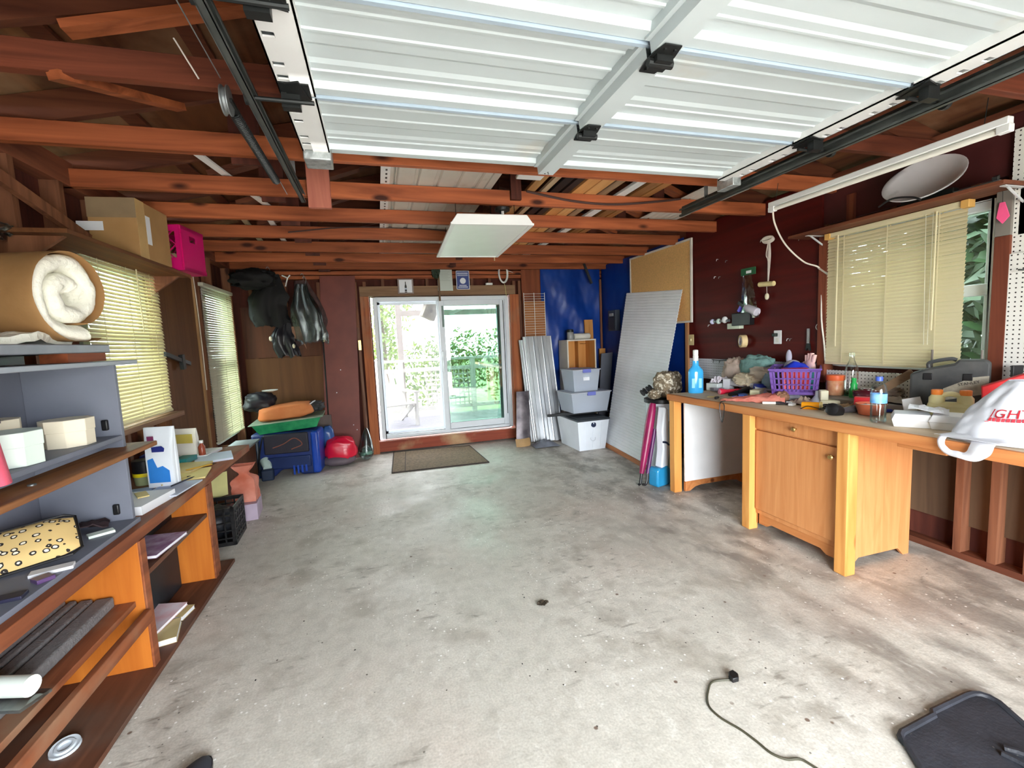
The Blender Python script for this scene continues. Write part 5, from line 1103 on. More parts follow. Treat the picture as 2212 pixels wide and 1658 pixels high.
MB().sheet(lambda u, v: outer[int(round(u*nb_))].lerp(inner[int(round(u*nb_))], v) + Vector((-.010*math.sin(PI*v)+.004*fbm(u*9, v*2), 0, .002*math.sin(u*30))), nb_, 5, .0012).xf(SGI).build('handle', BAG, sg, smooth=80)
MB().sheet(lambda u, v: (2.75-.20*v-.01*math.sin(PI*u), 1.25+.24*u+.01*math.sin(v*7), .955+.10*(1-v)**2*math.sin(PI*u)**.5+.004*fbm(u*6, v*6)), 16, 12, .0012).xf(SGI).build('loose_flap', BAG, sg, smooth=80)
hl = spline([(.07,.03,.25), (.05,.01,.31), (.09,.02,.335), (.13,.05,.30), (.10,.06,.25)], 8); MB().tube(hl, .012, n=8, rads=[.013+.002*math.sin(k*.4) for k in range(len(hl))]).build('handle', BAG, sg, smooth=80)
REDP = mat('red_bag_print', (214,60,72), .5)
def onbag(o_, u0, v0, du=.42, dv=.30):
    """bend a flat print onto the bag film: x runs round the bag, y up it"""
    for vt in o_.data.vertices:
        u = u0 + vt.co.x/1.05; v = v0 + vt.co.y/dv*1.0
        P0 = Vector(bagp(u, v)); tu = Vector(bagp(u+.004, v))-P0; tv = Vector(bagp(u, v+.004))-P0; n_ = tu.cross(tv).normalized()
        vt.co = P0 + n_*.004
    o_.location = (0,0,0); o_.rotation_euler = (0,0,0)
onbag(text(sg, 'IGHT', .058, (0,0,0), (0,0,0), REDP), .648, .42)
pb_ = MB()
for k in range(9): pb_.box(-.062+k*.0145, -.062+k*.0145+.011, -.008, .008, 0, .0006)
pb_.box(-.07, .075, -.0125, -.010, 0, .0006); onbag(pb_.build('print_bar', REDP, sg), .648, .33)
lw_ = lump('mixed_wrapper', 'red and white wrapper poking out under the shopping bag', 'wrapper', (2.80, 1.05, BT+.03), (.07,.05,.028), mat('red_white_film', (214,70,76), .4, c2=(240,232,236), vs=9), .2, 3, 31)
# leaning board, rods, dark bits at the window side
pl_ = thing('wooden_slat', 'dusty brown board leaning from the bench against the case', 'board', (3.20, 2.06, BT+.049), (0, 0, 0)); MB().bar((-.03, .20, .012), (.06, -.02, .20), .05, .012, up=(1,0,.3)).build('board', wood('dusty_brown', (150,124,98), (116,92,70), ax=1), pl_)
wsheet = MB().sheet(lambda u, v: (.14*u, -.05*u+.02*v, .10*v+.02*u), 4, 4, .004).build('white_board', FOAMW); wsheet.location = (3.03, 1.93, BT+.002); tag(wsheet, 'white board offcut standing behind the foam boxes', 'board')
for i, (y, lab) in enumerate(((1.98, 'thin grey rod standing behind the tool case on the left'), (1.735, 'thin grey rod standing behind the tool case on the right'))):
    o_ = MB().cyl((0,0,0), (0,0,.34), .006, n=8).build('threaded_rod', mat('grey_rod_%d' % i, (120,112,104), .5), loc=(3.325, y, BT+.0485)); tag(o_, lab, 'rod')
bs_ = thing('black_brush', 'black flat brush standing on the sill by the shopping bag', 'brush', (3.30, 1.575, BT+.049), (0, 0, R(-20))); MB().prism([(-.018,0),(.018,0),(.034,.26),(-.022,.26)], -.008, .008, 'y').build('blade', BLACK, bs_, bev=.003)
lump('dusty_bag', 'dusty grey brown rag heap by the soda bottle', 'rag', (3.28, 2.20, BT+.10), (.06,.09,.045), mat('dusty_cloth', (140,122,106), .9, c2=(108,92,80), vs=10), .2, 3, 41)
gt = thing('grey_vase', 'dull grey metal canister at the right photo edge', 'canister', (3.17, 1.17, BT+.049)); MB().lathe([(.05,0),(.07,.02),(.085,.08),(.08,.14),(.05,.18),(.045,.185)], n=24).build('body', mat('dull_pewter', (140,134,122), .4, metal=.5, var=.15), gt); MB().lathe([(.05,.183),(.065,.205),(.065,.225),(.03,.23)], n=24).build('black_cap', BLACK, gt)
hk = thing('wire_hook', 'black wire loop hanging from the bench front edge', 'hook', (2.545, 2.93, .94)); MB().tube(spline([(.09,.04,-.004), (.02,.0,-.002), (-.008,-.01,-.03), (-.012,-.025,-.11), (-.012,-.04,-.155), (-.012,-.055,-.11), (-.008,-.06,-.03), (-.006,-.045,-.004)], 6), .0035, n=6).build('wire', BLACK, hk)
for i, (x, y, a, lab) in enumerate(((3.23, 3.52, -25, 'black handled pliers lying at the bench back'), (3.12, 3.36, 15, 'black pistol grip tool lying behind the cartons'))):
    t = thing('pliers', lab, 'pliers', (x, y, BT+.06 if not i else BT+.02), (0, 0, R(a)))
    for s_ in (-1, 1): MB().tube(spline([(-.09, s_*.035, 0), (-.03, s_*.02, 0), (0, 0, 0)], 5), .008, n=8).build('handle', BLACK, t); MB().bar((0, 0, 0), (.05, -s_*.008, 0), .012, .012).build('jaw', DKMETAL, t)

# true sizes: the heap on the bench is grown about its standing points
def grow(names, k, pivot=None, shift=(0,0,0)):
    for o_ in list(COL.objects):
        if o_.parent is None and o_.get('label') and o_.name.split('.')[0] in names:
            pv = Vector(pivot) if pivot else Vector(o_.location); 
            o_.location = pv + (Vector(o_.location)-pv)*k + Vector(shift); o_.scale = tuple(s_*k for s_ in o_.scale)
grow(('purple_basket','red_box','teal_tin','blue_cloth','pink_wrapper'), 1.45, (3.235, 2.83, BT+.052), (-.085, -.035, .012))
grow(('knitted_hat','beige_bag','tan_glove','beige_hat','plush_rabbit','pink_glove','grey_tray'), 1.3, (3.38, 3.2, BT+.05))
grow(('cleaner_bottle','small_white_box','tissue_box','red_flashlight','black_flashlight','plastic_wrap_box','blue_case','paper_roll','folded_sheet','salmon_pouch','notepad','orange_vial','marker','grey_funnel','cream_bracket','spice_jar','soda_bottle','green_bottle','wire_goggles'), 1.25)
grow(('mini_sander','copper_bowl','water_bottle','foam_box','paper_napkin','red_case','maroon_pouch','oil_jug','red_packet','pliers'), 1.15)
# ================================================================ RIGHT WALL AND BACK RIGHT CORNER
def pegboard_mat(name, c, ax=(1, 2), pitch=.0254, r=.16):
    m, nt, b = _base(name); L_ = nt.links
    tc = N(nt, 'ShaderNodeTexCoord'); sp = N(nt, 'ShaderNodeSeparateXYZ'); L_.new(tc.outputs['Object'], sp.inputs[0]); hs = []
    for a in ax:
        d = N(nt, 'ShaderNodeMath', operation='DIVIDE'); d.inputs[1].default_value = pitch; L_.new(sp.outputs[a], d.inputs[0])
        f = N(nt, 'ShaderNodeMath', operation='FRACT'); L_.new(d.outputs[0], f.inputs[0])
        s_ = N(nt, 'ShaderNodeMath', operation='SUBTRACT'); s_.inputs[1].default_value = .5; L_.new(f.outputs[0], s_.inputs[0])
        p = N(nt, 'ShaderNodeMath', operation='POWER'); p.inputs[1].default_value = 2; ab = N(nt, 'ShaderNodeMath', operation='ABSOLUTE'); L_.new(s_.outputs[0], ab.inputs[0]); L_.new(ab.outputs[0], p.inputs[0]); hs.append(p)
    ad = N(nt, 'ShaderNodeMath', operation='ADD'); L_.new(hs[0].outputs[0], ad.inputs[0]); L_.new(hs[1].outputs[0], ad.inputs[1])
    lt = N(nt, 'ShaderNodeMath', operation='LESS_THAN'); lt.inputs[1].default_value = r*r; L_.new(ad.outputs[0], lt.inputs[0])
    mx = N(nt, 'ShaderNodeMixRGB'); mx.inputs[1].default_value = (*lin(c), 1); mx.inputs[2].default_value = (*lin((38,34,32)), 1); L_.new(lt.outputs[0], mx.inputs[0])
    L_.new(mx.outputs[0], b.inputs['Base Color']); b.inputs['Roughness'].default_value = .5; return m
PEG = pegboard_mat('white_pegboard', (228,226,220)); PEGG = pegboard_mat('grey_white_pegboard', (208,212,222))
def single(mb_, name, m, label, cat, group=None, loc=None, rot=None, **k): return tag(mb_.build(name, m, loc=loc, rot=rot, **k), label, cat, group)
single(MB().box(0, .006, 0, 1.62, 0, .26), 'pegboard', PEGG, 'low white pegboard strip behind the bench below the red plywood', 'pegboard', loc=(3.40, 2.80, .985))
single(MB().box(0, .006, 0, 1.0, 0, .165), 'pegboard', PEG, 'narrow pegboard strip below the workbench window', 'pegboard', loc=(3.40, 1.74, .985))
single(MB().box(0, .006, 0, .9, 0, .66), 'pegboard', PEG, 'upper white pegboard sheet at the right photo edge', 'pegboard', loc=(3.385, .78, 1.845))
single(MB().box(0, .006, 0, .92, 0, .86), 'pegboard', PEG, 'lower white pegboard sheet at the right photo edge', 'pegboard', loc=(3.372, .78, .985))
single(MB().cyl((0,0,0), (-.05,0,.0), .004, n=6), 'peg_hook', DKMETAL, 'dark peg hook on the right edge pegboard', 'hook', loc=(3.372, 1.60, 1.75))
mw = thing('metal_rail', 'dark wavy peg rail on the low pegboard strip', 'rail', (3.395, 3.85, 1.19)); MB().tube(spline([(0, -.18, 0), (-.004, -.06, .004), (-.004, .06, -.003), (0, .17, .002)], 5), .004, n=6).build('rail', DKMETAL, mw)
for y in (-.15, -.05, .05, .14): MB().tube([(-.004, y, 0), (-.012, y, -.03)], .003, n=5).build('prong', DKMETAL, mw)
# shelf over the workbench window
wsr = thing('wall_shelf', 'narrow dark board shelf above the workbench window', 'shelf', (3.31, 2.25, 2.215)); MB().box(-.13, .10, -.64, .66, -.022, 0).build('board', wood('dark_shelf', (120,70,48), (84,46,34), ax=1), wsr, bev=.003)
for y in (.52, -.62):
    b_ = MB(); b_.box(.075, .08, y-.012, y+.012, -.27, -.022); b_.bar((-.10, y, -.026), (.08, y, -.026), .024, .005); b_.bar((-.06, y, -.028), (.077, y, -.10), .006, .012); b_.build('bracket', mat('white_bracket_%d' % (y > 0), (206,208,210), .4, metal=.3), wsr)
dsh = thing('satellite_dish', 'off white satellite dish lying on the shelf above the window', 'dish', (3.27, 2.04, 2.216))
DM = Matrix.Translation((.0, 0, .15)) @ Vector((0,0,1)).rotation_difference(Vector((-.72,-.10,.55))).to_matrix().to_4x4()
MB().lathe([(.002,-.045),(.06,-.041),(.12,-.028),(.17,-.008),(.2,.006),(.203,.004),(.2,-.004),(.17,-.02),(.12,-.04),(.06,-.053),(.002,-.057)], n=40, m=DM @ Matrix.Diagonal((.85, 1.05, 1, 1))).build('reflector', mat('dish_paint', (206,202,204), .5, var=.05, dirt=((120,112,108), 6, .6, .8)), dsh, smooth=60)
MB().tube(spline([(-.10,.18,.03), (-.13,.08,.05), (-.12,-.02,.03), (-.10,-.06,.004)], 6), .006, n=7).build('cable', BLACK, dsh); MB().box(.0, .05, -.16, .12, 0, .05).build('mount', DKMETAL, dsh, bev=.004)
sk = thing('scrap_metal', 'flat grey metal bracket lying on the shelf beside the dish', 'bracket', (3.27, 1.77, 2.216)); MB().box(-.05, .06, -.12, .08, .0, .012).build('plate', GALV, sk); MB().bar((-.05,-.1,.02), (.05,-.06,.05), .02, .02).build('arm', DKMETAL, sk)
single(MB().box(3.40, 3.415, 2.55, 2.61, 2.24, 2.45), 'stub_board', TRIM, 'short red brown board fixed on the wall above the shelf', 'board')
pt_ = thing('pink_tag', 'small bright pink rag hanging from the shelf end', 'rag', (3.355, 1.695, 2.11)); MB().prism([(-.004,.02),(.012,.02),(.02,-.06),(.0,-.095),(-.022,-.06)], -.003, .003, 'x', m=Matrix.Diagonal((1,1.3,1,1))).build('cloth', mat('hot_pink', (240,90,140), .6), pt_); MB().tube([(0, .004, .02), (0, .006, .08)], .0015, n=5).build('string', BLACK, pt_)
# fluorescent strip hung under the joists, with its cord
fs_ = thing('fluorescent_strip', 'long thin white fluorescent strip hanging by the right wall', 'lamp', (2.76, 2.03, 2.325)); MB().box(-.02, .02, -.645, .645, .028, .062).build('channel', WHITE, fs_, bev=.004); MB().cyl((0, -.60, .012), (0, .60, .012), .0145, n=16).build('tube', mat('unlit_tube', (238,236,226), .3, var=.01), fs_)
for y in (-.625, .625): MB().box(-.018, .018, y-.025, y+.025, -.005, .03).build('end_cap', WHITE, fs_, bev=.004)
for y in (-.55, .6): MB().tube([(0, y, .06), (.02, y, .185)], .002, n=5).build('hanging_wire', DKMETAL, fs_)
cw = single(MB().tube(spline([(2.765, 2.66, 2.37), (2.83, 2.70, 2.25), (3.02, 2.78, 2.12), (3.22, 2.80, 2.0), (3.375, 2.79, 1.945), (3.378, 2.775, 1.80), (3.365, 2.76, 1.55), (3.362, 2.73, 1.35), (3.365, 2.72, 1.20)], 8), .006, n=7), 'power_cord', mat('white_power_cord', (224,216,204), .5), 'white power cord looping from the strip light to the window frame', 'cord')
single(MB().bar((3.37, 2.80, 1.955), (3.37, 2.71, 1.885), .012, .012), 'cord_clip', mat('tan_clip', (190,180,168), .5), 'small tan clip holding the white cord by the window', 'clip')
# things hung on the red plywood
xw = 3.393
st = thing('string_bundle', 'hank of white twine on a wooden toggle hung on the red wall', 'twine', (xw-.012, 3.285, 2.27)); TW = mat('white_twine', (226,216,206), .8)
hank = []
for k in range(9):
    a = random.uniform(-.03, .03); hank.append(a)
    MB().tube(spline([(-.004*k/3, a*.6, 0), (-.012, a+.012*math.sin(k), -.12), (-.006, a*.6, -.24+.03*(k % 3)), (-.008, a*.2, -.36)], 6), .0025, n=5).build('strand', TW, st)
for k in range(3): MB().tube([(-.006-.006*k, .055*math.cos(t), .018*math.sin(t)+.006*k) for t in [2*PI*j/24 for j in range(24)]], .010, n=6, closed=True).build('loop', TW, st)
MB().cyl((-.02, -.075, -.385), (-.02, .08, -.375), .022, n=16).build('toggle', mat('pale_toggle', (230,212,156), .5), st); tg_ = MB().ball((-.018, .0, -.49), (.012,.022,.03), 12, 8).build('charm', mat('cream_charm', (232,226,196), .5), st); MB().tube([(-.016, .005, -.40), (-.016, .002, -.47)], .002, n=5).build('strand', TW, st)
bgx = thing('spray_kit', 'spray bottle with violet trigger in a clear bag with green header', 'bottle kit', (xw-.03, 3.50, 2.03)); MB().box(-.004, .004, -.085, .085, -.03, .035).build('header_card', mat('dark_green_card', (30,92,56), .5), bgx); MB().box(-.006, -.004, -.04, .02, -.015, .01).build('header_print', PAPER, bgx)
MB().sheet(lambda u, v: (-.015-.025*math.sin(PI*u)*math.sin(PI*v)+.006*fbm(u*6, v*6), (u-.5)*(.10+.13*v)-.03*v, -.03-.40*v), 16, 18, .0006).build('bag', glass('clear_bag_film', (226,220,224), rough=.15, refl=.12), bgx, smooth=70)
MB().lathe([(.03,0),(.038,.01),(.038,.12),(.02,.16),(.014,.17)], n=20, m=Matrix.Translation((-.02, -.135, -.385)) @ Matrix.Rotation(R(-66), 4, 'X')).build('bottle', mat('milky_plastic', (206,202,214), .4), bgx); VIO = mat('violet_plastic', (92,84,190), .4)
MB().bar((-.02, .03, -.315), (-.02, .09, -.275), .025, .03).build('trigger_head', BLACK, bgx); MB().bar((-.02, .06, -.305), (-.02, .10, -.36), .015, .02).build('trigger', VIO, bgx)
bx_ = thing('wall_caddy', 'black box on the red wall holding a row of white bulbs', 'caddy', (xw-.035, 3.58, 1.59)); MB().box(-.03, .034, -.13, .09, -.055, .065).build('box', BLACK, bx_, bev=.006)
for i, (y, r_, c_) in enumerate(((.19, .032, (232,232,232)), (.275, .026, (206,226,214)), (.365, .026, (206,206,236)))): 
    MB().ball((-.02, y, .01 if i == 0 else -.0), (.025, r_, r_*1.05), 16, 10).build('bulb', mat('bulb_glass_%d' % i, c_, .25), bx_); MB().cyl((-.02, y-.02, .0), (-.02, y-.06, .0), .014, n=12).build('bulb_base', GALV, bx_)
MB().box(-.02, .034, .0, .16, -.085, -.03).build('tray', mat('pale_green_tray', (196,206,186), .5), bx_, bev=.004)
tp = thing('tape_roll', 'roll of beige masking tape hung on the red wall', 'tape', (xw-.03, 3.56, 1.385)); TM = Matrix.Rotation(R(90), 4, 'Y') @ Matrix.Rotation(R(25), 4, 'X'); MB().lathe([(.04,-.025),(.06,-.025),(.06,.025),(.04,.025),(.04,-.025)], n=28, m=TM, cap=False).build('tape', mat('masking_tape', (226,200,150), .6), tp); MB().lathe([(.036,-.026),(.041,-.026),(.041,.026),(.036,.026),(.036,-.026)], n=28, m=TM, cap=False).build('core', PAPER, tp)
ot = thing('wall_outlet', 'white duplex outlet with a dark plug on the red wall', 'outlet', (xw, 3.19, 1.415)); MB().box(-.006, 0, -.04, .04, -.06, .06).build('plate', WHITE, ot, bev=.003); MB().box(-.008, -.006, -.015, .015, -.045, -.008).build('socket', mat('ivory_socket', (214,214,206), .4), ot); MB().box(-.04, -.006, -.005, .03, .006, .036).build('plug', mat('green_black_plug', (40,52,46), .5), ot, bev=.005)
sw = thing('light_switch', 'beige light switch plate beside the corkboard', 'switch', (xw-.005, 4.34, 1.405)); MB().box(-.006, 0, -.045, .045, -.06, .06).build('plate', mat('beige_plate', (216,196,144), .4), sw, bev=.003); MB().box(-.016, -.005, -.006, .006, -.012, .012).build('toggle', mat('ivory_toggle', (226,212,170), .4), sw)
wr_ = thing('wrench', 'chrome adjustable wrench hung beside the window', 'wrench', (xw-.01, 2.885, 1.33)); MB().bar((0, 0, .02), (0, 0, .15), .01, .024, up=(0,1,0)).build('handle', mat('chrome', (200,204,206), .2, metal=1), wr_); MB().prism([(-.022,-.03),(-.008,-.03),(-.004,-.01),(.008,-.012),(.014,-.03),(.022,-.02),(.012,.03),(-.014,.03)], -.006, .006, 'x').build('jaw', DKMETAL, wr_)
single(MB().tube([(0, .025*math.cos(t), .025*math.sin(t)) for t in [2*PI*k/24 for k in range(24)]], .003, n=6, closed=True), 'key_ring', mat('pale_ring', (226,218,206), .5), 'thin pale ring hanging on the red wall by the window', 'ring', loc=(xw-.006, 2.80, 1.49))
for i, (y, z) in enumerate(((3.925,2.22),(3.80,2.185),(3.96,2.05),(3.895,2.04),(3.37,2.29),(2.98,2.22),(4.05,1.56),(3.05,1.40),(3.08,1.40),(2.78,1.72))): single(MB().tube([(0,0,0), (-.018,0,0), (-.02,.004,-.018)], .0028, n=5), 'cup_hook', GALV if i % 2 else WHITE, 'tiny metal hook screwed into the red plywood', 'hook', 'hooks on the red plywood', loc=(xw, y, z))
# corkboard, tarps, fuse box
ckb = thing('corkboard', 'large framed corkboard fixed high on the right wall', 'corkboard', (3.372, 4.935, 1.60)); MB().box(-.004, .01, -.61, .61, .02, .90).build('cork', mat('cork', (226,178,114), .9, var=.10, vs=60, bump=.3, bs=200), ckb)
for bx4 in ((-.635,.635,0,.022), (-.635,.635,.898,.92), (-.635,-.613,.022,.898), (.613,.635,.022,.898)): MB().box(-.012, .01, *bx4).build('frame', mat('white_frame', (216,210,200), .5) if 'white_frame' not in MATS else MATS['white_frame'], ckb, bev=.002)
TARP = mat('blue_tarp', (8,48,128), .38, c2=(14,62,150), vs=3, bump=.25, bs=9)
t1 = thing('blue_tarp', 'wrinkled blue tarp pinned over the back wall', 'tarp', (2.88, 6.46, 0))
MB().sheet(lambda u, v: ((u-.5)*.98, -.018*fbm(u*3.5, v*5, 1)-.012*math.sin((u*3+v*4.5)*4)*math.sin(PI*v)-.004, .06+2.49*v-.02*math.sin(u*9)*v), 60, 90, .002).build('sheet', TARP, t1, smooth=80); MB().tube(spline([(-.48,-.03,2.55), (-.2,-.04,2.58), (.1,-.03,2.53), (.48,-.03,2.56)], 6), .004, n=6).build('cord', TW, t1)
t2 = thing('blue_tarp', 'blue tarp covering the right wall behind the white ribbed panel', 'tarp', (3.405, 5.46, 0)); MB().sheet(lambda u, v: (-.004-.008*fbm(u*4, v*4, 8)-.003, (u-.5)*1.98, .30+2.26*v), 60, 50, .002).build('sheet', TARP, t2, smooth=80)
fb = thing('fuse_box', 'small grey fuse box mounted on the blue tarped wall', 'fuse box', (3.385, 6.01, 1.56)); MB().box(-.07, .005, -.11, .11, 0, .30).build('body', mat('slate_metal', (58,64,76), .5), fb, bev=.006); MB().box(-.076, -.07, -.09, .09, .02, .20).build('door', mat('dark_slate', (44,48,58), .5), fb, bev=.004); MB().box(-.078, -.07, -.05, .06, .215, .255).build('label', mat('grey_label', (160,164,168), .5), fb)
single(MB().box(3.375, 3.405, 4.385, 4.43, .30, 1.60), 'trim_board', wood('pale_trim', (206,156,110), (176,120,80), ax=2), 'pale vertical board at the edge of the blue tarp', 'board')
# ribbed white panel leaning on the right wall
wp = thing('ribbed_panel', 'large white ribbed panel leaning on the right wall under the corkboard', 'panel', (2.82, 4.85, 0))
c0 = Vector((2.82, 4.85, 0)); BLc, BRc, TRc, TLc = Vector((2.87,5.44,.055))-c0, Vector((2.77,4.24,.045))-c0, Vector((3.365,4.46,1.98))-c0, Vector((3.365,5.66,2.07))-c0
nr = (BRc-BLc).cross(TLc-BLc).normalized(); nr = -nr if nr.x > 0 else nr
def ppt(u, v, d=0): return BLc.lerp(BRc, u).lerp(TLc.lerp(TRc, u), v) + nr*d
rows = 56; m = MB()
def rib(u, v):
    k = v*rows; f = k-math.floor(k); return ppt(u, v, .005 if .18 < f < .82 else 0)
vlist = []
for k in range(rows): vlist += [(k+.02)/rows, (k+.2)/rows, (k+.8)/rows, (k+.98)/rows]
def sh(u, v): 
    i = min(len(vlist)-1, int(round(v*(len(vlist)-1)))); d = .005 if i % 4 in (1, 2) else 0; return ppt(u, vlist[i], d)
m.sheet(sh, 2, len(vlist)-1, .006); m.build('ribbed_sheet', mat('ribbed_white', (240,243,248), .5, var=.03), wp, smooth=0)
MB().add([ppt(0,-.025,.012), ppt(1,-.025,.012), ppt(1,.0,.012), ppt(0,.0,.012), ppt(0,-.025,-.015), ppt(1,-.025,-.015), ppt(1,0,-.015), ppt(0,0,-.015)], [(0,1,2,3),(7,6,5,4),(0,4,5,1),(1,5,6,2),(2,6,7,3),(3,7,4,0)]).build('bottom_rail', wood('orange_rail', (206,140,90), (170,104,62), ax=1), wp)
# ---- against the back wall right of the door
wsf = thing('wire_shelf', 'white wire closet shelf standing on end against the back wall', 'shelf', (2.26, 6.40, .9)); WW = mat('white_wire', (226,224,216), .4)
for k in range(34): MB().cyl((-.16, -.004, .05+k*.0365), (.165, -.004, .05+k*.0365), .0026, n=5).build('cross_wire', WW, wsf)
for x in (-.16, .0, .165): MB().cyl((x, 0, 0), (x, 0, 1.27), .0045, n=6).build('long_wire', WW, wsf)
single(MB().box(2.10, 2.43, 6.415, 6.43, .95, 2.05), 'tan_board', wood('tan_ply', (176,116,66), (150,92,50), ax=0, sc=5), 'tan plywood piece behind the wire shelf', 'board')
cm = thing('corrugated_sheet', 'shiny corrugated metal sheets leaning beside the patio door', 'metal sheet', (2.27, 6.2, 0)); CGM = mat('corrugated_steel', (206,210,214), .3, metal=.7, var=.10, vs=4, stretch=(1,1,.3))
def corr(u, v, dx=0, dy=0): 
    x = (u-.5)*.44; k = u*3.2+.1; f = k-math.floor(k); d = .026*max(0, min(1, (.24-abs(f-.5))/.08))
    return (x+dx+.06*(1-v)-.03, .20*v-.10-d+dy-.02*(1-v)**3, .01+1.52*v)
MB().sheet(lambda u, v: corr(u, v), 90, 10, .0015).build('sheet', CGM, cm, smooth=50); MB().sheet(lambda u, v: corr(u, v*.97, -.045, .05), 60, 8, .0015).build('sheet', CGM, cm, smooth=50)
dkp = thing('scuffed_metal_sheet', 'dark scuffed metal panel with rusty foot leaning by the patio door', 'panel', (1.90, 6.02, 0), (0, 0, R(8))); SCF = mat('scuffed_dark_metal', (84,78,84), .45, metal=.4, c2=(140,132,136), vs=7, dirt=((150,110,74), 3, .62, .75))
MB().sheet(lambda u, v: ((u-.5)*(.22-.02*v)+.10*v-.05, .16*v-.03*math.sin(PI*u)-.06, .01+.75*v), 10, 12, .012).build('sheet', SCF, dkp, smooth=50); MB().sheet(lambda u, v: ((u-.5)*.225-.05, -.035*math.sin(PI*u)-.066+.025*v, .005+.11*v), 10, 3, .014).build('rusty_foot', mat('rust_tan', (168,134,90), .7, var=.15), dkp, smooth=50)
single(MB().sheet(lambda u, v: ((u-.5)*.36, (v-.5)*.26, .015+.07*math.sin(PI*u)*math.sin(PI*v)*(1+.5*fbm(u*4, v*4))), 16, 12, .006), 'grey_plastic_cover', mat('slate_plastic', (112,116,126), .45, var=.12, vs=8), 'crumpled slate grey plastic on the floor by the metal sheets', 'plastic', loc=(2.14, 5.86, .0))
# open white cabinet
wc = thing('open_cabinet', 'tall white cabinet with open wooden inside in the back corner', 'cabinet', (2.86, 6.26, 0)); WCB = mat('off_white_panel', (214,208,196), .55, var=.05); TAN = wood('tan_inside', (214,156,90), (194,132,68), ax=2, sc=5)
MB().box(-.23, -.212, -.17, .15, 0, 1.455).build('side', WCB, wc); MB().box(.212, .23, -.17, .15, 0, 1.455).build('side', WCB, wc); MB().box(-.212, .212, -.17, .15, 1.437, 1.455).build('top', WCB, wc); MB().box(-.212, .212, .135, .15, 0, 1.437).build('back', TAN, wc); MB().box(-.2115, -.205, -.165, .135, .02, 1.437).build('lining', TAN, wc); MB().box(.205, .2115, -.165, .135, .02, 1.437).build('lining', TAN, wc); MB().box(-.212, .212, -.17, .135, 0, .02).build('bottom', WCB, wc); MB().box(-.205, .205, -.15, .13, .62, .64).build('shelf', TAN, wc); MB().box(.02, .035, .0, .12, .66, 1.43).build('divider', TAN, wc); MB().cyl((.10, -.1, 1.39), (.10, .1, 1.39), .004, n=6).build('rod', BRASS, wc)
carton('maroon_box', 'dark maroon box inside the open white cabinet', 'box', (2.77, 6.24, .641), (.10,.12,.24), 0, mat('maroon_card', (110,28,32), .6))
lath('steel_jar', 'grey jar with dark lid on top of the white cabinet', 'jar', (2.74, 6.22, 1.456), (('jar', [(.045,0),(.05,.01),(.05,.11),(.045,.115)], mat('smoky_glass', (150,150,148), .2)), ('lid', [(.052,.112),(.053,.118),(.05,.15),(.03,.156)], DKMETAL)))
lath('paper_towel', 'roll of paper towel lying on top of the white cabinet', 'paper roll', (2.93, 6.24, 1.501), (('roll', [(.015,-.13),(.044,-.13),(.045,-.125),(.045,.125),(.044,.13),(.015,.13)], mat('soft_white_paper', (214,210,198), .9)),), rot=(0, R(90), R(4)))
for i, (x0, x1, y, zt_, tx_, m_, lab) in enumerate(((3.11, 3.25, 6.40, 1.75, -.05, wood('grainy_plank', (206,150,86), (160,100,50), ax=2, knots=(90,50,30)), 'tall grainy plank leaning in the back corner'), (3.28, 3.38, 6.35, 1.30, 0, TAN, 'short tan plank leaning in the back corner'), (3.345, 3.375, 6.42, 2.36, 0, STUD, 'tall thin stick standing in the back corner'), (3.30, 3.36, 6.25, 1.22, .02, wood('yellow_offcut', (222,176,104), (196,140,74), ax=2), 'yellow wood offcut in the back corner'))):
    o_ = MB().prism([(x0, 0), (x1, 0), (x1+tx_, zt_), (x0+tx_, zt_)], y, y+.02, 'y'); single(o_, 'plank', m_, lab, 'plank', 'wood offcuts in the back corner')
single(MB().prism([(3.10, 0), (3.26, 0), (3.385, 1.24), (3.20, 1.23)], 6.13, 6.15, 'y'), 'grey_board', mat('slate_board', (100,104,114), .6, var=.06), 'slate grey board leaning beside the plastic bins', 'board')
carton('white_packet', 'small white packet between plank and grey board', 'packet', (3.15, 6.30, 0), (.06,.05,1.10), 0, PAPER2)
# storage bins
CLB = frosted('frosted_bin_plastic', (226,232,240), .32); WTB = mat('white_tote_plastic', (226,232,240), .4, var=.03)
def taper_box(a, b, c, d, h, t=.004, open_=True):
    """rect a x b at the foot, c x d at height h, walls with thickness"""
    q = MB(); r0 = [(-a/2,-b/2),(a/2,-b/2),(a/2,b/2),(-a/2,b/2)]; r1 = [(-c/2,-d/2),(c/2,-d/2),(c/2,d/2),(-c/2,d/2)]
    i0 = [(x*(1-2*t/a), y*(1-2*t/b)) for x, y in r0]; i1 = [(x*(1-2*t/c), y*(1-2*t/d)) for x, y in r1]
    v = [(x,y,0) for x,y in r0]+[(x,y,h) for x,y in r1]+[(x,y,h) for x,y in i1]+[(x,y,t) for x,y in i0]
    f = [(3,2,1,0)]+[(i,(i+1)%4,4+(i+1)%4,4+i) for i in range(4)]+[(4+i,4+(i+1)%4,8+(i+1)%4,8+i) for i in range(4)]+[(8+i,8+(i+1)%4,12+(i+1)%4,12+i) for i in range(4)]+[(12,13,14,15)]
    return q.add(v, f)
tt = thing('storage_tote', 'white storage tote with black lid under the clear bins', 'bin', (2.62, 5.64, 0), (0, 0, R(2)))
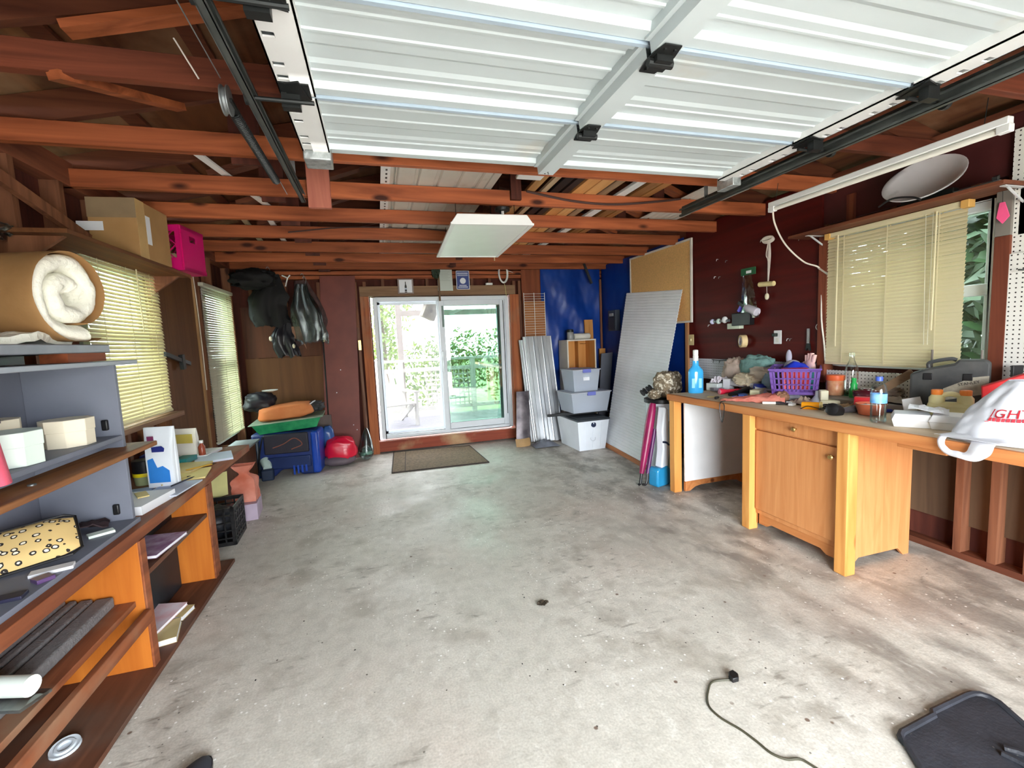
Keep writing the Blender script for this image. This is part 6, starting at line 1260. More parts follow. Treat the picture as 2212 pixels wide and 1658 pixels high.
taper_box(.38, .56, .46, .66, .40).build('body', WTB, tt, bev=.025, seg=3); tl_ = MB().box(-.24, .24, -.34, .34, .395, .425).build('lid', mat('black_lid', (46,52,58), .45), tt, bev=.012); MB().box(-.20, .20, -.30, .30, .42, .435).build('lid_panel', MATS['black_lid'], tl_, bev=.008); MB().lathe([(.002,-.005),(.035,-.005),(.035,.005),(.002,.005)], n=20, m=Matrix.Translation((0, -.325, .345)) @ Matrix.Rotation(R(83), 4, 'X')).build('latch', mat('navy_latch', (34,46,74), .4), tt)
for x in (-.12, .0, .12): MB().bar((x*.9, -.287, .03), (x, -.327, .37), .012, .008).build('rib', WTB, tt)
MB().lathe([(.03,-.001),(.04,-.001),(.04,.001),(.03,.001),(.03,-.001)], n=24, m=Matrix.Translation((0, -.302, .16)) @ Matrix.Rotation(R(83), 4, 'X'), cap=False).build('emblem', mat('embossed_white', (206,212,220), .4), tt)
single(MB().bar((2.10, 5.58, .47), (3.14, 5.66, .455), .05, .03), 'black_bar', mat('black_bar_metal', (44,46,48), .5), 'black bar lying across the tote under the clear bins', 'bar')
def clear_bin(label, loc, s, rot, lab=False):
    t = thing('clear_bin', label, 'bin', loc, (0, 0, R(rot)), 'clear storage bins'); a, b, h = s
    taper_box(a*.86, b*.86, a, b, h, .003).build('body', CLB, t, bev=.012); lid_ = MB().box(-a/2-.012, a/2+.012, -b/2-.012, b/2+.012, h, h+.016).build('lid', frosted('lid_plastic', (228,232,238), .2) if 'lid_plastic' not in MATS else MATS['lid_plastic'], t, bev=.006)
    for sx in (-1, 1): MB().box(-.06, .06, sx*(b/2+.006)-.012, sx*(b/2+.006)+.012, h-.03, h+.02).build('latch', mat('periwinkle_latch', (108,116,190), .4) if 'periwinkle_latch' not in MATS else MATS['periwinkle_latch'], lid_, bev=.004)
    MB().box(-a*.36, a*.36, -b*.36, b*.36, .006, h*.5).build('contents', mat('folded_linen', (206,214,228), .9, var=.06) if 'folded_linen' not in MATS else MATS['folded_linen'], t, bev=.02)
    if lab: MB().box(-.045, .045, -b*.475-.001, -b*.475, h*.52, h*.80).build('label', PAPER, t); MB().tube([(-.012+.016*math.cos(k*.5), -b*.475-.0015, h*.66+.012*math.sin(k*.5)) for k in range(10)], .0012, n=5).build('ink_mark', mat('label_ink', (176,186,206), .6), t)
    return t
clear_bin('wide clear plastic bin in the middle of the stack', (2.66, 5.66, .487), (.58, .46, .26), 2); clear_bin('smaller clear plastic bin with label on top of the stack', (2.64, 5.70, .765), (.40, .38, .28), 2, True)
# ---- barrel with fishing gear, folded umbrella, steam cleaner
brl = thing('white_barrel', 'white plastic barrel with black lid behind the bench end', 'barrel', (2.78, 4.05, 0)); MB().lathe([(.14,0),(.15,.02),(.155,.78),(.15,.80)], n=30).build('body', WTB, brl); MB().lathe([(.162,.785),(.168,.79),(.168,.825),(.15,.835)], n=30).build('lid', BLACK, brl)
CAMO = mat('camo_cloth', (150,134,110), .85, c2=(84,72,58), vs=20, dirt=((216,208,190), 30, .53, .58)); cb2 = thing('camo_bag', 'brown camouflage bag resting on the barrel lid', 'bag', (2.83, 4.0, .836), (0, 0, R(20))); MB().sack((0, 0, .135), (.14,.11,.13), .6, k=.14, f=3, seed=4).build('sack', CAMO, cb2, smooth=60); MB().tube(spline([(-.12,-.06,.06), (-.14,-.10,-.0), (-.12,-.13,-.06)], 5), .006, n=6).build('drawstring', mat('tan_cord', (196,176,140), .7), cb2)
lump('camo_pouch', 'small camouflage pouch beside the reels on the barrel', 'pouch', (2.66, 3.98, .885), (.06,.06,.048), CAMO, .15, 3, 51)
for i, (x, z, r_) in enumerate(((2.50, .915, .035), (2.56, .95, .03))):
    t = thing('fishing_reel', ('black fishing reel jutting left of the barrel', 'black fishing reel nearer the barrel lid')[i], 'reel', (x+.03, 3.97, z)); MB().lathe([(.008,-.02),(r_,-.02),(r_,-.012),(r_*.6,-.008),(r_*.6,.008),(r_,.012),(r_,.02),(.008,.02)], n=18, m=Matrix.Rotation(R(60), 4, 'Y')).build('spool', BLACK, t); MB().bar((0, 0, 0), (.09, .05, -.02), .014, .014).build('foot', DKMETAL, t); MB().tube([(0, -.01, .0), (-.03, -.03, .02)], .004, n=6).build('crank', DKMETAL, t)
um = thing('folded_umbrella', 'maroon folded umbrella with black tips leaning by the bench', 'umbrella', (2.40, 3.86, 0)); MAR = mat('maroon_nylon', (122,16,66), .35, c2=(150,28,84), vs=9, bump=.2, bs=14); u0, u1 = Vector((.02, .0, .12)), Vector((.20, .06, .80))
MB().tube([u0.lerp(u1, k/10) for k in range(11)], .03, n=14, rads=[.022, .03, .034, .037, .04, .042, .043, .044, .043, .04, .03]).build('canopy', MAR, um, smooth=60); MB().tube([Vector((.075,-.02,.12)).lerp(Vector((.19,.02,.55)), k/6) for k in range(7)], .02, n=12).build('sleeve', mat('plum_nylon', (84,34,84), .35), um, smooth=60)
MB().tube([u0, (.0, -.005, .02), (-.02, -.01, .012)], .013, n=10).build('tip', BLACK, um); MB().tube(spline([(.07,-.02,.12), (.06,-.03,.05), (.04,-.035,.015), (.01,-.03,.02)], 5), .012, n=10).build('hook', BLACK, um)
sc = thing('carpet_cleaner', 'white and blue upright carpet cleaner beside the bench post', 'cleaner', (2.585, 3.80, 0), (0, 0, R(15))); CBL = mat('cyan_tank', (40,140,190), .3, var=.08, coat=.4)
MB().prism([(-.09,0),(.09,0),(.10,.04),(.095,.17),(.05,.20),(-.02,.175),(-.06,.20),(-.095,.17),(-.10,.04)], -.06, .06, 'y').build('tank', CBL, sc, bev=.02, seg=3)
MB().prism([(-.02,.18),(.08,.18),(.10,.34),(.09,.52),(.10,.75),(.04,.78),(.0,.55),(.01,.36)], -.045, .045, 'y').build('neck', WTB, sc, bev=.015, seg=3); MB().prism([(.10,.02),(.19,.02),(.19,.60),(.155,.62),(.13,.52),(.15,.40),(.10,.30)], -.05, .05, 'y').build('rear_body', mat('sage_plastic', (150,158,140), .5), sc, bev=.012); MB().tube(spline([(.0,-.05,.44), (.04,-.055,.43), (.08,-.05,.40)], 5), .010, n=8).build('grip', mat('navy_grip', (24,36,66), .4), sc); MB().bar((.10,-.052,.30), (.17,-.052,.37), .006, .02, up=(0,1,0)).build('yellow_trim', mat('gold_trim', (206,180,80), .4), sc)
# ================================================================ BACK LEFT, CEILING STORAGE, FLOOR
# red brown board leaning left of the door
rd = thing('leaning_board', 'tall red brown board leaning on the back wall left of the patio door', 'board', (-.45, 6.40, 0), (R(-2.0), 0, 0)); MB().prism([(-.31,0),(.13,0),(.22,2.44),(-.22,2.44)], -.012, .012, 'y').build('board', REDDOOR, rd, bev=.003)
for i, (x, z) in enumerate(((-.05, 1.2), (.06, .45), (-.12, .9), (.10, .38))): MB().cyl((x, -.0125, z), (x, -.0132, z), .007, n=8).build('paint_chip', PAPER, rd)
lt = thing('thin_lath', 'thin weathered lath beside the patio door frame', 'board', (-.215, 6.44, 0)); MB().bar((0, 0, 0), (-.03, .02, 1.75), .03, .012, up=(0,1,0)).build('lath', wood('weathered_lath', (150,110,90), (104,72,58), ax=2), lt); MB().box(-.035, .0, -.02, -.01, 1.45, 1.58).build('latch', BRASS, lt)
pole = thing('pole_tool', 'black pole with pale yellow tip by the red brown board', 'pole', (-.70, 6.36, 0)); MB().cyl((0,0,0), (.015,.06,1.58), .010, n=8).build('shaft', BLACK, pole); MB().lathe([(.018,0),(.024,.01),(.018,.04),(.024,.06),(.024,.10),(.018,.11)], c=(.015,.06,1.58), n=14).build('tip', mat('pale_yellow_tip', (232,224,160), .4), pole)
# suitcase stack
SUI = mat('navy_suitcase', (30,52,118), .45, c2=(22,38,86), vs=5, bump=.08); DSU = mat('charcoal_suitcase', (42,40,52), .5, var=.15, bump=.1)
su = thing('blue_suitcase', 'blue hard suitcase with dark pockets standing in the back left corner', 'suitcase', (-1.13, 5.98, 0), (0, 0, R(-4)))
MB().prism([(-.36,0),(-.14,0),(-.06,.08),(.10,.08),(.16,0),(.37,0),(.37,.50),(.32,.53),(-.36,.53)], -.16, .16, 'y').build('shell', SUI, su, bev=.03, seg=3); MB().box(.29, .385, -.18, .17, .01, .52).build('corner_bumper', mat('bright_blue_plastic', (30,70,170), .35, var=.08), su, bev=.03, seg=3); MB().box(-.39, -.27, -.175, .16, .02, .47).build('corner_bumper', mat('teal_black_plastic', (24,42,58), .4), su, bev=.03, seg=3)
MB().box(-.22, .27, -.19, -.15, .28, .52).build('upper_pocket', DSU, su, bev=.015); MB().box(-.20, .28, -.185, -.15, .10, .24).build('lower_pocket', mat('steel_blue_panel', (26,44,92), .4), su, bev=.012)
for k in range(4): MB().box(.08+k*.045, .10+k*.045, -.192, -.184, .02+.01*k, .13).build('rib', MATS['bright_blue_plastic'], su)
MB().tube(spline([(-.12,-.195,.36), (.0,-.20,.40), (.12,-.195,.46), (.2,-.195,.38), (.08,-.20,.33)], 6), .006, n=6).build('strap', mat('rust_strap', (130,74,60), .7), su); MB().tube(spline([(-.3,-.185,.08), (-.27,-.19,.3), (-.22,-.19,.5)], 6), .01, n=6).build('piping', BLACK, su)
cup = lath('paper_cup', 'white paper cup lying against the blue suitcase', 'cup', (-1.33, 5.76, .14), (('cup', [(.045,0),(.062,.12),(.062,.125),(.055,.12),(.04,.004)], mat('blue_white_cup', (190,210,206), .5)),), rot=(R(-60), 0, R(20)))
carton('cup_stand', 'small dark navy pouch under the white cup', 'pouch', (-1.33, 5.74, 0), (.13,.08,.13), 5, mat('navy_pouch', (28,44,70), .6), bev=.015)
gr = thing('green_tray', 'green plastic tray heaped on the suitcase', 'tray', (-1.10, 6.05, .54), (0, R(-3), R(3))); GRN = mat('emerald_plastic', (22,128,82), .4, c2=(60,168,110), vs=9)
taper_box(.62, .40, .74, .50, .12, .006).build('body', GRN, gr, bev=.008); MB().box(-.40, .40, -.28, .27, .12, .13).build('lid', mat('grey_green_film', (140,160,140), .4), gr, bev=.004)
ob = thing('orange_sack', 'orange fabric sack lying on the green tray', 'bag', (-1.12, 6.02, .675), (0, R(-4), R(4))); MB().sack((0, 0, .085), (.30,.18,.085), .5, k=.10, f=2.2, seed=2).build('sack', mat('orange_fabric', (204,112,62), .8, c2=(222,140,86), vs=4, bump=.2, bs=15), ob, smooth=70); MB().bar((.24, -.02, .10), (.33, -.04, .16), .10, .01).build('white_tab', PAPER, ob)
lump('black_sack', 'black bag squeezed behind the orange sack', 'bag', (-1.42, 6.10, .88), (.16,.16,.12), mat('black_bag_nylon', (26,24,34), .5, var=.2), .12, 2, 61); lump('dark_bundle', 'dark folded bundle right of the orange sack', 'bundle', (-.83, 6.12, .78), (.12,.14,.06), mat('dark_grey_bundle', (58,60,62), .7, var=.2), .18, 2.5, 63)
lath('white_dish', 'small white dish on top of the black bag', 'dish', (-1.30, 6.10, 1.0), (('dish', [(.03,0),(.085,.012),(.09,.02),(.08,.018),(.03,.006)], WHITE),), n=24)
gb = single(MB().prism([(-.16,0),(.16,0),(.14,.62),(-.10,.62)], -.01, .01, 'y'), 'grey_board', mat('taupe_board', (110,96,92), .7), 'taupe board leaning behind the suitcase', 'board', loc=(-.80, 6.34, 0), rot=(R(-4), 0, 0))
jugb = lump('blue_jug', 'blue plastic water jug beside the suitcase', 'jug', (-.70, 6.22, .36), (.075,.075,.14), mat('translucent_blue', (60,96,160), .25, var=.1), .05, 2, 71)
jst = carton('jug_stand', 'small dark crate under the blue jug', 'crate', (-.70, 6.22, 0), (.16,.16,.22), 0, BLACK, bev=.006)
rbg = thing('red_nylon_bag', 'bright red nylon bag with grey base on the floor', 'bag', (-.55, 6.12, 0)); MB().sack((0, 0, .19), (.19,.14,.16), .72, k=.16, f=2.2, seed=5).build('sack', mat('red_nylon', (226,26,62), .35, var=.12, vs=6, coat=.2, bump=.15, bs=14), rbg, smooth=70); MB().ball((-.03, -.03, .07), (.21,.15,.075), 24, 12, lambda d: 1+.06*fbm(d.x*4, d.y*4, d.z*4)).build('grey_base', mat('grey_nylon', (104,92,100), .6, var=.15), rbg, smooth=70)
pbt = thing('bottle_bag', 'clear plastic bag of empty green bottles beside the door frame', 'bag', (-.25, 6.25, 0)); MB().ball((0, 0, .09), (.10,.10,.09), 22, 12, lambda d: 1+.1*fbm(d.x*4, d.y*4, d.z*4)).build('bag', FILM, pbt, smooth=70)
MB().sheet(lambda u, v: ((.09*(1-v)**.7+.012)*math.cos(2*PI*u)+.02*v, (.09*(1-v)**.7+.012)*math.sin(2*PI*u), .12+.30*v), 18, 8, .0008).build('bag_neck', FILM, pbt, smooth=70)
for i, (x, y, a) in enumerate(((-.04,0,20),(.03,-.03,-40),(.0,.04,80))): MB().lathe([(.028,-.05),(.03,-.04),(.03,.03),(.012,.06)], n=14, m=Matrix.Translation((x,y,.07+.02*i)) @ Euler((R(80), 0, R(a))).to_matrix().to_4x4()).build('bottle', mat('sea_green_pet_%d' % i, (140,190,168), .25), pbt)
# garments and bags hanging from the joists in the corner
HB = mat('black_cloth', (12,11,12), .75, var=.3); 
def hang(name, label, cat, loc, w, h, d, m, seed, rot=0, hook=True):
    t = thing(name, label, cat, loc, (0, 0, R(rot))); rg = random.Random(seed); ph = rg.uniform(0, 9)
    def fn(u, v):
        a = 2*PI*u; k = .35+.65*min(1, v*2.2) - .12*max(0, v-.8); f = 1+.16*math.sin(a*4+ph+v*2)+.08*math.sin(a*9+ph*2)+.28*fbm(math.cos(a)*1.6+seed, math.sin(a)*1.6, v*2.6)
        return (w/2*k*f*math.cos(a)+.04*math.sin(v*4+ph), d/2*k*f*math.sin(a), -h*v*(1+.10*fbm(math.cos(a)*2, math.sin(a)*2, seed)))
    q = MB(); q.sheet(fn, 40, 18, .003); q.build('body', m, t, smooth=70)
    if hook: MB().tube(spline([(0,0,-.02), (.02,0,.05), (0,0,.09), (-.02,0,.07)], 5), .004, n=6).build('hook', GALV, t)
    return t
hang('hanging_jacket', 'black jacket hanging from the joists in the back left corner', 'jacket', (-1.22, 6.22, 2.42), .40, .62, .20, HB, 3)
hang('hanging_coat', 'dark brown coat hanging at the back wall', 'coat', (-.86, 6.36, 2.36), .34, .78, .12, mat('brown_black_cloth', (60,42,42), .8, c2=(86,64,62), vs=12), 5)
hbg = hang('hanging_handbag', 'black handbag hanging below the black jacket', 'handbag', (-1.08, 6.20, 1.86), .24, .44, .16, mat('black_leather', (30,28,34), .35, var=.2), 7)
hang('garment_bag', 'clear plastic garment bag hanging beside the dark coat', 'garment bag', (-.82, 6.20, 2.30), .34, .72, .10, FILM, 9)
lump('black_duffel', 'black duffel slung under the joists in the back left corner', 'bag', (-1.36, 6.12, 2.35), (.24,.18,.11), HB, .16, 2, 81)
for i, (x, z, r_) in enumerate(((-.16, -.22, .03), (.09, -.32, .028))): MB().ball((x, -.09, z), (r_*.6, .012, r_), 12, 8).build('pale_badge', mat('pale_badge_%d' % i, (226,214,190), .4), hbg)
MB().prism([(.03,-.20),(.18,-.26),(.22,-.36),(.16,-.08),(.07,-.08)], -.02, .0, 'y').build('tan_flap', mat('tan_leather', (150,108,80), .6), hbg)
yh = thing('white_hook', 'white forked hook under the corner joists', 'hook', (-1.02, 6.10, 2.36)); MB().tube([(0,0,-.10), (.03,0,.0)], .008, n=6).build('stem', WHITE, yh); MB().tube([(-.03,0,.03), (.03,0,.0), (.06,0,.035)], .008, n=6).build('fork', WHITE, yh)
# pictures and signs over the door
wn = thing('wine_picture', 'small white picture of a wine bottle over the patio door', 'picture', (.42, 6.44, 2.19)); wnf = MB().box(-.105, .105, 0, .015, -.0, .20).build('frame', mat('grey_mat_board', (150,136,132), .6), wn, bev=.002); MB().box(-.085, .085, -.003, 0, .015, .185).build('print', PAPER, wn); MB().prism([(-.014,.03),(.014,.03),(.014,.10),(.006,.125),(.005,.16),(-.005,.16),(-.006,.125),(-.014,.10)], -.0045, -.003, 'y').build('bottle_print', BLACK, wnf); MB().box(-.014, .014, -.0052, -.0045, .055, .075).build('bottle_label', PAPER2, wnf); MB().box(-.016, .016, -.0042, -.003, .014, .024).build('caption', BLACK, wnf)
ps = thing('paper_notice', 'pale laminated notice hung over the patio door', 'notice', (.965, 6.43, 2.22), (R(-3), 0, R(2))); MB().box(-.105, .105, 0, .004, 0, .295).build('sheet', mat('pale_green_grey_sheet', (196,204,196), .5, var=.03), ps, bev=.002)
for k in range(7): MB().box(-.075, .07-.02*(k % 2), -.001, 0, .14+k*.02, .146+k*.02).build('text_line', mat('faded_ink_%d' % k, (168,178,170), .6), ps)
bs2 = thing('blue_sign', 'small blue warning sign with white disc over the patio door', 'sign', (1.215, 6.43, 2.235)); MB().box(-.095, .095, 0, .004, 0, .26).build('plate', mat('sign_blue', (48,66,132), .4), bs2, bev=.002); MB().lathe([(.014,0),(.042,0),(.042,.001),(.014,.001)], n=24, m=Matrix.Translation((0, -.0005, .12)) @ Matrix.Rotation(PI/2, 4, 'X')).build('disc', PAPER, bs2)
SGW = mat('sign_lettering', (196,202,224), .5)
for z0_, z1_, n_, w_ in ((.212,.236,8,.155), (.188,.204,11,.15), (.048,.064,9,.105), (.024,.042,11,.14)):
    lb_ = MB()
    for k in range(n_): lb_.box(-w_/2+w_*k/n_, -w_/2+w_*(k+.8)/n_, -.0012, 0, z0_, z1_)
    lb_.build('lettering', SGW, bs2)
for bx4 in ((-.095,.095,.252,.26), (-.095,.095,0,.008), (-.095,-.087,0,.26), (.087,.095,0,.26)): MB().box(bx4[0], bx4[1], -.001, 0, bx4[2], bx4[3]).build('border', PAPER, bs2)
gf = lump('green_leaf_sprig', 'green artificial sprig hanging above the patio door', 'sprig', (.84, 6.42, 2.50), (.05,.03,.10), LEAF[2], .3, 4, 91)
single(MB().box(-.012, .012, -.006, .006, 0, .34), 'hanging_strip', wood('brown_strip', (120,96,70), (90,66,48), ax=2), 'thin brown strip hanging over the middle of the patio door', 'strip', loc=(.875, 6.42, 2.08))
wcx = thing('cord_coil', 'coil of white cord hung over the right side of the patio door', 'cord', (1.82, 6.475, 2.46)); 
for k in range(5): MB().tube([((.062+.008*math.sin(k*2))*math.cos(t), -.006*k, .13*math.sin(t)+.01*math.sin(k)) for t in [2*PI*j/28 for j in range(28)]], .006, n=6, closed=True).build('turn', WHITE, wcx)
MB().tube(spline([(.0,-.02,-.12), (.02,-.02,-.2), (.03,-.015,-.30), (.05,-.01,-.33)], 5), .004, n=6).build('tail', mat('yellowish_cord', (196,186,120), .6), wcx); MB().tube(spline([(.05,0,.05), (.12,.01,.03), (.16,.02,.02)], 5), .004, n=6).build('tail', WHITE, wcx)
carton('white_clip', 'small white clip lying on the header over the door', 'clip', (1.60, 6.46, 2.297), (.10,.03,.03), 0, WHITE)
dks = single(MB().bar((3.02, 6.30, 2.60), (3.14, 6.28, 2.28), .05, .03), 'dark_strap', BLACK, 'dark strap hanging from the joists in front of the blue tarp', 'strap')
# ---- ceiling storage on the joists
ZC = 2.606
cgs = thing('roof_sheet', 'white corrugated roofing sheets stored on the ceiling joists', 'roof sheet', (.47, 4.4, ZC)); CWH = mat('white_corrugated', (204,200,190), .5, var=.05, dirt=((150,140,124), 4, .6, .8))
def rs(u, v): 
    x = (u-.5)*.70; k = u*5; f = k-math.floor(k); d = .032*max(0, 1-abs(f-.5)/.12) if abs(f-.5) < .12 else 0; return (x, (v-.5)*3.3, .004+min(d, .022))
MB().sheet(rs, 100, 4, .0015).build('sheet', CWH, cgs, smooth=25)
MB().sheet(lambda u, v: (rs(u, v)[0]+.07, rs(u, v)[1]-.12, rs(u, v)[2]+.012), 100, 4, .0015).build('sheet', CWH, cgs, smooth=25)
vs_ = thing('vent_strip', 'white perforated vent strip beside the stored roofing sheets', 'strip', (.125, 4.3, ZC)); MB().box(-.03, .03, -1.5, 1.5, 0, .012).build('strip', WHITE, vs_)
for k in range(40): MB().box(.0, .012, -1.45+k*.072, -1.42+k*.072, -.0006, 0).build('slot', BLACK, vs_)
for i, (x, w_, c1, c2, y0, y1, zz, lab) in enumerate((
    (1.14, .07, (196,150,96), (150,104,60), 2.75, 5.4, 0, 'leftmost tan board on the joists beside the junction box'),
    (1.245, .045, (214,190,156), (176,150,118), 2.80, 5.6, 0, 'pale painted stick on the joists beside the black strips'),
    (1.33, .07, (40,34,32), (24,20,20), 2.6, 5.9, 0, 'black strip of wood on the ceiling joists'),
    (1.42, .06, (60,46,40), (36,28,26), 2.6, 5.9, 0, 'dark brown strip next to the black one overhead'),
    (1.525, .10, (226,168,104), (198,132,72), 2.6, 5.8, 0, 'wide yellow pine board on the ceiling joists'),
    (1.635, .10, (230,180,118), (204,146,86), 2.6, 5.7, 0, 'second wide pine board on the ceiling joists'),
    (1.735, .07, (178,150,120), (140,112,86), 2.6, 5.9, 0, 'grey tan board right of the pine boards overhead'),
    (1.905, .075, (226,228,226), (206,208,206), 2.6, 6.0, 0, 'white painted board on the ceiling joists'),
    (2.03, .09, (168,120,72), (126,84,48), 2.6, 5.0, 0, 'brown pine board right of the white board overhead'),
    (2.125, .07, (196,140,84), (160,106,58), 2.6, 4.6, 0, 'rightmost pine board stored on the ceiling joists'))):
    single(MB().box(-w_/2, w_/2, y0, y1, 0, .022), 'stored_board', wood('stored_%d' % i, c1, c2, ax=1, sc=8), lab, 'board', 'boards stored on the joists', loc=(x+.0*i, 0, ZC+.0005), rot=(0, 0, R(-.8)), bev=.002)
tr_ = thing('roof_sheet', 'short white ribbed sheet stored above the right door track', 'roof sheet', (2.72, 3.6, ZC)); MB().sheet(lambda u, v: ((u-.5)*.42, (v-.5)*1.5, .004+(.012 if int(u*12) % 2 else 0)), 24, 3, .0015).build('sheet', CWH, tr_, smooth=20)
for i, (a, b, lab) in enumerate((((-.93, 2.85, 2.62), (-.74, 4.05, 2.62), 'thin white lath resting on the joists above the left bench'), ((-.80, 4.10, 2.62), (-.87, 5.6, 2.62), 'second white lath farther back on the left joists'), ((-1.0, 4.2, 2.62), (-1.12, 5.9, 2.62), 'thin beige lath on the far left joists'))): single(MB().bar(a, b, .045, .012), 'white_lath', WHITE if i < 2 else mat('beige_lath', (170,160,128), .6), lab, 'lath')
# junction box, cable and hanging troffer light
jb = thing('junction_box', 'round ceiling junction box with a white wire above the light', 'junction box', (.98, 3.42, 2.475)); MB().lathe([(.055,0),(.057,.004),(.057,.02),(.04,.028)], n=22).build('box', DKMETAL, jb); MB().tube(spline([(0,0,0), (.0,.01,-.04), (-.03,.03,-.09)], 5), .012, n=8).build('wire', WHITE, jb)
rfx = thing('router_box', 'white ceiling box with teal top beside the stored boards', 'box', (1.06, 2.98, 2.575)); MB().box(-.09, .09, -.05, .05, 0, .022).build('base', WHITE, rfx, bev=.006); MB().box(-.05, .06, -.04, .04, .022, .05).build('teal_top', mat('teal_tape', (70,130,146), .5), rfx); MB().tube(spline([(-.08,0,.02), (-.13,0,.06), (-.10,.02,.14), (.0,.05,.20)], 6), .006, n=6).build('cable', mat('cream_cable', (214,200,170), .6), rfx)
fx = thing('ceiling_light', 'flat white troffer light hanging below the ceiling joists', 'lamp', (.845, 3.70, 2.30), (0, 0, R(-2.5)))
MB().prism([(-.29,0),(.29,0),(.245,.062),(-.245,.062)], -.60, .60, 'y').build('housing', WHITE, fx, bev=.004); dif_ = MB().box(-.262, .262, -.575, .575, -.006, .001).build('diffuser', mat('prismatic_diffuser', (236,242,238), .35, var=.02), fx)
for bx4 in ((-.292,-.262,-.605,.605), (.262,.292,-.605,.605), (-.262,.262,-.605,-.575), (-.262,.262,.575,.605)): MB().box(bx4[0], bx4[1], bx4[2], bx4[3], -.010, .004).build('trim', WHITE, dif_)
for x, y in ((-.22,-.35),(.22,-.35),(-.22,.35),(.22,.35)): MB().tube([(x, y, .06), (x, y, .20)], .0025, n=5).build('hanging_chain', DKMETAL, fx)
MB().tube(spline([(.08,-.25,.06), (.12,-.3,.12), (.13,-.28,.18)], 5), .007, n=7).build('cord', BLACK, fx); MB().box(.255, .262, .60, .62, -.04, 0).build('clip', mat('tan_clip2', (206,180,140), .5), fx)
single(MB().tube(spline([(1.15, 3.33, 2.60), (1.5, 3.325, 2.545), (1.85, 3.325, 2.53), (2.2, 3.325, 2.56), (2.5, 3.33, 2.60)], 8), .009, n=7), 'dark_cable', mat('brown_cable', (70,48,44), .6), 'dark cable sagging along the joist right of the light', 'cable')
single(MB().tube(spline([(-.7, 4.555, 2.545), (-.2, 4.555, 2.60), (.4, 4.555, 2.608), (.9, 4.555, 2.575)], 8), .006, n=7), 'dark_cable', MATS['brown_cable'], 'dark cable stapled along the far joist left of the light', 'cable')
for i, (p, q, lab) in enumerate((((-.62, 1.98, 2.62), (-.56, 2.0, 2.50), 'short beige pull cord hanging from the left joist'),)): single(MB().tube([p, q], .003, n=5), 'pull_cord', TW, lab, 'cord')
# ---- floor things
fm = thing('door_mat', 'brown woven floor mat in front of the patio door', 'mat', (.62, 5.88, .001), (0, 0, R(-3))); MATM = mat('brown_mat_weave', (142,124,100), .95, c2=(110,96,80), vs=40, bump=.6, bs=150)
MB().prism([(-.54,.52),(.52,.48),(.62,-.50),(-.54,-.52)], 0, .008, 'z').build('weave', MATM, fm); MB().tube([(-.54,.52,.006),(.52,.48,.006),(.62,-.50,.006),(-.54,-.52,.006)], .009, n=6, closed=True).build('binding', mat('dark_mat_edge', (56,48,44), .8), fm); MB().tube([(-.38,.51,.009),(-.39,-.51,.009)], .004, n=5).build('seam', MATS['dark_mat_edge'], fm)
ec = thing('floor_cord', 'dark extension cord with plug snaking over the concrete', 'cord', (1.25, 1.3, .004)); P_ = [(1.356,1.49),(1.30,1.505),(1.262,1.503),(1.225,1.475),(1.187,1.436),(1.168,1.395),(1.175,1.34),(1.205,1.277),(1.222,1.215),(1.232,1.165),(1.262,1.13),(1.305,1.115),(1.325,1.08),(1.37,.95),(1.45,.8)]
MB().tube([(p.x, p.y, 0) for p in spline([(x-1.25, y-1.3, 0) for x, y in P_], 6)], .0042, n=7).build('cable', mat('olive_black_cord', (62,60,46), .5), ec)
MB().prism([(.095,.17),(.125,.168),(.14,.188),(.135,.215),(.11,.212),(.095,.195)], 0, .022, 'z').build('plug', BLACK, ec, bev=.004)
for dx in (0, .013): MB().bar((.128+dx*.3, .205-dx, .012), (.142+dx*.3, .222-dx, .012), .002, .007).build('prong', GALV, ec)
cmat = thing('car_mat', 'black rubber car floor mat lying on the concrete', 'mat', (1.985, .865, .001), (0, 0, R(0))); RUB = mat('black_rubber', (34,36,42), .6, c2=(50,52,60), vs=6, dirt=((120,116,108), 40, .70, .76), bump=.2)
pts = [(-.285,.185),(-.27,.20),(-.25,.208),(-.06,.222),(-.045,.235),(.16,.245),(.195,.243),(.22,.232),(.235,.21),(.235,.18),(.12,-.06),(-.02,-.36),(-.58,-.36),(-.44,-.06),(-.29,.165)]
MB().prism(pts, 0, .008, 'z').build('base', RUB, cmat); MB().tube([(x, y, .008) for x, y in pts], .012, n=7, closed=True).build('raised_rim', RUB, cmat)
for bp in ([(.0,.05,.010), (.03,.0,.016), (.02,-.08,.014), (-.04,-.22,.010)], [(-.03,.04,.009), (-.02,-.02,.014), (-.04,-.12,.012), (-.10,-.24,.009)]): MB().tube(spline(bp, 5), .012, n=7).build('moulded_ridge', RUB, cmat)
sho = thing('shoe', 'dark navy shoe toe at the bottom edge of the photo', 'shoe', (-.74, 1.67, 0), (0, 0, R(-12))); NV = mat('navy_canvas', (32,32,44), .7, var=.15)
MB().sheet(lambda u, v: (.048*math.sin(PI*u-PI/2)*min(1, 3.2*v+.0)**.5*(1 if v < 1 else 1), .14-.28*v, .012+.055*math.cos(PI*(u-.5))*min(1, 2.4*v+.05)**.6), 16, 16, .004).build('upper', NV, sho, smooth=70); MB().prism([(.052*math.sin(t)*(1), .01+.135*math.cos(t)) for t in [2*PI*k/24 for k in range(24)]], 0, .018, 'z').build('sole', BLACK, sho)
lf = thing('dry_leaf', 'curled dark dry leaf in the middle of the floor', 'leaf', (.79, 2.295, .003)); MB().sheet(lambda u, v: ((u-.5)*.07, (v-.5)*.06*math.sin(PI*min(.95, u+.05)), .004+.018*abs(fbm(u*5, v*5, 3))+.012*abs(v-.5)), 8, 6, .001).build('blade', mat('dark_leaf', (62,52,40), .8), lf, smooth=0)
rg = random.Random(4)
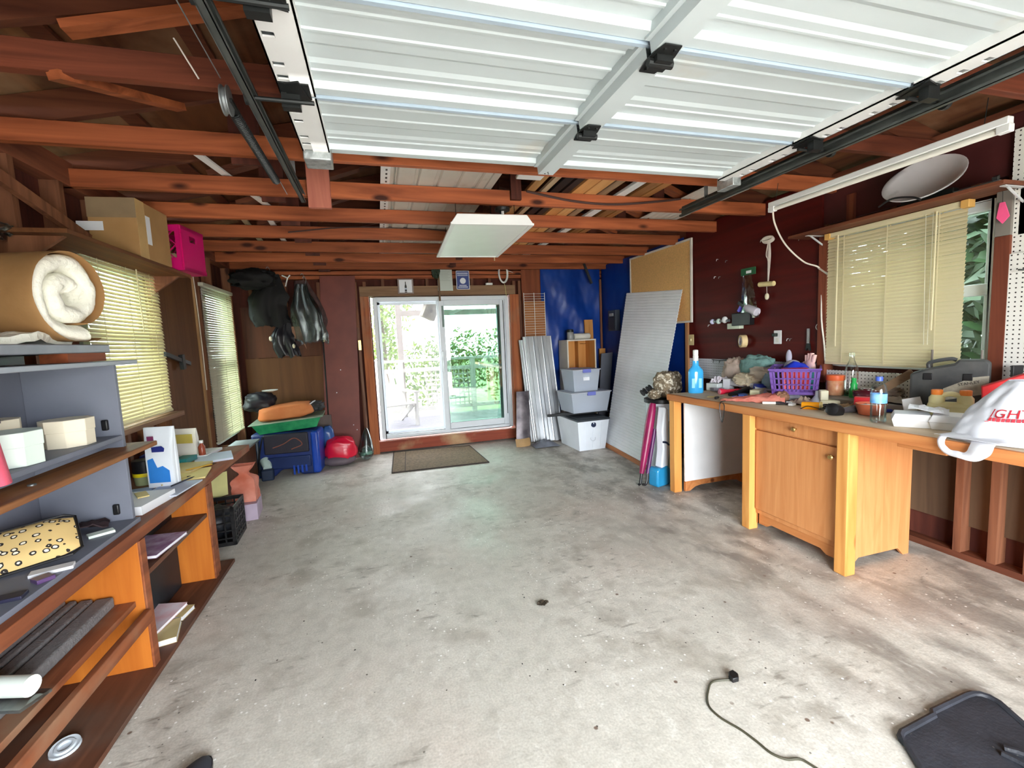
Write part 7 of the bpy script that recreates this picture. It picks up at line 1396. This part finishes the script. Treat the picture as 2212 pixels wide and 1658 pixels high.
for i in range(24):
    x, y = rg.uniform(-.7, 2.3), rg.uniform(1.15, 4.8); s_ = rg.uniform(.0025, .0065)
    o_ = MB().ball((0,0,0), (s_, s_*.6, s_*.3), 6, 4).build('debris', BLACK if i % 3 else PAPER, smooth=0); o_.location = (x, y, s_*.25); o_.rotation_euler = (0, 0, rg.uniform(0, 6)); tag(o_, 'tiny crumb of debris lying on the concrete floor', 'debris', 'debris on the concrete floor')

# ================================================================ MORE CLUTTER ON THE WORKBENCH
FLM2 = frosted('beige_plastic_film', (232,214,196), .35, .3)
def crumple(name, label, cat, loc, s, m, seed, rot=0, amp=.5, t=.0015):
    o_ = MB().sheet(lambda u, v: ((u-.5)*s[0]*(1+.15*fbm(v*3, seed)), (v-.5)*s[1]*(1+.15*fbm(u*3, seed+4)), .003+s[2]*(.35+.65*abs(fbm(u*3.2+seed, v*3.2, seed)))*math.sin(PI*min(.98, max(.02, u)))**.5*math.sin(PI*min(.98, max(.02, v)))**.5), 18, 16, t).build(name, m, smooth=25)
    o_.location = loc; o_.rotation_euler = (0, 0, R(rot)); return tag(o_, label, cat)
Z0 = BT+.0015
crumple('plastic_wrap', 'crumpled beige plastic film right of the purple basket', 'plastic', (2.99, 2.585, Z0), (.20,.16,.07), FLM2, 3, 20)
crumple('grey_rag', 'dark grey rag spread under the white note slips', 'rag', (2.93, 2.62, Z0), (.20,.12,.03), mat('charcoal_rag', (74,66,70), .9), 5, -30)
crumple('brown_paper_bag', 'crumpled brown paper bag by the maroon pouch', 'bag', (3.03, 2.30, Z0), (.15,.13,.06), mat('brown_bag_paper', (150,118,84), .8), 8, 15)
crumple('dusty_rag', 'dusty taupe rag in front of the window strip', 'rag', (3.22, 2.12, BT+.05), (.16,.22,.06), mat('taupe_rag', (150,134,118), .9), 12, 5)
crumple('white_tissue', 'crumpled white tissue beside the sander', 'tissue', (2.96, 2.20, Z0), (.10,.08,.03), PAPER, 15, 40)
crumple('red_wrapper', 'crumpled red wrapper behind the flashlights', 'wrapper', (3.02, 3.42, Z0), (.12,.08,.035), mat('brick_wrapper', (150,60,56), .4), 18, 10)
for i, (x, y, s, r_, mm, lab) in enumerate((
    (2.98, 1.80, (.16,.20,.004), 25, PAPER, 'flat white sheet under the copper bowl side of the bench'),
    (3.08, 1.34, (.18,.22,.004), -20, PAPER2, 'pale sheet lying behind the shopping bag'),
    (2.74, 3.22, (.06,.10,.004), 40, PAPER3, 'small tan card at the bench front by the hook'),
    (2.98, 3.16, (.07,.11,.014), -35, mat('blue_packet', (70,110,200), .5), 'blue packet between black flashlight and pouch'),
    (2.86, 2.56, (.05,.03,.016), 15, FOAMW, 'small white pill box at the bench front'),
    (2.92, 2.46, (.06,.035,.012), -25, mat('cream_block', (226,214,190), .5), 'small cream block beside the orange vial'),
    (2.97, 2.12, (.05,.05,.008), 50, PAPER, 'white lid lying behind the black sanding head'),
    (3.04, 3.53, (.10,.07,.03), -15, mat('grey_box_card', (150,150,160), .5), 'small grey box behind the cleaner bottle'),
    (3.30, 3.58, (.08,.12,.10), 10, mat('brown_carton', (150,112,76), .7), 'small brown carton at the far bench corner'))):
    carton('loose_card' if s[2] < .02 else 'small_box', lab, 'card' if s[2] < .02 else 'box', (x, y, Z0), s, r_, mm, bev=.001)
ck = thing('black_cable', 'tangled black cable lying on the bench by the goggles', 'cable', (3.0, 2.37, Z0))
MB().tube(spline([(.05*math.cos(k*1.7)*(1+.3*math.sin(k)), .06*math.sin(k*1.7), .006+.004*(k % 3)) for k in range(9)], 6), .004, n=6).build('cable', BLACK, ck)
for i, (x, y, a, c_, lab) in enumerate(((2.92, 2.29, 70, (206,60,50), 'red handled screwdriver on the bench'), (3.10, 2.05, -20, (40,60,150), 'blue handled screwdriver near the red case'), (2.70, 3.12, 25, (30,30,32), 'black handled screwdriver at the bench front'))):
    t = thing('screwdriver', lab, 'screwdriver', (x, y, BT+.013), (0, R(90), R(a))); MB().lathe([(.008,-.06),(.012,-.055),(.011,-.01),(.007,.0)], n=12).build('handle', mat('driver_grip_%d' % i, c_, .4), t); MB().cyl((0,0,0), (0,0,.10), .003, n=8).build('shank', GALV, t)
tb2 = thing('bottle_brush', 'long black brush tool lying behind the cartons', 'brush', (3.22, 3.50, BT+.075), (0, R(70), R(-60))); MB().cyl((0,0,-.10), (0,0,.10), .008, n=8).build('handle', mat('grey_handle', (150,146,150), .5), tb2); MB().ball((0,0,.12), (.022,.022,.03), 12, 8).build('head', BLACK, tb2)
